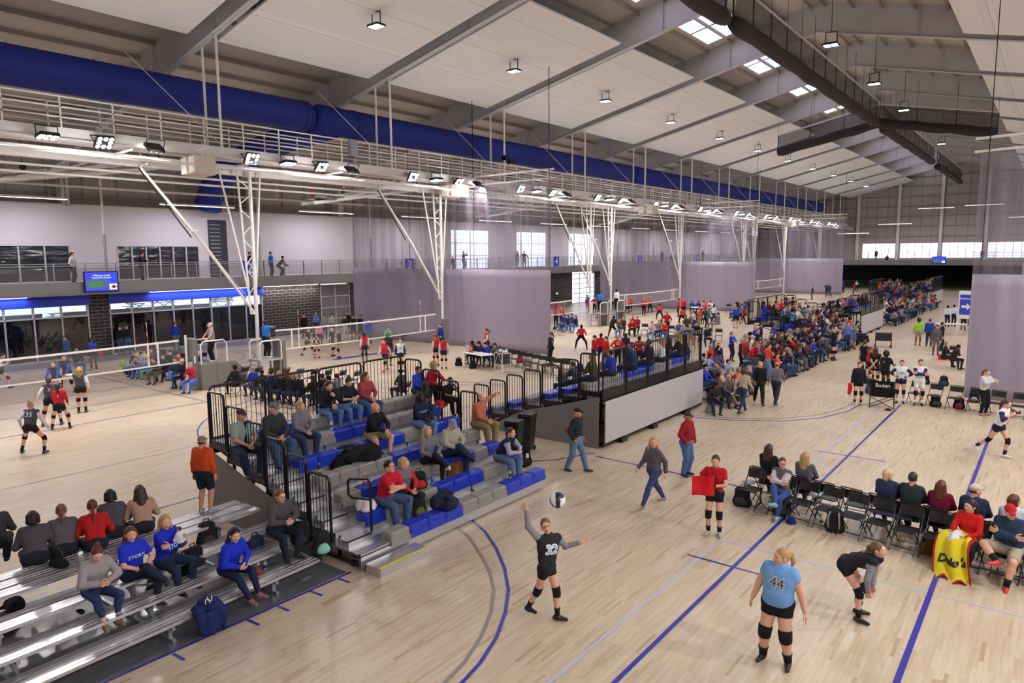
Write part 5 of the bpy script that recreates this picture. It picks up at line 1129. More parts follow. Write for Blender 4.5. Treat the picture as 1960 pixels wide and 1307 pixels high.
    if hair[0] != 'none':
        ho = link({'cap':'cap'}.get(style,'hair'), hair_template(style), o); Rm = Matrix(((R[0,0]*s,R[0,1]*s,R[0,2]*s,J['hd'][0]),(R[1,0]*s,R[1,1]*s,R[1,2]*s,J['hd'][1]),(R[2,0]*s,R[2,1]*s,R[2,2]*s,J['hd'][2]),(0,0,0,1)))
        ho.matrix_local = Rm; ho.material_slots[0].link = 'OBJECT'; ho.material_slots[0].material = mat('hair_'+hc, HC.get(hc, hc), .6, noise=.25, scale=25) if style != 'cap' else cloth(HC.get(hc, hc))
        if style == 'cap': h2 = link('hair', hair_template('crop2' if False else 'bald'), o); h2.matrix_local = Rm; h2.material_slots[0].link = 'OBJECT'; h2.material_slots[0].material = mat('hair_br', HC['br'], .6)
    if glasses:
        g = MB()
        for sg in (-1,1): g.tube([(sg*.03+.02*cos(a*pi/5),.112,.012+.015*sin(a*pi/5)) for a in range(11)], .0028, 4, cap=False); g.bar((sg*.05,.11,.016),(sg*.078,.0,.012),.004)
        g.bar((-.01,.112,.016),(.01,.112,.016),.004); go = g.build('glasses', M['black'], o); go.matrix_local = Matrix([[*(R[i]*s), J['hd'][i]] for i in range(3)]+[[0,0,0,1]])
    o['_J'] = 1; del o['_J']; PC[0] += 1
    return o, J, s, sh_
def mitre(o):
    return o
def decal(o, shirt, J, s, txt, size, m, back=False, up=.07, lat=0., name='number', outline=None, onto='rib', updir=None):
    "lettering laid on the cloth"
    nrm = -J['fw'] if back else J['fw']; ctr = J['rib']+J['u']*up*s+J['r']*lat; right = J['r']*(-1 if not back else 1)*1.
    right = np.cross(J['u'], nrm); me_s = shirt.data; vs = [Vector(v.co) for v in me_s.vertices]; tree = BVHTree.FromPolygons(vs, [tuple(p.vertices) for p in me_s.polygons])
    res = []
    for k, (mm, bo, off) in enumerate(([(outline, .014*size/.2, .004)] if outline else [])+[(m, .0, .007)]):
        me = text_mesh(txt, size, mm, 0, bo)
        bm = bmesh.new(); bm.from_mesh(me); bmesh.ops.subdivide_edges(bm, edges=[e for e in bm.edges if e.calc_length() > .03], cuts=2, use_grid_fill=False); bmesh.ops.triangulate(bm, faces=bm.faces)
        for v in bm.verts:
            w = Vector(ctr+right*v.co.x+J['u']*v.co.y); hit = tree.ray_cast(w+Vector(nrm)*.5, -Vector(nrm), .6); v.co = (hit[0] if hit[0] else w+Vector(nrm)*.12)+Vector(nrm)*off
        bm.to_mesh(me); bm.free(); res.append(link(name, me, o))
    return res
def face_to(loc, rel):
    "heading that shows the figure turned by rel degrees from the camera: 0 towards it, 90 towards the picture's right side, 180 away"
    a = atan2(-loc[1], -loc[0])+radians(rel)
    return a-pi/2
# ---- small far figures: shared templates, colours per object
_tmpl = {}
def tmpl(kind, style, fem, short, q, sl):
    key = (kind, style, fem, short, q, sl)
    if key in _tmpl: return _tmpl[key]
    p = pose(kind); s = 1.; J = bones(p, s); pts = np.array([J[k] for k in ('pel','nk','hd','shl','shr','hipl','hipr','knl','knr','anl','anr','ell','elr','wrl','wrr')]); lo, hi = pts.min(0)-.22, pts.max(0)+.24
    f = Field(lo, hi, q); body_prims(f, J, s, 1.06, fem, .006, 'all', lab=dict(top=1,bot=2), sleeve=1., legend=1.)
    for z in 'lr':
        e, sh, w = J['el'+z], J['sh'+z], J['wr'+z]
        if sl: f.cone(e+(w-e)*.0, w, .034, .026, .02, 0) if sl == 1 else None
        d = w-e; d = d/np.linalg.norm(d); f.cone(w, w+d*.1, .03, .024, .02, 0)
        kn, an, hp = J['kn'+z], J['an'+z], J['hip'+z]
        if short: f.cone(hp+(kn-hp)*.45, kn, .082, .062, .02, 0); f.cone(kn, an, .062, .04, .02, 0)
        if short == 2: f.cone(kn+(hp-kn)*.12, kn+(an-kn)*.15, .072, .068, .01, 4)
        fd = foot_dirs(J, p, z); dn = V3(0,0,-1) if abs(fd[2]) < .6 else V3(0,1,0)*-1; f.cone(an-fd*.03+V3(0,0,-.03), an+fd*.16+V3(0,0,-.045), .042, .034, .02, 4)
    R = np.stack([J['hr'],J['hf'],J['hu']],1); hd = J['hd']; f.cone(J['nk'], hd-J['hu']*.05, .055, .052, .03, 0); f.ell(hd+J['hf']*.005, (.078,.092,.11), .02, 0); f.cone(hd+J['hf']*.09-J['hu']*.005, hd+J['hf']*.108-J['hu']*.025, .014,.016,.01,0)
    b_ = hd-J['hf']*.028+J['hu']*.028; f.ell(b_, (.092,.094,.106), .01, 3); f.ell(hd-J['hf']*.01+J['hu']*.06,(.088,.095,.07),.01,3)
    if style == 'long': f.cone(b_-J['hu']*.02, b_-J['hu']*.2-J['hf']*.03, .085, .06, .03, 3)
    if style == 'pony': f.cone(b_-J['hf']*.09, b_-J['hf']*.12-J['hu']*.22, .035, .02, .02, 3)
    if style == 'cap': f.cone(hd+J['hf']*.07+J['hu']*.06, hd+J['hf']*.15+J['hu']*.05, .03, .02, .01, 3)
    P, Q, Lb = f.mesh(); P = relax(P, Q); lb = Lb[Q]; mi = np.array([np.bincount(r_, minlength=5).argmax() for r_ in lb]); 
    me = np_mesh('person', P, Q, mi, [M['blackc']]*5); _tmpl[key] = me; return me
def crowd(loc, rot, kind, top, bot, hair, skn='f', shoe='#232328', h=1.68, short=0, fem=None, sl=0, label='', group=None, q=.034):
    style, hc = hair; style = style if style in ('long','pony','cap') else 'short'; fem = style in ('long','pony') if fem is None else fem
    o = link('person', tmpl(kind, style, fem, short, q, sl), None, loc, rot); s = h/1.7; o.scale = (s,s,s)
    for i, m in enumerate((skin(SK.get(skn, skn)), cloth(top), cloth(bot), cloth(HC.get(hc, hc)), cloth(shoe))): o.material_slots[i].link = 'OBJECT'; o.material_slots[i].material = m
    PC[0] += 1
    return tag(o, label, 'person', group)
# ---- players and walkers on the open floor
def px_person(px, py, rel, kind, top, bot, hair, z=0., **k):
    loc = F(px, py, z); return person(loc, face_to(loc, rel), kind, top, bot, hair, **k)
white_n = cloth('#f0f0f0', 0); ltb = cloth('#8fb2e0', 0)
o, J, s, sh = px_person(1042,1184,62,'stand',['#2a2a30','#8a8790'],'#1d1d22',('braid','lb'),h=1.7,shoe='#1b1b1f',socks='#1b1b1f',pads=True,glasses=True,legs=.17,skn='f',
  pel=(.03,.06,.9),lean=3,side=-3,fl=(-.06,.2,.08),fr=(.02,-.3,.09),hr=(.2,-.2,1.82),hl=(-.38,.44,1.22),er=(1,-1,.4),el=(-.5,-.3,-1),nod=-22,hy=-25,curl=.15,twist=-32,hdr=(-.2,-.5,.75),palml=(0,0,1),label='server in black and grey number 32 jersey, arm cocked behind the airborne ball',fem=True)
decal(o, sh, J, s, '32', .21, ltb, outline=white_n, up=.03); 
o, J, s, sh = px_person(1484,1268,-14,'stand','#6f9fd8','#17171b',('pony','bl'),h=1.74,b=1.36,shoe='#1b1b1f',socks='#1b1b1f',pads=True,legs=.2,sleeve=.2,skn='f',hy=-50,fl=(-.17,.02,.08),fr=(.17,.0,.08),side=-4,hl=(-.37,.04,.84),hr=(.35,.02,.82),el=(-.6,-1,0),er=(.6,-1,0),curl=.3,hem=.03,fem=True,label='player in sky blue number 44 jersey with black knee pads, looking sideways')
decal(o, sh, J, s, '44', .2, cloth('#4a4a50',0), outline=cloth('#c9ccd0',0), up=.05)
o, J, s, sh = px_person(1640,1182,78,'knees',['#22222a','#8a8790'],'#1b1b20',('pony','lb'),h=1.72,shoe='#1b1b1f',socks='#1b1b1f',pads=True,legs=.17,skn='f',fem=True,fl=(-.14,-.02,.08),fr=(.14,.05,.08),label='player in black jersey with grey sleeves, bent over with hands on knees')
decal(o, sh, J, s, '1', .17, ltb, back=True, outline=white_n, up=.08)
o, J, s, sh = px_person(1366,1024,-6,'stand','#b51a26','#17171b',('braid','br'),h=1.72,shoe='#a8a6a4',socks='#1b1b1f',pads=True,legs=.2,sleeve=.3,skn='f',fem=True,hl=(.02,.2,1.08),hr=(.16,.2,1.04),el=(-1,-.1,-.4),er=(1,-.1,-.4),curl=1.,label='girl in red number 6 jersey holding out a square red line flag')
decal(o, sh, J, s, '6', .13, white_n, up=.06)
L = F(1366,1024); rt = face_to(L,-6)
t = thing('line_flag', 'square bright red line judge flag held by the girl in number 6', 'flag', (L[0],L[1],0), rt)
m = MB(); vs = []
for i in range(9):
    for j in range(9): vs.append((-.02+.44*i/8, .27+.02*sin(i*.9)+.01*sin(j), .92+.40*j/8-.03*i/8))
n0 = len(vs); vs += [(x,y+.004,z) for x,y,z in vs]; fs = []
for i in range(8):
    for j in range(8): a = i*9+j; fs += [(a,a+9,a+10,a+1),(n0+a,n0+a+1,n0+a+10,n0+a+9)]
m.v = []; m.add([(-x+.02 if False else x-.0,y,z) for x,y,z in vs], fs).build('cloth', cloth('#d8222a',.04), t, smooth=True); MB().tube([(-.03,.272,.9),(-.03,.272,1.36)], .012, 6).build('pole', M['black'], t)
# volleyball
def ball(loc, label, r=.105, group=None, pr=True):
    m = bpy.data.materials.get('ball_leather') or mat('ball_leather','#e6e4e2',.45)
    b = MB(); N_ = 40; b.ball((0,0,0), r, N_); 
    o = b.build('volleyball', [m, mat('ball_dark','#191a22',.45)], None, smooth=True, loc=loc)
    mi = [];
    for p in o.data.polygons: c = p.center.normalized(); v = c.cross(Vector((.5,.2,.8)).normalized()); g = (abs(c.x*1.0+c.z*.35) < .3 and c.y < .4) or (abs(c.z*.9-c.y*.5) < .16) or c.z > .82; mi.append(1 if g else 0)
    o.data.polygons.foreach_set('material_index', mi); return tag(o, label, 'ball', group)
d = ray(1067,957); tt = hypot(*F(1042,1184)[:2])/hypot(d.x,d.y); tt *= .84; bo = ball((d.x*tt,d.y*tt,EYE+d.z*tt), 'black and white volleyball in the air above the server'); bo.rotation_euler = (.4,.3,.8)
px_person(1250,972,-48,'walk','#57525a','#33456e',('long','bl'),h=1.7,b=1.04,shoe='#8a8378',hy=55,lean=2,loose=.8,hem=.1,fl=(-.08,.42,.08),fr=(.09,-.42,.1),label='smiling blonde woman in loose grey top and jeans striding across the floor')
px_person(1312,910,60,'pockets','#8e1c28','#4a6690',('cap','#3a3442'),h=1.72,b=1.12,shoe='#25252b',skn='t',loose=.9,hem=.04,fem=False,label='man in dark red hooded top, jeans and navy cap standing beyond the walking woman')
px_person(1101,902,62,'walk','#26272a','#5f7896',('cap','#1b1b20'),h=1.78,b=1.05,shoe='#2d2d33',skn='m',loose=.9,fem=False,fl=(-.08,.28,.08),fr=(.09,-.2,.08),hl=(-.24,.05,.86),hr=(.24,.1,.88),label='bearded man in black jacket, jeans and black cap by the grey skirt')
# beyond the chairs
def pl(px, py, rel, kind, top, bot, hair, label, **k): k.setdefault('q',.021); return px_person(px,py,rel,kind,top,bot,hair,label=label,**k)
o,J,s,sh = pl(1722,772,0,'hips',['#e4e3e6','#2a3052'],'#20243f',('pony','br'),'player in white number 16 jersey with navy sleeves, hands on hips',h=1.7,pads=True,socks='#e8e8ea',legs=.15,sleeve=.75,shoe='#2c2c34'); decal(o,sh,J,s,'16',.14,cloth('#20243f',0),up=.02)
pl(1757,776,8,'cross',['#e4e3e6','#2a3052'],'#e2e2e4',('pony','br'),'player in white jersey with navy sleeves and white skirt, arms folded',h=1.78,pads=True,socks='#e8e8ea',legs=.3,shoe='#2c2c34')
pl(1641,774,12,'stand','#1f2024','#1b1b20',('pony','br'),'girl in black zip top holding a red flag, beside the black camping chair',h=1.66,pads=True,socks='#1b1b1f',legs=.2,shoe='#c8b0b0',loose=.5,hem=.06)
L = F(1641,774); rt = face_to(L,12); t = thing('line_flag','red line judge flag hanging beside the girl in the black zip top','flag',(L[0],L[1],0),rt); m = MB(); m.add([(.2,.02,.80),(.36,.04,.82),(.38,.04,.42),(.3,.06,.34),(.22,.02,.5),(.2,.03,.80),(.36,.05,.82),(.38,.05,.42),(.3,.07,.34),(.22,.03,.5)],[(0,1,2,3,4),(9,8,7,6,5),(0,5,6,1),(1,6,7,2),(2,7,8,3),(3,8,9,4),(4,9,5,0)]); m.build('cloth', cloth('#c01f28',.04), t)
pl(1881,795,52,'clap',['#c4c4c8'],'#1b1b20',('pony','lb'),'woman in pale grey pullover and black leggings clapping before the huge curtain',h=1.68,b=1.12,shoe='#b0746e',loose=.5)
o,J,s,sh = pl(1908,874,66,'run',['#e4e3e6','#2a3052'],'#20243f',('braid','br'),'player in white with navy sleeves and a long braid running on the open floor',h=1.74,pads=True,socks='#20243f',legs=.15,sleeve=.75,shoe='#d8d8dc',q=.018,hr=(.16,.34,1.25),hl=(-.14,.34,1.34),fr=(.1,-.5,.22),fl=(-.08,.14,.08))
decal(o,sh,J,s,'2',.16,cloth('#20243f',0),up=.02)
pl(1652,722,150,'stand','#1b1b20','#1b1b20',('pony','br'),'player in black jersey standing farthest back in the group by the camp chair',h=1.74,legs=.2,sleeve=.3,pads=True)
pl(1663,732,120,'stand','#c01f2a','#17171b',('pony','lb'),'girl in red jersey and black shorts among players in black',h=1.64,legs=.2,sleeve=.35,pads=True,socks='#1b1b1f')
o,J,s,sh = pl(1672,742,160,'behind','#1b1b20','#1b1b20',('long','br'),'tall player in black jersey seen from behind next to the girl in red',h=1.76,legs=.2,sleeve=.35,pads=True)
o,J,s,sh = pl(1692,750,150,'stand','#1b1b20','#1b1b20',('afro','bk'),'player in black jersey number 8 with dark puffed hair seen from behind',h=1.72,legs=.2,sleeve=.35,skn='b',pads=True,hr=(.2,.35,1.1)); decal(o,sh,J,s,'8',.16,cloth('#d87a6a',0),back=True,up=.05)
pl(1594,676+14,60,'reach','#1b1b20','#17171b',('pony','bl'),'player in black jersey filming with raised hands beside the next stand',h=1.72,legs=.18,pads=True,socks='#1b1b1f',sleeve=.3,hl=(-.1,.3,1.6),hr=(.12,.32,1.62))
for px,py,rel,kd,tp,bt,hr_,sk,lab in (
 (1420,792,150,'walk','#b9a894','#2c3a5c',('bob','br'),'m','person in cream hooded top and dark jeans walking away near the packed low bench'),
 (1452,775,10,'walk','#1b1b20','#1f1f24',('short','bl'),'f','woman in long black jacket walking towards the camera beside the cream hooded top'),
 (1484,776,165,'walk','#6f6c74','#2a2f42',('bald','br'),'m','man in grey and navy pullover walking away, red-soled shoe raised'),
 (1468,728,100,'cross','#d8452f','#5c7ba6',('short','br'),'f','man in bright orange-red shirt and jeans standing in the aisle'),
 (1443,722,110,'stand','#8e1c28','#5b6d8c',('short','lb'),'f','man in dark red shirt beside the orange-red shirt'),
 (1425,712,60,'stand','#a8323a','#3f557c',('short','gy'),'f','man in red and grey baseball sleeves behind the dark red shirt'),
 (1437,706,80,'stand','#d8d8da','#3f4a66',('cap','#c8c4c0'),'f','person in white shirt and pale cap behind the standing men'),
 (1620,672,30,'stand','#5f6cb4','#2c3a5c',('long','lb'),'f','woman in blue-violet shirt standing at the foot of the next stand'),
 (1631,668,20,'cross','#77777c','#4d6aa0',('short','lb'),'f','man in grey T-shirt and blue shorts at the foot of the next stand'),
 (1756,662,170,'stand','#9acb3a','#9a948c',('afro','bk'),'b','child in lime green shirt seen from behind on the shiny walkway'),
 (1777,663,172,'stand','#2740a8','#3a3d4a',('short','br'),'f','man in royal blue shirt seen from behind beside the lime shirt'),
 (1790,680,10,'stand','#5c5a5e','#6a5a54',('bob','bk'),'m','girl in grey sweatshirt with a red bag at her knees on the walkway'),
 (1800,672,100,'stand','#1b1b20','#1b1b20',('short','bk'),'m','person in black standing by the seated man behind the huge curtain edge'),
 (1408,628,0,'stand','#2a4ab8','#1b1b20',('bun','br'),'f','person in blue pullover and black shorts at the end of the red court'),
 (1424,620,-40,'lunge','#c8242c','#17171b',('pony','lb'),'f','player in red bending forward by the black rail of the far stand'),
 (1055,698,-62,'point','#252b45','#17171b',('pony','bk'),'m','coach in navy top and black leggings pointing from the end of the chair row'),
 ):
    pl(px,py,rel,kd,tp,bt,hr_,lab,skn=sk,q=.024,h=1.72,legs=(1. if 'shorts' not in lab and 'child' not in lab else .4) if 'in red bending' not in lab else .2)
# orange hooded man and the watchers with their backs turned, low aluminium stand
def seat(px, py, z, rel, kind, top, bot, hair, label, abs_=None, **k):
    loc = F(px, py, z); k.setdefault('q',.018); r_ = abs_ if abs_ is not None else face_to(loc, rel); return person(loc, r_, kind, top, bot, hair, label=label, **k)
WEST, EAST = pi/2, -pi/2
seat(394,982,.905,0,'stand','#c4481a','#1c2234',('cap','#7d7264'),'person in orange hooded top and dark shorts standing on the aluminium planks',abs_=radians(28),h=1.52,b=1.1,skn='m',legs=.42,fem=False,shoe='#8a8a90',loose=.9)
for px,py,tp,hr_,lab,b_ in ((70,1078,'#4b4a50',('bob','bk'),'person in dark grey hooded top with short black hair, back turned, on the top plank',1.15),(125,1062,'#5b585c',('pony','lb'),'person in grey T-shirt with fair tied hair, between the grey hood and the red top',1.08),(185,1052,'#b81f24',('braid','rd'),'person in red top with long auburn ponytail, back turned',1.0),(219,1028,'#4e4c52',('bob','bk'),'person in slate T-shirt with dark bobbed hair, back turned, behind the red top',1.1),(276,1018,'#b08f74',('long','br'),'person in brown patterned blouse with long dark hair, back turned',1.0)):
    seat(px,py,.905,0,'sithunch',tp,'#23242c',hr_,lab,abs_=radians(72),h=1.62,b=b_,sleeve=.6 if 'T-shirt' in lab else 1.)
seat(-8,1050,.905,0,'sithunch','#3a3a42','#23242c',('short','br'),'person in dark clothes cut by the picture edge on the top plank, back turned',abs_=radians(72),h=1.62)
r_ = radians(-62)
seat(182,1140,.70,0,'sitphone','#9d949a','#2c3a66',('bun','rd'),'woman in pale grey cowl-neck sweater typing on a phone on the low aluminium stand',abs_=radians(-88),h=1.64,loose=1.,fr=(.1,.5,-.28),hy=-10,legs=.85,shoe='#8a7458')
o,J,s,sh = seat(255,1108,.70,0,'sitcross','#2334c4','#20283e',('long','rd'),'woman in royal blue lettered T-shirt with hands folded on her knee',abs_=radians(-80),h=1.66,b=1.1,sleeve=.4,shoe='#3a3a3a',hy=-25); decal(o,sh,J,s,'STORM',.085,white_n,up=.03)
o,J,s,sh = seat(318,1082,.70,0,'sitarms','#2030b8','#26324e',('long','bl'),'blonde woman in royal blue lettered sweatshirt holding a baby',abs_=radians(-72),h=1.68,b=1.08,hy=-28); decal(o,sh,J,s,'STORM',.085,white_n,up=.03,lat=.02)
bl_ = o
loc = np.array(o.location)+np.array(rotz(V3(-.1,.26,.34), o.rotation_euler[2]))
ob,Jb,sb,shb = person(tuple(loc), o.rotation_euler[2]+radians(195), 'sit', '#dcdade', '#2a3560', ('crop','br'), h=.62, b=1.35, q=.012, label='baby in white number 20 shirt held by the blonde woman in blue', fem=False); decal(ob,shb,Jb,sb,'20',.09,cloth('#20243f',0),back=True,up=.03,name='number')
seat(437,1098,.50,0,'sit','#1f2fc0','#1f2740',('long','bk'),'woman in bright blue zip jacket leaning forward with feet on the front plank',abs_=radians(-78),h=1.66,lean=22,hy=-20,shoe='#8a5a64',fl=(-.08,.6,-.26),fr=(.12,.62,-.28),loose=1.)
seat(531,1022,.70,0,'sitphone','#4b484f','#1f2434',('long','lb'),'woman in charcoal sweater and glasses with a phone, beside the sloping rail',abs_=radians(-88),h=1.7,b=1.15,glasses=True,loose=.6,nod=0)
# people on the retractable stand facing the open floor (rows counted from the floor)
def onstand(row, px, kind, top, bot, hair, label, T=(-9.72,8.0,-1), dy=None, **k):
    zs = .5+RISE*(row-1); xs = T[0]+T[2]*(RUN*(row-1)+.12); d = None
    # the point of the seat line that falls on picture column px
    y = T[1]; best = 1e9
    for i in range(600):
        yy = T[1]-.5+i*.012*1.1; v = Vector((xs,yy,zs-EYE)); u_ = v.dot(_r)/v.dot(_f)*FPX+980
        if abs(u_-px) < best: best = abs(u_-px); y = yy
    k.setdefault('q',.019); a = (pi/2 if T[2] > 0 else -pi/2)+radians(k.pop('turn',0)); return person((xs,y,zs), a, kind, top, bot, hair, label=label, **k)
WH = '#d8d8d8'
o,J,s,sh = onstand(2,738,'sitlean','#b8182a','#46587c',('short','bk'),'man in red polo shirt and glasses with folded arms, front of the stand',b=1.15,h=1.8,sleeve=.45,glasses=True,lean=18,hl=(.1,.32,.4),hr=(-.08,.34,.34),fem=False,turn=8)
onstand(2,770,'sit',['#6c6870','#c0282c'],'#2a2c34',('bob','bl'),'blonde woman in grey top with red sleeves beside the man in the red polo',h=1.66,hy=35); 
onstand(3,818,'sitcross','#6f6c72','#1f1f24',('long','bl'),'blonde woman in grey cardigan over red with crossed legs and white shoes',h=1.7,shoe='#c9c9cc',turn=-12)
onstand(3,862,'sitcross','#a49d94','#28304a',('cap','#7c84a8'),'man in beige sweater and blue-fronted cap with crossed legs',h=1.8,b=1.1,fem=False,nod=30,turn=-10)
onstand(2,957,'sitlean',['#1f2636','#9a9cb4'],'#5c7398',('short','br'),'man in navy vest over pale shirt leaning forward with clasped hands',h=1.8,b=1.1,fem=False,turn=12,sleeve=1.,loose=.5) 
onstand(4,915,'sit','#b4674e','#86754e',('bald','br'),'man in rust-coloured sweater and khaki trousers resting an arm on the rail',h=1.84,b=1.18,fem=False,turn=6,nod=14,hl=(-.62,.12,.72),el=(-1,0,.3))
o,J,s,sh = onstand(5,802,'sit','#1c2440','#6a86b4',('long','bk'),'woman in navy lettered sweatshirt and pale jeans',skn='d',h=1.66,b=1.1); decal(o,sh,J,s,'DREAM',.09,cloth('#b9c8e8',0),up=.02)
onstand(6,803,'sithunch','#2b2c32','#3a3f52',('curly','bk'),'girl with dark curly hair and glasses in grey jacket, behind the lettered sweatshirt',skn='b',h=1.5,glasses=True)
onstand(7,798,'sit','#2a4cc0','#2a3048',('short','bk'),'boy in royal blue hooded top next to the woman in the red jacket',skn='t',h=1.5)
onstand(7,823,'sitchin','#c0182c','#22283c',('curly','bl'),'woman with short blonde curls in red jacket, chin on her hand',h=1.66)
onstand(6,855,'sitchin','#1b1b20','#1b1b20',('short','br'),'boy in black T-shirt and black trousers with hand at his mouth',skn='t',h=1.42,sleeve=.4)
onstand(5,712,'sitlean','#1b1b20','#a08a68',('bald','lb'),'man in black quarter-zip and khaki shorts, legs bare and crossed',h=1.78,b=1.05,legs=.42,fem=False,lean=20)
onstand(7,698,'sit','#9c4248','#46587c',('long','rd'),'woman with long auburn hair in coral red shirt',h=1.7,b=1.1,hy=25)
onstand(7,660,'sitphone','#23262f','#5a79a8',('bun','br'),'woman in black top with hair in a top knot, blue cup in hand',h=1.68,b=1.1,sleeve=.5)
onstand(7,622,'sitchin','#1f1f26','#5a79a8',('long','br'),'woman in black cardigan and pale jeans, chin on her hand',h=1.66)
onstand(6,574,'sit','#77757c','#2c3a5c',('crop','bl'),'woman with cropped fair hair in light grey pullover and dark jeans',h=1.66,b=1.08,hy=20)
onstand(6,520,'sit','#35383a','#3f557c',('cap','#6a6e78'),'man in dark olive quarter-zip, jeans and grey cap, on the upper rows',h=1.88,b=1.12,fem=False,lean=14)
onstand(6,462,'sit','#8fa09c','#1f2a48',('cap','#43323a'),'man in pale green checked shirt and maroon cap behind the end rail',h=1.82,b=1.15,skn='m',sleeve=.45,fem=False)
# courtside chairs
def onchair(row, i, n, kind, top, bot, hair, label, **k):
    f_ = (i+.5)/n; x, y = row[0][0]+(row[1][0]-row[0][0])*f_, row[0][1]+(row[1][1]-row[0][1])*f_; k.setdefault('q',.018)
    a = (ra+pi if row is NR else ra)+radians(k.pop('turn',0)); return person((x,y,.43), a, kind, top, bot, hair, label=label, **k)
onchair(NR,1.9,13,'sitcross',['#5c5b60','#c8c0cc'],'#34508c',('short','rd'),'woman with short red hair and glasses, arms folded, in the near chair row',h=1.68,glasses=True,hl=(.12,.22,.42),hr=(-.12,.24,.39),el=(-1,.2,-.6),er=(1,.2,-.6),hy=30,shoe='#7ba0b4',fem=True,b=1.06)
onchair(FR,0.5,13,'sit','#1b1b20','#1b1b20',('longback','br'),'long-haired woman in black with her back to the camera at the end of the row',h=1.7)
onchair(FR,2.1,13,'sit','#5c5a68','#2a3048',('long','bl'),'woman with wavy blonde hair in grey shirt seen from behind',h=1.68)
onchair(FR,5.3,13,'sit','#2c3654','#23242c',('bob','pb'),'person with short pale blonde hair in navy jacket seen from behind',h=1.68,b=1.12,hy=-20)
onchair(FR,6.15,13,'sit','#2c3436','#23242c',('short','br'),'man in dark grey-green jacket seen from behind',h=1.74,b=1.1,fem=False)
onchair(FR,7.1,13,'sit','#6e1234','#23242c',('long','rd'),'woman with dark red hair in burgundy top seen from behind',h=1.66,b=1.1)
onchair(FR,8.15,13,'sit','#27304e','#23242c',('cap','#c8c2b4'),'man in navy jacket and white cap seen from behind',h=1.76,b=1.12,fem=False,hy=-40)
onchair(FR,9.3,13,'sit','#cfd2da','#23242c',('bob','rd'),'woman with auburn bob in white T-shirt seen from behind',h=1.68,sleeve=.4,hy=-35)
onchair(FR,10.3,13,'sit','#1b1b20','#23242c',('bob','br'),'person in black cut by the picture edge in the back chair row',h=1.66)
o,J,s,sh = onchair(NR,8.5,13,'sit','#cc1c20','#23242c',('long','bk'),'pale woman in bright red pullover wrapped in a yellow blanket',h=1.66,hy=-20,turn=-8)
BLK = o
o,J,s,sh = onchair(NR,9.6,13,'sitarms','#2a3a54','#a89c88',('cap','#b8262e'),'man in navy hooded top, khaki shorts and red cap, leg crossed wide',h=1.82,b=1.15,legs=.45,fem=False,hy=25,fl=(-.1,.5,-.36),fr=(.02,.62,.06),kr=(1,.4,.6),shoe='#c0342c',socks='#1b1b1f',nod=18)
CAPMAN = o
# ================================================================== people further away
COL = dict(black='#1b1b20', navy='#232b48', charcoal='#3d3c42', grey='#77757c', white='#d4d2d4', red='#c0202a', maroon='#6e1c28', **{'royal blue':'#2440b8','light blue':'#7c9cc8','teal':'#2c6468','pink':'#cf7f98','olive':'#5c5c40','cream':'#b8aa94','purple':'#52407c','orange':'#d8552a','green':'#3c8c58','mustard':'#b0903c','brown':'#5c4434'})
HN = dict(bk='black', br='brown', lb='light brown', bl='blonde', gy='grey', rd='auburn')
GAR = ['shirt','sweater','jacket','hoodie','pullover','cardigan']
RND = random.Random(11); _used = set()
def auto_label(place, hairs=None, cols=None):
    for _ in range(4000):
        c = RND.choice(cols or list(COL)); g = RND.choice(GAR); hs = RND.choice(['short','long','short','pony','cap']); hc_ = RND.choice(['br','bk','br','lb','bl','gy','rd'] if hs != 'cap' else ['bk','gy'])
        hd_ = {'short':'short %s hair','long':'long %s hair','pony':'tied %s hair','cap':'a %s cap'}[hs] % HN[hc_].replace('light ','sandy ').replace('sandy brown','sandy')
        l = 'person in %s %s with %s, %s' % (c, g, hd_, place)
        if l not in _used: _used.add(l); return l, COL[c], (hs, hc_), g
SKN = ['f','f','f','t','m','b','d','f']; BOTS = ['#33456c','#22283c','#1b1b20','#55585f','#3f557c','#8c7d66','#2a3048']
WTS = ['black']*5+['navy']*4+['charcoal']*4+['grey']*5+['white']*3+['red']*2+['royal blue']*3+['light blue']*2+['maroon','teal','pink','olive','cream','cream','purple','orange','brown','brown']
MASS = {}
def autop(loc, rot, kinds, place, group, q=.034, z=0, **k):
    if PC[0] >= 292:
        me = tmpl(RND.choice(kinds), RND.choice(['short','long','pony','cap']), False, 0, .05, 0); s_ = RND.uniform(.93,1.07)
        MASS.setdefault(me.name, []).append((me, loc, rot+RND.uniform(-.25,.25), s_, (skin(SK[RND.choice(SKN)]), cloth(COL[RND.choice(WTS)]), cloth(RND.choice(BOTS)), cloth(HC[RND.choice(['br','bk','lb','bl','gy'])]), cloth('#232328')))); return
    l, c, hr_, g = auto_label(place, cols=WTS); return crowd(loc, rot+RND.uniform(-.25,.25), RND.choice(kinds), c, RND.choice(BOTS), hr_, RND.choice(SKN), h=RND.uniform(1.55,1.82), sl=0 if g != 'T-shirt' else 1, label=l, group=group, q=q, **k)
SITS = ['sit','sitlean','sithunch','sitcross','sitarms','sitphone','sitchin']
def cw_px(px, py, rel, kind, top, bot, hair, label, z=0., group=None, **k):
    loc = F(px, py, z); return crowd(loc, face_to(loc, rel), kind, top, bot, hair, label=label, group=group, **k)
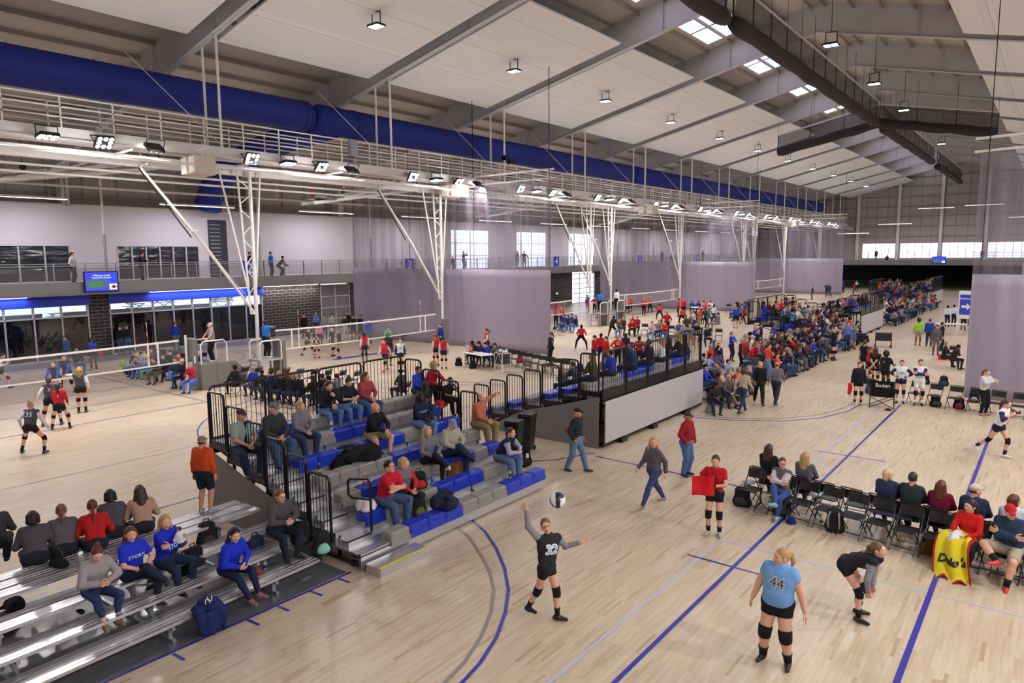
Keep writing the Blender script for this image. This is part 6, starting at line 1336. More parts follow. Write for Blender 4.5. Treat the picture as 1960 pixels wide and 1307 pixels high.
# -- first court beyond the stand (grey team seen from behind, black team facing)
GT = ['#4c4a56','#d6d4d6']
o,J,s,sh = pl(62,868,150,'lunge',GT,'#1b1b20',('bun','bl'),'player in grey and white number 35 jersey crouching wide on the first court',q=.021,legs=.18,pads=True,socks='#1b1b1f',h=1.74,hl=(-.3,.1,.8),hr=(.3,.3,.75),lean=20); decal(o,sh,J,s,'35',.2,white_n,back=True,up=.06)
o,J,s,sh = pl(100,815,168,'ready',GT,'#1b1b20',('pony','br'),'player in grey and white number 3 jersey with long dark ponytail',q=.021,legs=.18,pads=True,socks='#1b1b1f',h=1.78,lean=14,pel=(0,0,.86),hl=(-.35,.1,.85)); decal(o,sh,J,s,'3',.2,white_n,back=True,up=.06)
o,J,s,sh = pl(117,822,170,'ready','#b8202a','#1b1b20',('pony','bk'),'player in red number 1 jersey among the grey team on the first court',q=.021,legs=.18,pads=True,socks='#1b1b1f',h=1.66,lean=14,pel=(0,0,.84)); decal(o,sh,J,s,'1',.2,white_n,back=True,up=.06)
pl(158,790,172,'reach',GT,'#1b1b20',('long','bl'),'player in grey and white with blonde curls close to the first net',q=.021,legs=.18,pads=True,socks='#1b1b1f',h=1.78,hl=(-.2,.35,1.35))
pl(109,757,-20,'ready',['#1f2026','#2a48c0'],'#1b1b20',('bun','lb'),'player in black jersey and blue sleeves crouching behind the net tape',q=.022,legs=.18,pads=True,h=1.7,lean=30)
pl(132,750,-30,'ready',['#1f2026','#2a48c0'],'#1b1b20',('pony','lb'),'second player in black and blue, standing just behind the crouching one',q=.022,legs=.18,pads=True,h=1.72,lean=22,pel=(0,0,.86))
pl(4,745,80,'run',GT,'#1b1b20',('pony','br'),'player at the picture edge of whom arm and lower legs show',q=.024,legs=.18,pads=True)
pl(180,707,0,'behind','#3c50c0','#1b1b20',('bob','bk'),'girl in blue-violet polo holding a red flag behind her back by the glass front',q=.024,legs=.2,sleeve=.4,skn='b',socks='#1b1b1f')
L = F(186,700); t = thing('line_flag','small red line flag behind the girl in the blue-violet polo','flag',(L[0],L[1]-.05,0),face_to(L,0)); MB().add([(-.12,0,.95),(-.42,0,.62),(-.2,0,.52),(-.12,.02,.95),(-.42,.02,.62),(-.2,.02,.52)],[(0,1,2),(5,4,3),(0,3,4,1),(1,4,5,2),(2,5,3,0)]).build('cloth', cloth('#c01f28',.04), t)
for px,py,rel,kd,tp,bt,hr_,lab,z_ in ((232,680,30,'stand','#1b1b20','#3f557c',('short','br'),'man in black jacket and jeans by the glass front, left of the bench crowd',0),(245,678,20,'stand','#24242c','#46618c',('short','lb'),'taller man in black behind the man in the black jacket by the glass',0),
  (297,668,120,'stand','#5f80b8','#8a8a90',('short','lb'),'child in light blue shirt standing at the glass doors',0),(338,672,20,'pockets','#2238b8','#5a6270',('short','br'),'man in royal blue lettered sweatshirt and grey jeans standing by the glass',0),
  (131,706,-60,'stand','#4a5a9c','#3f557c',('short','br'),'person in blue jacket standing in shade by the glass',0)):
    cw_px(px,py,rel,kd,tp,bt,hr_,lab,z=z_,h=1.78 if 'child' not in lab else 1.25)
cw_px(148,700,20,'sit','#2a2a30','#46618c',('cap','gy'),'person in dark top and grey cap sitting by the glass front',z=.43)
o = person((-29.35,16.35,1.12), face_to((-29,16,0),-75),'hips','#8a8a92','#1b1b20',('bald','bk'),h=1.78,fem=False,sleeve=.4,q=.021,b=1.1,hl=(-.34,.28,.98),hr=(-.02,.4,.98),el=(-1,-.3,0),er=(1,-.3,0),shoe='#d8d8d8',label='bald referee in grey polo shirt with a whistle, on the padded box stand')
o = person((-28.9,18.75,1.03), radians(10),'stand','#2f6fc0','#1b1b24',('short','bk'),h=1.8,fem=False,sleeve=.4,q=.021,skn='b',b=1.08,hl=(-.15,.4,1.35),hr=(.15,.4,1.35),shoe='#d8d8d8',label='referee in bright blue polo shirt on the open steel stand, seen from behind')
for i, (px,py,kd,tp,bt,hr_,h_) in enumerate(((262,704,'sit','#1b1b20','#3c5a8c',('long','br'),1.62),(270,706,'sitchin','#8a8a90','#4a6ab0',('cap','gy'),1.7),(279,700,'sit','#c8c0bc','#23242c',('long','br'),1.6),(285,712,'sit','#4078c8','#58a890',('long','lb'),1.3),(293,698,'sit','#a04848','#22283c',('short','rd'),1.68),(302,716,'sithunch','#4c4840','#5c5648',('short','br'),1.74),
  (306,700,'sit','#2c3a78','#23242c',('short','bk'),1.7),(316,712,'sit','#1b1b20','#23242c',('long','br'),1.68),(330,704,'sit','#24242c','#22283c',('short','bk'),1.7),(338,722,'sitcross','#2c3a50','#4a6ab0',('short','br'),1.78),(346,708,'sit','#b05858','#22283c',('short','rd'),1.66),(353,724,'sit','#23242c','#1b1b20',('cap','wh'),1.7),(362,706,'sit','#4c5c40','#22283c',('cap','#4c5c40'),1.7),(369,732,'sit','#a02838','#4a6ac8',('short','gy'),1.72),(384,706,'sit','#27388c','#7c2040',('short','pb'),1.7))):
    nm = ('black top and jeans','grey top and silver cap','pale striped top','blue T-shirt and mint leggings, a child','brick red top and curly hair','dark olive top, elbows on knees','navy top, half turned away','black coat and long brown hair','black top, in front of the net band','dark blue top and jeans, legs crossed','dusty red top','black jacket and white cap','camouflage cap','red top and bright blue jeans','navy blue top and pale hair behind the referee box')[i]
    L = F(px,py); c_ = put_chair(L[0],L[1],face_to(L,-38),'folding chair under the one with %s' % nm,'chairs along the first court'); cw_px(px,py,-38,kd,tp,bt,hr_,'first court spectator with %s' % nm,z=.43,h=h_,group='spectators along the first court')
# -- second court
o,J,s,sh = pl(607,686,178,'behind','#1b1b20','#1b1b20',('braid','bl'),'player in black number 18 jersey with pink figures, in the huddle',q=.023,legs=.18,pads=True,sleeve=.3); decal(o,sh,J,s,'18',.17,cloth('#d878a8',0),back=True,up=.06)
pl(590,682,60,'walk','#1b1b20','#1b1b20',('bun','br'),'player in black walking into the huddle behind the net',q=.023,legs=.18,pads=True,sleeve=.3)
pl(636,682,70,'stand','#1b1b20','#1b1b20',('bob','bl'),'player in black with fair hair facing another in the huddle',q=.023,legs=.18,pads=True,sleeve=.3); pl(651,685,-80,'stand','#1b1b20','#1b1b20',('long','lb'),'player in black with loose light hair on the court side of the huddle',q=.023,legs=.18,pads=True)
pl(699,694,-160,'stand',['#c0262e','#c8c8cc'],'#20243f',('braid','bk'),'dark-haired player in red with white sleeves near the middle of the second court',q=.022,legs=.18,pads=True,skn='b')
pl(738,712,-30,'walk',['#c0262e','#c8c8cc'],'#20243f',('long','br'),'player in red with white sleeves and red shoes stepping forward',q=.022,legs=.18,pads=True,shoe='#c02030'); pl(744,700,20,'stand','#30222a','#20243f',('long','bk'),'player half hidden behind the red-shoed player',q=.024,legs=.2,skn='b')
o,J,s,sh = pl(767,711,10,'stand',['#dcdce0','#2a3052'],'#20243f',('bun','rd'),'player in white number 2 jersey with navy sleeves on the second court',q=.022,legs=.18,pads=True,socks='#e0e0e2'); decal(o,sh,J,s,'2',.16,cloth('#20243f',0),up=.05)
pl(836,700,-150,'stand',['#c0262e','#c8c8cc'],'#20243f',('pony','rd'),'player in red with auburn ponytail under the net end pad',q=.023,legs=.18,pads=True); pl(850,706,178,'stand',['#c0262e','#c8c8cc'],'#20243f',('braid','bk'),'player in red with a black braid and white bow, back turned by the post pad',q=.023,legs=.18,pads=True)
pl(933,684,-78,'walk2',['#c0262e','#c8c8cc'],'#20243f',('pony','br'),'player in red with white sleeves walking past the scorer table',q=.022,legs=.18,pads=True,shoe='#c8c8cc'); pl(845,672,-60,'pockets','#26348c','#22283c',('short','br'),'man in navy blue jacket standing behind the padded mast',q=.026,fem=False)
for px,py,rel,kd,tp,bt,hr_,lab in ((583,647,20,'stand','#16161c','#16161c',('short','bk'),'person in black standing in the shade of the dark brick wall'),(606,642,10,'cross','#5f86d0','#3c4050',('short','gy'),'grey-haired man in sky blue shirt before the brick wall'),(622,649,0,'stand','#8c8a92','#2a2c34',('long','br'),'girl in grey top and black leggings before the steel doors'),
  (613,662,0,'stand','#e07ab8','#1b1b20',('short','br'),'child in bright pink top holding a red flag by the brick wall'),(636,646,20,'stand','#b8b4ba','#23242c',('long','bk'),'girl in pale top standing in the steel doorway'),(662,650,10,'stand','#2c3438','#b8b4ac',('short','rd'),'man in dark green shirt and white shorts in the watching group'),
  (666,640,0,'stand','#1b1b20','#1b1b20',('pony','br'),'substitute in black, first of the pair by the curtain edge'),(677,650,0,'cross','#1b1b20','#1b1b20',('pony','lb'),'substitute in black with arms folded, second of the pair'),(691,650,-20,'cross','#1b1b20','#1b1b20',('bun','br'),'substitute in black with hair in a knot, nearest the coach in blue'),(707,658,-10,'stand','#2c48a8','#3f557c',('short','rd'),'coach in blue T-shirt and jeans beside the substitutes')):
    cw_px(px,py,rel,kd,tp,bt,hr_,lab,short=1 if ('substitute' in lab or 'shorts' in lab or 'child' in lab) else 0,h=1.72 if 'child' not in lab else 1.4,sl=1 if 'shirt' in lab else 0)
cw_px(741,650,20,'sitchin','#58b878','#3c4050',('short','rd'),'person in mint green top leaning on a chair by the curtain',z=.43)
for i,(px,tp,hr_) in enumerate(((-.75,'#26262c',('short','bk')),(-.3,'#2a2c44',('long','bk')),(.15,'#2440b0',('short','br')),(.75,'#5c5a60',('long','br')))):
    nm = ('dark top behind the score cards','navy top and long dark hair','royal blue top, head bent','grey top at the cart end')[i]; L = (SCX+px, SCY+.68); put_chair(L[0],L[1],pi-.25,'folding chair of the scorer with %s' % nm,'scorer chairs'); crowd((L[0],L[1],.43),pi-.25,'sitphone',tp,'#22283c',hr_,('d','m','f','f')[i],label='scorer at the first white table with %s' % nm,group='scorers at the first table')
# team bench behind the stand, backs to the camera
for i,(px,py,kd,tp,bt,hr_,nm) in enumerate(((452,738,'sitcross','#23242c','#1b1b20',('short','bk'),'black top and knotted hair, sitting apart'),(488,742,'sit','#2038b0','#3c4050',('short','gy'),'royal blue jacket'),(508,748,'sitchin','#1f2026','#2a3048',('short','br'),'black shirt and red shoes'),(522,750,'sit','#26305c','#2a3048',('short','br'),'navy shirt'),(538,752,'sit','#23242c','#2a3048',('long','bl'),'black jacket and fair hair'),(553,748,'sit','#5c4030','#2a3048',('short','rd'),'brown top and auburn hair'),(562,755,'sit','#2a2a30','#2a3048',('long','bl'),'charcoal top and long fair hair'),(576,757,'sit','#1f2230','#2a3048',('short','gy'),'black track jacket with white piping'),(602,762,'sit','#1b1b20','#2a3048',('long','br'),'black top and long brown hair'),(620,758,'sit','#30222a','#2a3048',('short','br'),'plum top'),(632,762,'sit','#5c5a60','#2a3048',('pony','bk'),'grey top and black ponytail'),(648,758,'sit','#8c8a92','#2a3048',('pony','br'),'pale grey top'),(672,765,'sit','#24242c','#2a3048',('short','bk'),'dark top beside the last rail panel'),(770,748,'sit','#3c3a40','#2a3048',('short','bk'),'dark grey hood behind the boy in blue'))):
    L = F(px,py,.43); put_chair(L[0],L[1],radians(96),'folding chair behind the stand under %s' % nm,'team chairs behind the stand'); crowd(L,radians(96),kd,tp,bt,hr_,('b' if i == 0 else 'f'),label='onlooker with %s, behind the stand rail' % nm,group='onlookers behind the stand')
# -- red courts past the curtain
R_ = '#c0222a'; Bk = '#17171b'
far_players = ((1064,628,170,'jump',R_,Bk,'pony','player in red leaping at the net beside the curtain edge'),(1075,630,160,'jump',R_,Bk,'pony','second player in red leaping to block at the net'),(1112,668,175,'lunge',R_,Bk,'short','dark-skinned player in red and black crouching wide'),
 (1138,703,-60,'stand',R_,'#20243f','pony','red and white jersey, first of three by the empty chairs'),(1150,698,175,'stand',R_,'#20243f','pony','red jersey with a long tail of hair, second of three by the chairs'),(1160,706,-50,'stand',R_,'#20243f','pony','red and white jersey, third of three by the chairs'),
 (1182,704,178,'hips',R_,Bk,'pony','player in red number 22 jersey, hands on hips, back turned'),(1197,698,176,'stand','#2a2440',Bk,'long','player in dark purple top between the two with hands on hips'),(1223,706,180,'hips',R_,Bk,'pony','dark-skinned player in red number 1 jersey, hands on hips, back turned'),
 (1171,645,150,'lunge','#1f2026',Bk,'pony','player in black number 3 jersey moving by the mast'),(1208,642,140,'ready',R_,Bk,'pony','player in red bending low before the seated row'),(1138,600,0,'hips',R_,Bk,'pony','player in red far off before the blue-white brick pier'),(1124,596,30,'stand','#2c48a8',R_,'pony','person in blue and red behind the blue referee'),(1148,610,-70,'run',R_,Bk,'pony','player in red running near the far brick pier'),
 (1200,600,20,'stand',R_,Bk,'long','player in red, one of a pair near the net post'),(1207,598,-20,'stand',R_,Bk,'long','player in red, other of the pair near the net post'),(1232,604,160,'reach',R_,Bk,'pony','player in red raising an arm behind the net'),(1244,600,-160,'walk',R_,Bk,'pony','player in red turning away behind the net'),(1262,612,178,'ready',R_,Bk,'pony','player in red number 24 jersey with back turned'),
 (1299,606,-80,'stand',R_,Bk,'pony','player in red stretching an arm at the net end'),(1308,606,10,'stand',R_,Bk,'pony','player in red next to the stretching one'),(1305,622,170,'ready',R_,Bk,'pony','player in red bending by the net end'),(1316,592,0,'stand','#27388c','#c88a70','short','woman in blue jacket behind the second scorer table'),(1351,610,-170,'lunge',R_,Bk,'pony','player in red in a wide stance before the second scorer table'))
for px,py,rel,kd,tp,bt,hs,lab in far_players:
    sk_ = 'b' if 'dark-skinned' in lab else RND.choice('fftm'); o = cw_px(px,py,rel,kd,tp,bt,(hs,RND.choice(['br','bl','bk'])),lab,short=2,sl=1,skn=sk_,q=.03)
for px,py,txt in ((1182,704,'22'),(1223,706,'1')):
    L = Vector(F(px,py)); a = face_to(L,180); o = text_at('number',txt,.2,white_n,(0,0,0),(1,0,0),(0,0,1),None); o.name = 'number'; mt_ = Matrix.Rotation(a,4,'Z'); d_ = mt_@Vector((0,-.16,0)); 
    tgt = [x for x in bpy.data.objects if x.get('label','').find('number %s jersey, hands' % txt) >= 0][0]; o.parent = tgt; o.location = (0,-.155,1.28); o.rotation_euler = (0,0,0)
o = ball((0,0,0), 'white volleyball above the leaping players', group=None); d = ray(1066,562); k_ = (hypot(*F(1064,628)[:2])/hypot(d.x,d.y)); o.location = (d.x*k_,d.y*k_,EYE+d.z*k_)
d = ray(1284,507); o = ball((d.x*40,d.y*40,EYE+d.z*40), 'tiny white volleyball flying before the second curtain'); tt = -31/d.x; o.location = (d.x*tt,d.y*tt,EYE+d.z*tt)
crowd((-28.6,48.4,1.03),radians(20),'stand','#2f6fc0','#1b1b24',('short','bk'),'b',label='referee in blue polo on the padded stand behind the curtain edge',h=1.8); crowd((-28.7,51.3,1.03),radians(0),'stand','#dcdce0','#1b1b24',('short','bk'),'b',label='referee in white shirt on the second open stand',h=1.8)
for i,(px,py,kd,tp,bt,hr_,nm) in enumerate(((1186,634,'sitarms','#5c4a2c','#7a98c8',('short','gy'),'brown jacket and pale jeans'),(1193,630,'sit','#3c3428','#2a3048',('long','bl'),'dark coat beside the brown jacket'),(1213,632,'sitlean',R_,'#2a3048',('long','br'),'red jacket open over dark top'),(1220,628,'sit','#a82a34','#2a3048',('short','gy'),'red sweater behind the red jacket'),(1248,640,'sit','#cdb0bc','#5a80b8',('long','lb'),'pale pink top and jeans'),(1262,636,'sit','#8a8478','#2a3048',('long','bl'),'beige top and light curls'),(1273,640,'sitarms','#d0202c','#4468a8',('long','bk'),'bright red top and jeans'),(1300,640,'sit','#4a6098','#c89080',('long','br'),'blue shorts and brown hair'),(1309,644,'sit','#8c9094','#c89080',('long','br'),'grey hooded top, bare knees'),(1320,646,'sit','#8a8c90','#c89080',('long','bl'),'grey zip top and white socks'),(1331,642,'sit','#1b1b20','#23242c',('short','bk'),'black jacket'),(1353,650,'sit','#2c2c30','#23242c',('cap','gy'),'dark coat and grey cap at the row end'))):
    L = F(px,py,.43); crowd(L,face_to(L,-15 if i < 9 else 10),kd,tp,bt,hr_,label='spectator seated on the far red court, %s' % nm,group='seated row on the far red court',h=1.7,q=.032)
for i,(px,nm,tp) in enumerate(((1325,'blue jacket, first','#27388c'),(1337,'blue jacket, second','#27388c'),(1347,'peach top','#d8a090'),(1360,'white top','#d8d8dc'))):
    L = F(px,592,.43); crowd(L,face_to(L,-5),'sitphone',tp,'#22283c',('long','br'),label='official at the second scorer table in %s' % nm,group='officials at the second scorer table',q=.036)
# seated group by the jumping players
for i,(px,py,tp) in enumerate(((1080,622,'#27388c'),(1088,625,'#23283c'),(1096,622,'#2c48a8'),(1103,626,'#26262c'))):
    L = F(px,py,.43); crowd(L,face_to(L,-50),'sit',tp,'#4468a8',('long','bk'),label='seated substitute by the sheer curtain in %s' % ('deep blue','dark top','bright blue','black')[i],group='seated substitutes by the sheer curtain',q=.036)
# -- spectators on the stand seen from behind
TC = (-15.33,17.75,1)
for px,row,kd,tp,hr_,nm,h_ in ((1085,4,'sithunch','#77757c',('long','bl'),'grey quilted vest and blonde hair, low on the end steps',1.6),(1108,5,'sitlean','#4a4c52',('short','br'),'grey top bending down on the steps',1.6),(1136,7,'sit','#4c4438',('longback','lb'),'olive coat and long fair hair, at the end rail',1.66),(1172,7,'sit','#2440c0',('short','br'),'bright blue hooded top',1.6),(1160,6,'sit','#8c8a90',('pony','br'),'pale top, half hidden',1.6),
    (1212,7,'sit','#2c3f70',('short','br'),'broad denim blue jacket',1.8),(1245,7,'sit','#1b1d26',('short','bk'),'black jacket and short black hair',1.74),(1268,7,'sit','#dcdce0',('longback','bl'),'white top and very long fair hair',1.66),(1284,6,'sit','#3c2a2c',('long','br'),'dark brown coat',1.66),(1302,7,'sit','#23242c',('longback','bl'),'black top and long golden hair',1.66),(1318,6,'sit','#26305c',('short','br'),'navy shirt in the far corner',1.7),(1332,7,'sithunch','#1b1b1e',('afro','bk'),'black top and dark curls by the corner post',1.66)):
    onstand(row,px,kd,tp,'#2a3048',hr_,'rail-side spectator seen from behind, %s' % nm,T=TC,h=h_,q=.024)
# figures on the long walkway and far right
for px,py,rel,kd,tp,bt,hr_,lab in ((1812,626,160,'stand','#dcdce0','#20243f',('pony','bk'),'player in white by the black folding table in the far walkway'),(1824,624,150,'stand','#dcdce0','#20243f',('pony','bk'),'second player in white by the black folding table'),(1843,632,10,'stand','#20243f','#20243f',('bob','br'),'player in navy number jersey before the arrow sign'),(1850,622,-20,'stand','#d0d0d4','#20243f',('long','br'),'player in white half hidden by the arrow sign'),(1855,585,10,'stand',R_,Bk,('long','br'),'person in red beside the huge curtain edge')):
    cw_px(px,py,rel,kd,tp,bt,hr_,lab,short=1,q=.034)
L = F(1822,690); put_chair(L[0],L[1],radians(20),'folding chair of the seated man at the huge curtain edge',None); cw_px(1822,690,60,'sithunch','#1f1f24','#26262c',('short','bk'),'man in black jacket sitting by the huge curtain edge',z=.43,skn='b'); cw_px(1806,686,80,'sit','#2a2a30','#26262c',('short','gy'),'grey-haired person seated behind the man in the black jacket',z=.43)
cw_px(1664,752,20,'floor','#26262c','#3c4a78',('bob','br'),'girl sitting on the floor between the flag girl and the camp chair',z=0.,h=1.6,q=.026)
cw_px(1575,660,60,'floor','#b8b0b0','#d8a58c',('long','bl'),'person in white sitting low at the foot of the next stand',z=0)
cw_px(1400,772,40,'floor','#5c5850','#8c7d5c',('short','bk'),'boy in grey hooded top sitting low at the end of the packed bench',z=.1,h=1.6,q=.026)
for px,py,kd,tp,hr_,nm in ((1352,745,'sithunch','#1f1f24',('short','bk'),'black top'),(1362,772,'sithunch','#2c2c30',('long','bk'),'charcoal top and dark locks'),(1378,752,'sit','#c8202c',('short','bk'),'bright red hooded top'),(1392,760,'sit','#5c5a58',('cap','#b8b0a0'),'tan cap'),(1345,712,'sit','#c8c8cc',('short','bk'),'pale grey top by the corner post'),(1360,706,'sit','#24386c',('cap','gy'),'navy track top and grey cap'),(1374,704,'sit','#8c8a88',('long','lb'),'grey-green top and fair hair')):
    cw_px(px,py,30,kd,tp,'#2a3048',hr_,'spectator sitting past the pale screen in %s' % nm,z=.35,q=.026,skn='b' if 'bk' in hr_ else 'f',group='spectators past the pale screen')
# people up on the galleries
for px,kd,tp,bt,hr_,rel,lab in ((138,'pockets','#c8c4c8','#26262c',('pony','bk'),60,'person in white and grey top leaning on the side gallery rail'),(270,'phone','#1b1d26','#1b1b20',('short','bk'),70,'man in black holding up a phone on the side gallery'),(478,'stand','#1f2026','#26262c',('short','br'),60,'person in black on the gallery behind the court 2 sign'),(518,'stand','#2c62b8','#26262c',('short','bk'),60,'man in blue shirt resting on the side gallery rail'),(536,'ready','#1f2026','#26262c',('short','bk'),100,'person in black bending over the side gallery rail'),
    (866,'stand','#2a2a30','#26262c',('short','bk'),60,'child on the gallery behind the sheer curtain'),(887,'camera','#3c3c44','#33333a',('short','bk'),60,'man standing tall behind the sheer curtain on the gallery'),(990,'stand','#3c3c44','#33333a',('short','bk'),40,'first of two on the gallery before the bright panes'),(1003,'hips','#33333a','#2a2a30',('short','bk'),0,'second of two on the gallery before the bright panes'),(1267,'stand','#3c3a40','#2a2a30',('short','bk'),40,'figure on the gallery behind the second curtain'),(1285,'ready','#3c3a40','#2a2a30',('short','bk'),40,'bending figure on the gallery behind the second curtain'),(1345,'stand','#3c4440','#2a2a30',('short','bk'),40,'figure on the gallery near the court 6 sign')):
    d = ray(px,500); tt = (XL+1.75)/d.x; crowd((XL+1.75,d.y*tt,4.3),face_to((XL,d.y*tt),rel),kd,tp,bt,hr_,label=lab,h=1.75 if 'child' not in lab else 1.3,q=.03)
for px,lab,tp in ((1677,'lone person in red-trimmed top on the far end gallery','#3c2430'),(1698,'dark seated figure on the far end gallery','#26262c'),(1880,'person on the far end gallery behind the huge curtain','#5c5a60')):
    d = ray(px,490); tt = 122.2/d.y; crowd((d.x*tt,122.2,4.3),pi,'stand' if 'seated' not in lab else 'floor',tp,'#33333a',('short','bk'),label=lab,q=.05)
# -- the packed low benches and the next stands
def fill(n, fn): 
    for i in range(n): fn(i)
def bench_crowd(y0, y1, x0, z0, rise, run, rows, place, dens=.56, seed=5):
    r = random.Random(seed)
    for k in range(rows):
        y = y0+r.uniform(0,.4)
        while y < y1:
            if r.random() < .93: autop((x0-run*k-.13+r.uniform(-.04,.04),y,z0+rise*k),-pi/2,SITS,'row %s of %s' % (('one','two','three','four','five','six','seven')[k],place),'spectators on %s' % place)
            y += dens+r.uniform(0,.22)
bench_crowd(32.1,41.4,-9.75,.42,.2,.6,3,'the packed low bench',.56,5)
bench_crowd(25.6,28.6,-9.8,.42,.2,.6,3,'the short low bench',.62,6)
r = random.Random(21)
for i in range(16): y = 27+i*.95+r.uniform(-.3,.3); autop((-11.9-r.uniform(0,1.6),y,0),r.uniform(-2.2,-.8),['stand','hips','cross','pockets'] if i%3 else ['stand'],'standing behind the packed low benches','onlookers behind the low benches')
def stand_crowd(y0, y1, T, rows, place, dens, seed, q=.04):
    r = random.Random(seed)
    for k in rows:
        y = y0+r.uniform(.2,.5)
        while y < y1-.2:
            if r.random() < .9: autop((T[0]+T[2]*(RUN*k+.12),y,.5+RISE*k),(pi/2 if T[2] > 0 else -pi/2),SITS,'row %s of %s' % (('one','two','three','four','five','six','seven')[k],place),'spectators on %s' % place,q=q)
            y += dens+r.uniform(0,.3)
stand_crowd(43.0,49.5,(-9.72,42.3,-1),range(0,7),'the next open stand',.62,7)
stand_crowd(52,59.4,(-15.33,52,1),(3,4,5,6),'the second screened stand',.95,8)
bench_crowd(60.8,75.2,-9.9,.35,.24,.7,3,'the far low bench',1.0,9)
stand_crowd(77,83.5,(-9.72,76.6,-1),range(0,7),'the distant open stand',1.05,10,.05)
stand_crowd(86.3,93.7,(-15.33,86.3,1),(4,5,6),'the last screened stand',1.1,12,.05)
r = random.Random(3)
for i in range(26): y = 44+i*.8+r.uniform(-.3,.3); x = -19.5-r.uniform(0,2.6); autop((x,y,0),r.uniform(-3,3),['stand','hips','cross','walk','pockets'],'standing beside the courts past the next stand','onlookers past the next stand',q=.045) if i % 2 else autop((x,y,.43),pi/2,SITS,'chair rows past the next stand','onlookers past the next stand',q=.045)
for i in range(20): y = 90+i*1.5; x = -24+r.uniform(0,9); autop((x,y,0),r.uniform(-3,3),['stand','hips','cross','walk'],'small figure near the dark far opening','crowd near the far opening',q=.055)

def mass_crowd():
    V_, F_, I_, mats, off = [], [], [], [], 0
    for lst in MASS.values():
        for me, loc, rot, s_, ms in lst:
            n = len(me.vertices); co = np.empty(n*3, np.float32); me.vertices.foreach_get('co', co); co = co.reshape(-1,3)*s_; c, sn = cos(rot), sin(rot)
            V_.append(np.stack([co[:,0]*c-co[:,1]*sn+loc[0], co[:,0]*sn+co[:,1]*c+loc[1], co[:,2]+loc[2]],1)); q = np.empty(len(me.loops), np.int32); me.loops.foreach_get('vertex_index', q); F_.append(q.reshape(-1,4)+off); off += n
            mi = np.empty(len(me.polygons), np.int32); me.polygons.foreach_get('material_index', mi); idx = []
            for m in ms:
                if m not in mats: mats.append(m)
                idx.append(mats.index(m))
            I_.append(np.array(idx)[mi])
    o = link('spectator_crowd', np_mesh('spectator_crowd', np.concatenate(V_), np.concatenate(F_), np.concatenate(I_), mats)); tag(o, 'mass of tiny distant spectators filling the far stands, benches and aisles', 'crowd', kind='stuff')
if MASS: mass_crowd()
# ================================================================== bags, clothes and small things
def backpack(px, py, z, label, col='#1f2024', acc='#5c5c60', rel=0., h=.46, w=.32, tilt=0., name='backpack'):
    L = F(px,py,z); t = thing(name, label, 'bag', L, face_to(L,rel)+pi); t.rotation_euler[0] = tilt; s = h/.46
    f = Field((-w/2-.06,-.16,-.02),(w/2+.06,.16,h+.08),.014); 
    f.cone((-w*.28,0,.1*s),(w*.28,0,.1*s),.1,.1,.06); f.cone((-w*.26,0,.1*s),(-w*.2,0,h-.1),.095,.08,.06); f.cone((w*.26,0,.1*s),(w*.2,0,h-.1),.095,.08,.06); f.cone((-w*.18,0,h-.09),(w*.18,0,h-.09),.085,.085,.06); f.cone((0,0,.1),(0,0,h-.1),.11,.09,.05); f.cut((0,0,.0),(0,0,-1)); 
    P, Q, _ = f.mesh(); link('main_pouch', np_mesh('main_pouch', relax(P,Q), Q, None, [cloth(col,.2)]), t)
    f = Field((-w/2,-.2,0),(w/2,0,h*.6),.014); f.cone((-w*.18,-.1,.12*s),(w*.18,-.1,.12*s),.06,.06,.05); f.cone((-w*.16,-.1,.12*s),(-w*.14,-.1,h*.42),.055,.04,.05); f.cone((w*.16,-.1,.12*s),(w*.14,-.1,h*.42),.055,.04,.05); f.cone((0,-.1,.1),(0,-.1,h*.42),.055,.045,.05); P, Q, _ = f.mesh(); link('front_pocket', np_mesh('front_pocket', relax(P,Q), Q, None, [cloth(acc,.15)]), t)
    MB().tube([(-.05,.02,h-.02),(-.045,.02,h+.05),(.045,.02,h+.05),(.05,.02,h-.02)], .01, 6).build('handle', M['blackc'], t)
    for sx in (-1,1): MB().tube([(sx*.08,.09,h-.05),(sx*.1,.15,h*.75),(sx*.11,.15,h*.4),(sx*.1,.08,.08)], .018, 6).build('shoulder_strap', cloth(acc,.1), t)
    return t
def lump(name, label, cat, loc, size, col, seed=1, rot=0., stripes=None, q=.018, folds=7):
    "a heap of cloth"
    r = random.Random(seed); t = None; sx, sy, sz = size; f = Field((-sx,-sy,-.02),(sx,sy,sz*1.4),q)
    for i in range(folds*2): a = r.uniform(0,2*pi); d_ = r.uniform(0,.55); f.ell((sx*d_*cos(a),sy*d_*sin(a),sz*r.uniform(.15,.5)),(sx*r.uniform(.25,.45),sy*r.uniform(.25,.45),sz*r.uniform(.25,.5)),.04*min(1,sz/.15))
    for i in range(folds): a = r.uniform(0,2*pi); b_ = a+r.uniform(1.8,3.6); f.cone((sx*.7*cos(a),sy*.7*sin(a),sz*.2),(sx*.4*cos(b_),sy*.4*sin(b_),sz*.75),sz*.14,sz*.1,.03)
    f.cut((0,0,0),(0,0,-1)); P, Q, _ = f.mesh(); o = link(name, np_mesh(name, relax(P,Q), Q, None, [cloth(col,.2)]), None, loc, rot); return tag(o, label, cat)
def bottle(px, py, z, label, col='#c8d4dc', cap='#2a62b0', h=.24, liquid=None):
    L = F(px,py,z); t = thing('bottle', label, 'bottle', L); MB().tube([(0,0,0),(0,0,.02),(0,0,h*.62),(0,0,h*.8),(0,0,h*.9)], [.03,.034,.034,.016,.013], 10).build('body', mat('bottle_'+col, col, .15), t, smooth=True)
    MB().tube([(0,0,h*.89),(0,0,h)], .016, 10).build('cap', mat('cap_'+cap, cap, .4), t); MB().tube([(0,0,h*.25),(0,0,h*.5)], .0355, 10, cap=False).build('label_band', mat('band_'+cap, cap, .5), t); return t
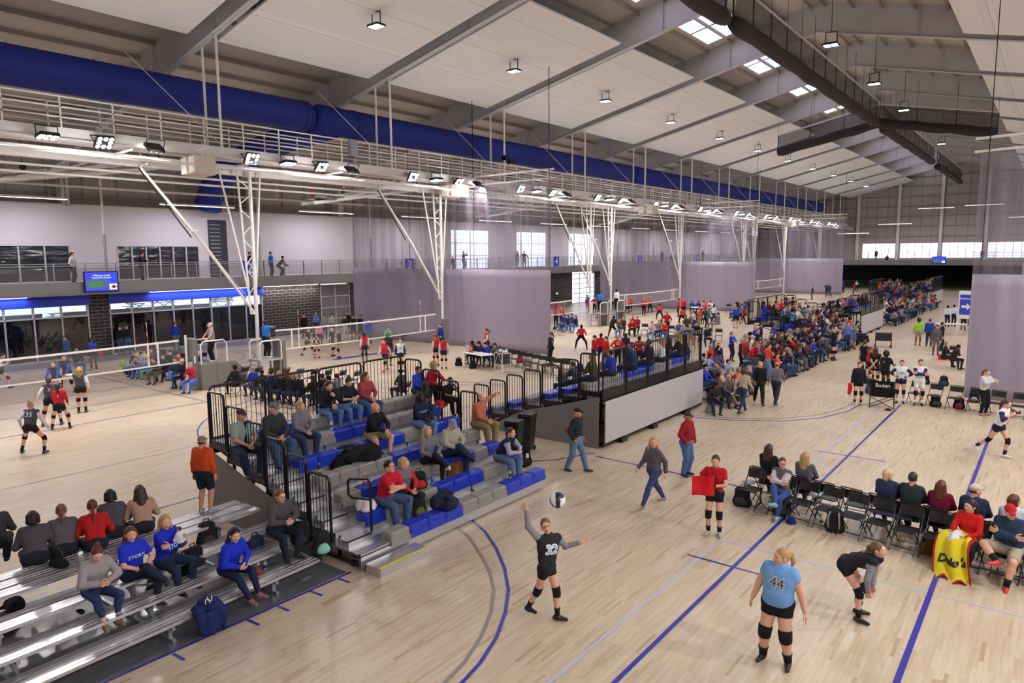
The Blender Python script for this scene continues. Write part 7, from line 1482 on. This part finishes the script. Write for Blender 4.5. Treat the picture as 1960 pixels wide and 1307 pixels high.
# on the low aluminium stand
backpack(616,1060,.3,'black and mint green backpack at the end of the front aluminium plank','#202226','#7fc4b8',rel=20,h=.44)
backpack(577,1040,.5,'black backpack beside the woman in charcoal sweater','#1b1c1f','#2c2d31',rel=-10,h=.42)
backpack(490,1065,.3,'navy and grey backpack under the plank behind the blue jacket','#26304c','#3c5a9c',rel=30,h=.4)
backpack(398,1045,.5,'black backpack next to the woman in blue jacket','#232428','#3a3b40',rel=10,h=.46)
backpack(372,1085,.5,'dark bag between the baby and the blue jacket','#17181b','#2a2b2f',rel=40,h=.36,w=.36)
L = F(400,1165,.3); o = lump('jacket','navy blue jacket with a white emblem draped over the front plank','jacket',(L[0]-.02,L[1],.29),(.34,.3,.22),'#20295c',4,.4)
f_ = Field((-.3,-.3,-.5),(.3,.3,.1),.018); 
for i in range(7): f_.cone((-.22+.07*i,.0+.02*sin(i*2),.04),(-.2+.06*i,.03*sin(i*1.7),-.2-.1*abs(sin(i*1.3))),.05,.03,.04)
P,Q,_ = f_.mesh(); link('hanging_sleeve', np_mesh('hanging_sleeve', relax(P,Q), Q, None, [cloth('#20295c',.2)]), o, (.2,-.15,.0), 1.2)
o2 = text_at('emblem','U',.12,M['white'],(.12,-.1,.23),(.7,.7,0),(-.5,.5,.6),o); o3 = text_at('emblem','U',.12,M['white'],(.10,-.13,.21),(-.7,-.7,0),(.5,-.5,-.6),o)
lump('handbag','black handbag with an arched handle on the top plank','bag',F(112,1085,.9),(.22,.12,.16),'#1b1b1e',8,.3); 
x,y,z_ = F(112,1085,.9); t = [o for o in bpy.data.objects if o.name == 'handbag'][0]; MB().tube([(-.12,0,.1),(-.1,0,.26),(0,0,.32),(.1,0,.26),(.12,0,.1)], .014, 8).build('handle', M['blackp'], t, smooth=True)
lump('scarf','patterned red and green scarf hanging behind the blue jacket woman','scarf',F(492,1098,.3),(.14,.16,.12),'#8c3c34',9); bottle(508,1092,.02,'clear water bottle lying near the scarf','#d4dce4','#2a48a8')
lump('sunglasses_case','flat black sandal on the second aluminium plank','shoe',F(155,1172,.5),(.13,.07,.04),'#17171a',10,q=.012)
for i,(px,py) in enumerate(((10,1200),(25,1165),(345,1098),(300,1130))): lump('shoulder_bag','dark soft bag on the floor under the planks, %s' % ('at the picture edge','just behind the one at the edge','below the woman holding the baby','below the lettered T-shirt')[i],'bag',(F(px,py,.02)[0],F(px,py,.02)[1],.02),(.26,.22,.22),'#1d1e22',20+i)
# on the retractable stand
def stand_xyz(row, px, back=0.):
    zs = .5+RISE*(row-1); xs = -9.72-(RUN*(row-1)+.12+back); best = 1e9; y = 0
    for i in range(900):
        yy = 7.5+i*.008; v = Vector((xs,yy,zs-EYE)); u_ = v.dot(_r)/v.dot(_f)*FPX+980
        if abs(u_-px) < best: best = abs(u_-px); y = yy
    return xs, y, zs
x,y,z_ = stand_xyz(1,853); lump('jacket','thick quilted navy coat bundled on the front seats of the stand','jacket',(x,y,z_),(.42,.42,.36),'#20243e',30,folds=5)
x,y,z_ = stand_xyz(1,800,.4); t = backpack(800,985,.33,'black and olive backpack behind the front seats beside the navy coat','#1b1c1c','#6c6c3c',rel=30,h=.42); t.location = (x,y,.335)
x,y,z_ = stand_xyz(2,702,.0); lump('plastic_bag','white plastic bag on the second row of the stand','bag',(x,y,z_),(.24,.24,.26),'#d8d0d4',31,folds=9)
x,y,z_ = stand_xyz(5,672,.0); o = lump('blanket','black blanket draped over the middle seat rows','blanket',(x+.3,y,z_-.42),(.55,.85,.52),'#141416',32,folds=10)
x,y,z_ = stand_xyz(2,872,.45); t = thing('handbag','tan and brown leather handbag behind the crossed legs','bag',(x,y,z_-.17),0.2); MB().prism([(-.2,0),(.2,0),(.16,.3),(-.16,.3)],0,-.1,.1).build('body', mat('tan_leather','#8a5634',.5,noise=.15), t); MB().tube([(-.0,-.12,.28),(0,-.1,.42),(0,.1,.42),(0,.12,.28)], .012, 6).build('handle', mat('tan_dark','#6a3e26',.5), t)
x,y,z_ = stand_xyz(2,802,.1); t = backpack(800,900,.5,'black and red backpack beside the woman in grey','#1b1c1f','#b8282c',h=.38,rel=20); t.location = (x,y,z_)
for row,px,lab,c1,c2 in ((2,828,'blue sports drink bottle on the second row','#3c88d0','#2a48a8'),(4,612,'small brown bottle on the fourth row','#3c2c24','#c8b048'),(3,698,'orange juice bottle on the third row','#c8642c','#e8e0d8'),(6,634,'clear water bottle at the feet of the chin-resting woman','#cfd8e0','#2a62b0'),(1,976,'green drink bottle by the vest man','#a8b848','#2c2c30')):
    x,y,z_ = stand_xyz(row,px,.05); t = bottle(900,900,.5,lab,c1,c2); bpy.data.objects[t.name].location = (x,y,z_) if t else None
x,y,z_ = stand_xyz(6,838,.0); lump('jacket','red patterned jacket hanging over a seat by the curly-haired girl','jacket',(x+.1,y,z_-.1),(.22,.25,.24),'#c82c34',33)
# bins at the stand end
def bin_(px, py, label, h=1.0):
    L = F(px,py); t = thing('trash_bin', label, 'bin', L, .2); MB().tube([(0,0,.06),(0,0,h*.93)], [.2,.29], 4).build('body', M['blackp'], t); MB().tube([(0,0,h*.93),(0,0,h)], [.31,.29], 4).build('lid', M['blackp'], t)
    for s in (-.12,.12): MB().ball((s,.2,.07),.07,8).build('wheel', M['black'], t)
    MB().bar((-.2,-.24,h*.9),(.2,-.24,h*.9),.03).build('handle', M['black'], t)
bin_(985,878,'tall black rubbish bin at the end of the stand, in front of the other',1.12); bin_(1010,862,'tall black rubbish bin behind the first, by the grey skirt',1.12)
t = backpack(1003,893,0,'black wheeled bag with a white tag behind the man in the vest','#17181a','#2a2a2e',h=.62,w=.42,rel=10)
MB().box((.02,-.19,.3),(.1,-.18,.42)).build('luggage_tag', M['white'], t)
# courtside bags in front of the chairs
backpack(1420,968,0,'black backpack with a red zip at the end of the near chair row','#1c1e20','#30343a',rel=-20,h=.44,w=.4)
backpack(1497,985,0,'grey-green backpack beside the crossed-legged woman','#2c3430','#3c443e',rel=10,h=.42,w=.36)
backpack(1597,1018,0,'black backpack with pale grey straps standing before the empty chairs','#222426','#8c8a86',rel=170,h=.5,w=.34)
lump('drawstring_bag','crumpled dark blue bag by the woman with crossed legs','bag',F(1514,1002),(.12,.1,.14),'#23246c',40)
for px,py,r_,i in ((1432,925,.0,0),(1558,948,1.,1)): L = F(px,py,.43); lump('towel' if i else 'sweatshirt',('pale grey sweatshirt folded on the first near chair','crumpled white towel on the third near chair')[i],'clothes',(L[0],L[1],.425),(.17,.16,.1),('#b0aab0','#c8c4c8')[i],41+i)
L = F(1700,985,.43); lump('jacket','slate grey jacket spread over two empty chairs','jacket',(L[0],L[1],.425),(.62,.15,.07),'#3c4258',44,ra,folds=12)
bottle(1476,982,0,'clear water bottle with pink label beside the grey-green backpack','#d8dce0','#b03c78'); bottle(1570,1005,0,'clear water bottle beside the black backpack with pale straps','#d8e0e4','#2c8c5c')
L = F(1455,972); t = thing('mini_tripod','small black tripod stand at the end of the near chair row','tripod',L); MB().bar((0,0,.1),(0,0,.62),.02).build('column', M['black'], t)
for a in range(3): MB().bar((0,0,.14),(.16*cos(a*2.1),.16*sin(a*2.1),0),.018).build('leg', M['black'], t)
MB().bbox((-.05,-.02,.6),(.05,.02,.7),.01).build('clamp', M['black'], t)
L = F(1778,1058); t = thing('handbag','tan leather handbag on the floor before the chairs','bag',L,.5); MB().prism([(-.19,0),(.19,0),(.1,.27),(-.1,.27)],1,-.09,.09).build('body', mat('tan_leather','#8a5634'), t); MB().tube([(-.08,0,.25),(-.05,0,.4),(.05,0,.4),(.08,0,.25)], .01, 6).build('handle', mat('tan_dark','#6a3e26'), t); MB().box((.04,-.1,.05),(.08,-.095,.15)).build('luggage_tag', mat('tag_blue','#a8b8e0'), t)
L = F(1832,1068); backpack(1832,1068,0,'dark rucksack with red trim half under the yellow blanket','#26262a','#5c2c30',rel=-20,h=.44,w=.36)
# yellow blanket over the woman in red
a0 = BLK.rotation_euler[2]; bl = np.array(BLK.location); 
def blanket():
    m = MB(); m2 = MB(); N1, N2 = 26, 16; g = {}
    path = [(.12,.0,.24),(.14,.16,.28),(.15,.34,.28),(.15,.47,.22),(.17,.54,.08),(.22,.6,-.1),(.3,.66,-.26),(.4,.74,-.38),(.5,.9,-.425)]
    def at(u): 
        t = u*(len(path)-1); i = min(int(t), len(path)-2); q = t-i; return [path[i][k]*(1-q)+path[i+1][k]*q for k in range(3)]
    vs = []
    for i in range(N1+1):
        u = i/N1; cx, cy, cz = at(u)
        for j in range(N2+1):
            v = j/N2-.5; wd = .52+.14*u; x = v*wd-cx*.5+.16; bend = (abs(v)*2)**2; z = cz-.12*bend*(1-u)+.05*sin(v*15+u*5)*(.4+u); y = cy-.04*bend+.05*sin(v*13+u*3); vs.append((x,y,max(z,-.435)))
    n = len(vs); idx = lambda i,j: i*(N2+1)+j; fs = []; mi = []
    for i in range(N1):
        for j in range(N2):
            fs.append((idx(i,j),idx(i,j+1),idx(i+1,j+1),idx(i+1,j))); e = (i == N1-1 or j in (0,N2-1)); w = (3 < i < 11 and 4 < j < 12 and ((i-7)**2/12+(j-8)**2/10 < 1)); mi.append(1 if e else (2 if w else 0))
    vs2 = [(x,y,z-.01) for x,y,z in vs]; fs2 = [tuple(reversed([k+n for k in q])) for q in fs]; m.v = vs+vs2; m.f = fs+fs2; m.m = mi+mi
    o = m.build('blanket', [cloth('#d8c828',.05), cloth('#b82028',.04), cloth('#d8d8dc',.04)], None, smooth=True, loc=tuple(bl), rot=a0); tag(o,'yellow fleece blanket with red edging and dark lettering, spread to the floor','blanket')
    tr = BVHTree.FromPolygons([Vector(v) for v in vs], fs); me = text_mesh("Dale's", .18, M['black'], 0, .008); 
    for v in me.vertices: p = Vector((.02-v.co.x,.3,-.02+v.co.y)); q = Vector((p.x,1.6,p.z-.15)); h = tr.ray_cast(q, Vector((0,-1,-.0)), 2.5); v.co = (h[0]+Vector((0,.012,.006))) if h[0] else Vector((p.x,.8,p.z-.15))
    me.transform(Matrix.Identity(4)); l = link('lettering', me, o); 
blanket()
# bench clutter before the huge curtain
for i,(px,py,lab,c,a) in enumerate(((1790,778,'black team backpack, on the floor under the bench seats','#1d1e22','#3a3b40'),(1835,782,'black team backpack with red towel under the bench','#1b1b1f','#a82c34'),(1864,770,'black team backpack with white piping under the bench','#1f2024','#9a9aa0'),(1770,735,'dark backpack propped on a bench chair','#232428','#34353a'),(1806,738,'grey backpack standing on a bench chair','#2c2c30','#4a4a50'))):
    t = backpack(px,py,0,lab.replace('propped on a bench chair','on the floor before a bench chair').replace('standing on a bench chair','by a bench chair'),c,a,h=.42,rel=0)
for i,(px,py) in enumerate(((1783,776),(1796,778))): lump('sandal','black slide sandal on the floor before the bench, %s' % ('first','second')[i],'shoe',F(px,py),(.07,.13,.05),'#1b1b1e',60+i,q=.012)
L = F(1700,786); lump('shoe','grey trainer lying by the camp chair','shoe',(L[0],L[1],0),(.14,.07,.09),'#3c3c40',63,q=.012)
for i,(px,py,c) in enumerate(((1805,664,'#c8242c'),)): L = F(px,700-12); lump('sports_bag','bright red bag on the floor of the far walkway','bag',L,(.3,.2,.32),c,64)
L = F(1778,700-14) ; 
# black wire cart and bags at the foot of the second screen
L = F(1690,664); t = thing('equipment_cart','black mesh equipment cart before the second pale screen','cart',L,.2); MB().box((-.42,-.25,.4),(.42,.25,.85)).build('basket', sheer('cart_net','#17171a',.85), t); m = MB()
for sx in (-.42,.42):
    for sy in (-.25,.25): m.bar((sx,sy,.1),(sx,sy,.9),.035); m.ball((sx,sy,.06),.06,8)
m.build('frame', M['black'], t); backpack(1655,655,0,'black kit bag beside the equipment cart','#1b1b1f','#3a3b40',h=.45,w=.6); L = F(1642,650); lump('sports_bag','black duffel bag at the corner of the second pale screen','bag',L,(.35,.25,.3),'#17171a',70)
L = F(1820,640); t = table((L[0],L[1],0), .1, 'black-covered folding table in the far walkway', 1.8)
for px,py,lab in ((1360,772,'black and white patterned bag past the pale screen'),): L = F(px,py+12,.1); lump('patterned_bag',lab,'bag',(L[0],L[1],.0),(.2,.2,.4),'#8c8c8c',71)
# clutter of the first court and bench by the curtain
for i,(px,py,c,lab) in enumerate(((878,700,'#1b1b1f','black backpack under the scorer table, at its first leg'),(905,705,'#22281f','dark green backpack under the scorer table'),(1010,700,'#8c8a90','grey backpack standing on a chair by the ball cart'),(996,694,'#a82c34','red and grey backpack standing on a chair by the ball cart'),(1098,716,'#1b1b1f','black bag on the floor behind the coach'),(1110,712,'#23242a','black bag heaped with others by the empty chairs'))): backpack(px,py,0,lab.replace('standing on a chair','standing under the chairs'),'#1b1b1f' if i < 2 else c,c,h=.42)
for i in range(7): a = i*.9; ball((CARTX+.2*cos(a),CARTY+.15*sin(a),1.0+.05*(i%2)), 'volleyball heaped on top of the ball cart', group='volleyballs on the ball cart')
for o in bpy.data.objects:
    if o.get('label') == 'volleyball heaped on top of the ball cart': o['group'] = 'volleyballs on the ball cart'
for i,(px,py,c,lab) in enumerate(((240,712,'#8c6c4c','brown paper bag at the start of the first court crowd'),(248,716,'#1f201c','black bag beside the brown paper bag'),(236,700,'#7cd048','lime green bag by the first court crowd'))): lump('shopping_bag',lab,'bag',F(px,py),(.22,.2,.32),c,80+i)
t = thing('easel_sign','blue folding sign easel before the dark brick pier','sign',F(201,672)); MB().add([(-.3,0,.3),(.3,0,.3),(.35,0,1.15),(-.35,0,1.15),(-.3,.03,.3),(.3,.03,.3),(.35,.03,1.15),(-.35,.03,1.15)],[(0,1,2,3),(7,6,5,4),(0,4,5,1),(3,2,6,7),(1,5,6,2),(0,3,7,4)]).build('board', M['blue'], t)
for s in (-1,1): MB().bar((s*.28,.02,.3),(s*.32,-.1,0),.03).build('leg', M['black'], t)
# picnic tables outside
for i,(x,y) in enumerate(((-80,36),(-84,41),(-79,45.5),(-86,50),(-78,54),(-72,26))):
    t = thing('picnic_table','dark outdoor picnic table beyond the glass front','table',(x,y,-.06),.3*i,'picnic tables outside'); MB().box((-1.2,-.5,.7),(1.2,.5,.78)).build('tabletop', M['black'], t)
    for s in (-1,1): MB().box((-1.2,s*.9-.15,.42),(1.2,s*.9+.15,.47)).build('bench', M['black'], t); MB().bar((s*.9,-.9,0),(s*.9,.5,.7),.07).bar((s*.9,.9,0),(s*.9,-.5,.7),.07).build('leg', M['black'], t)
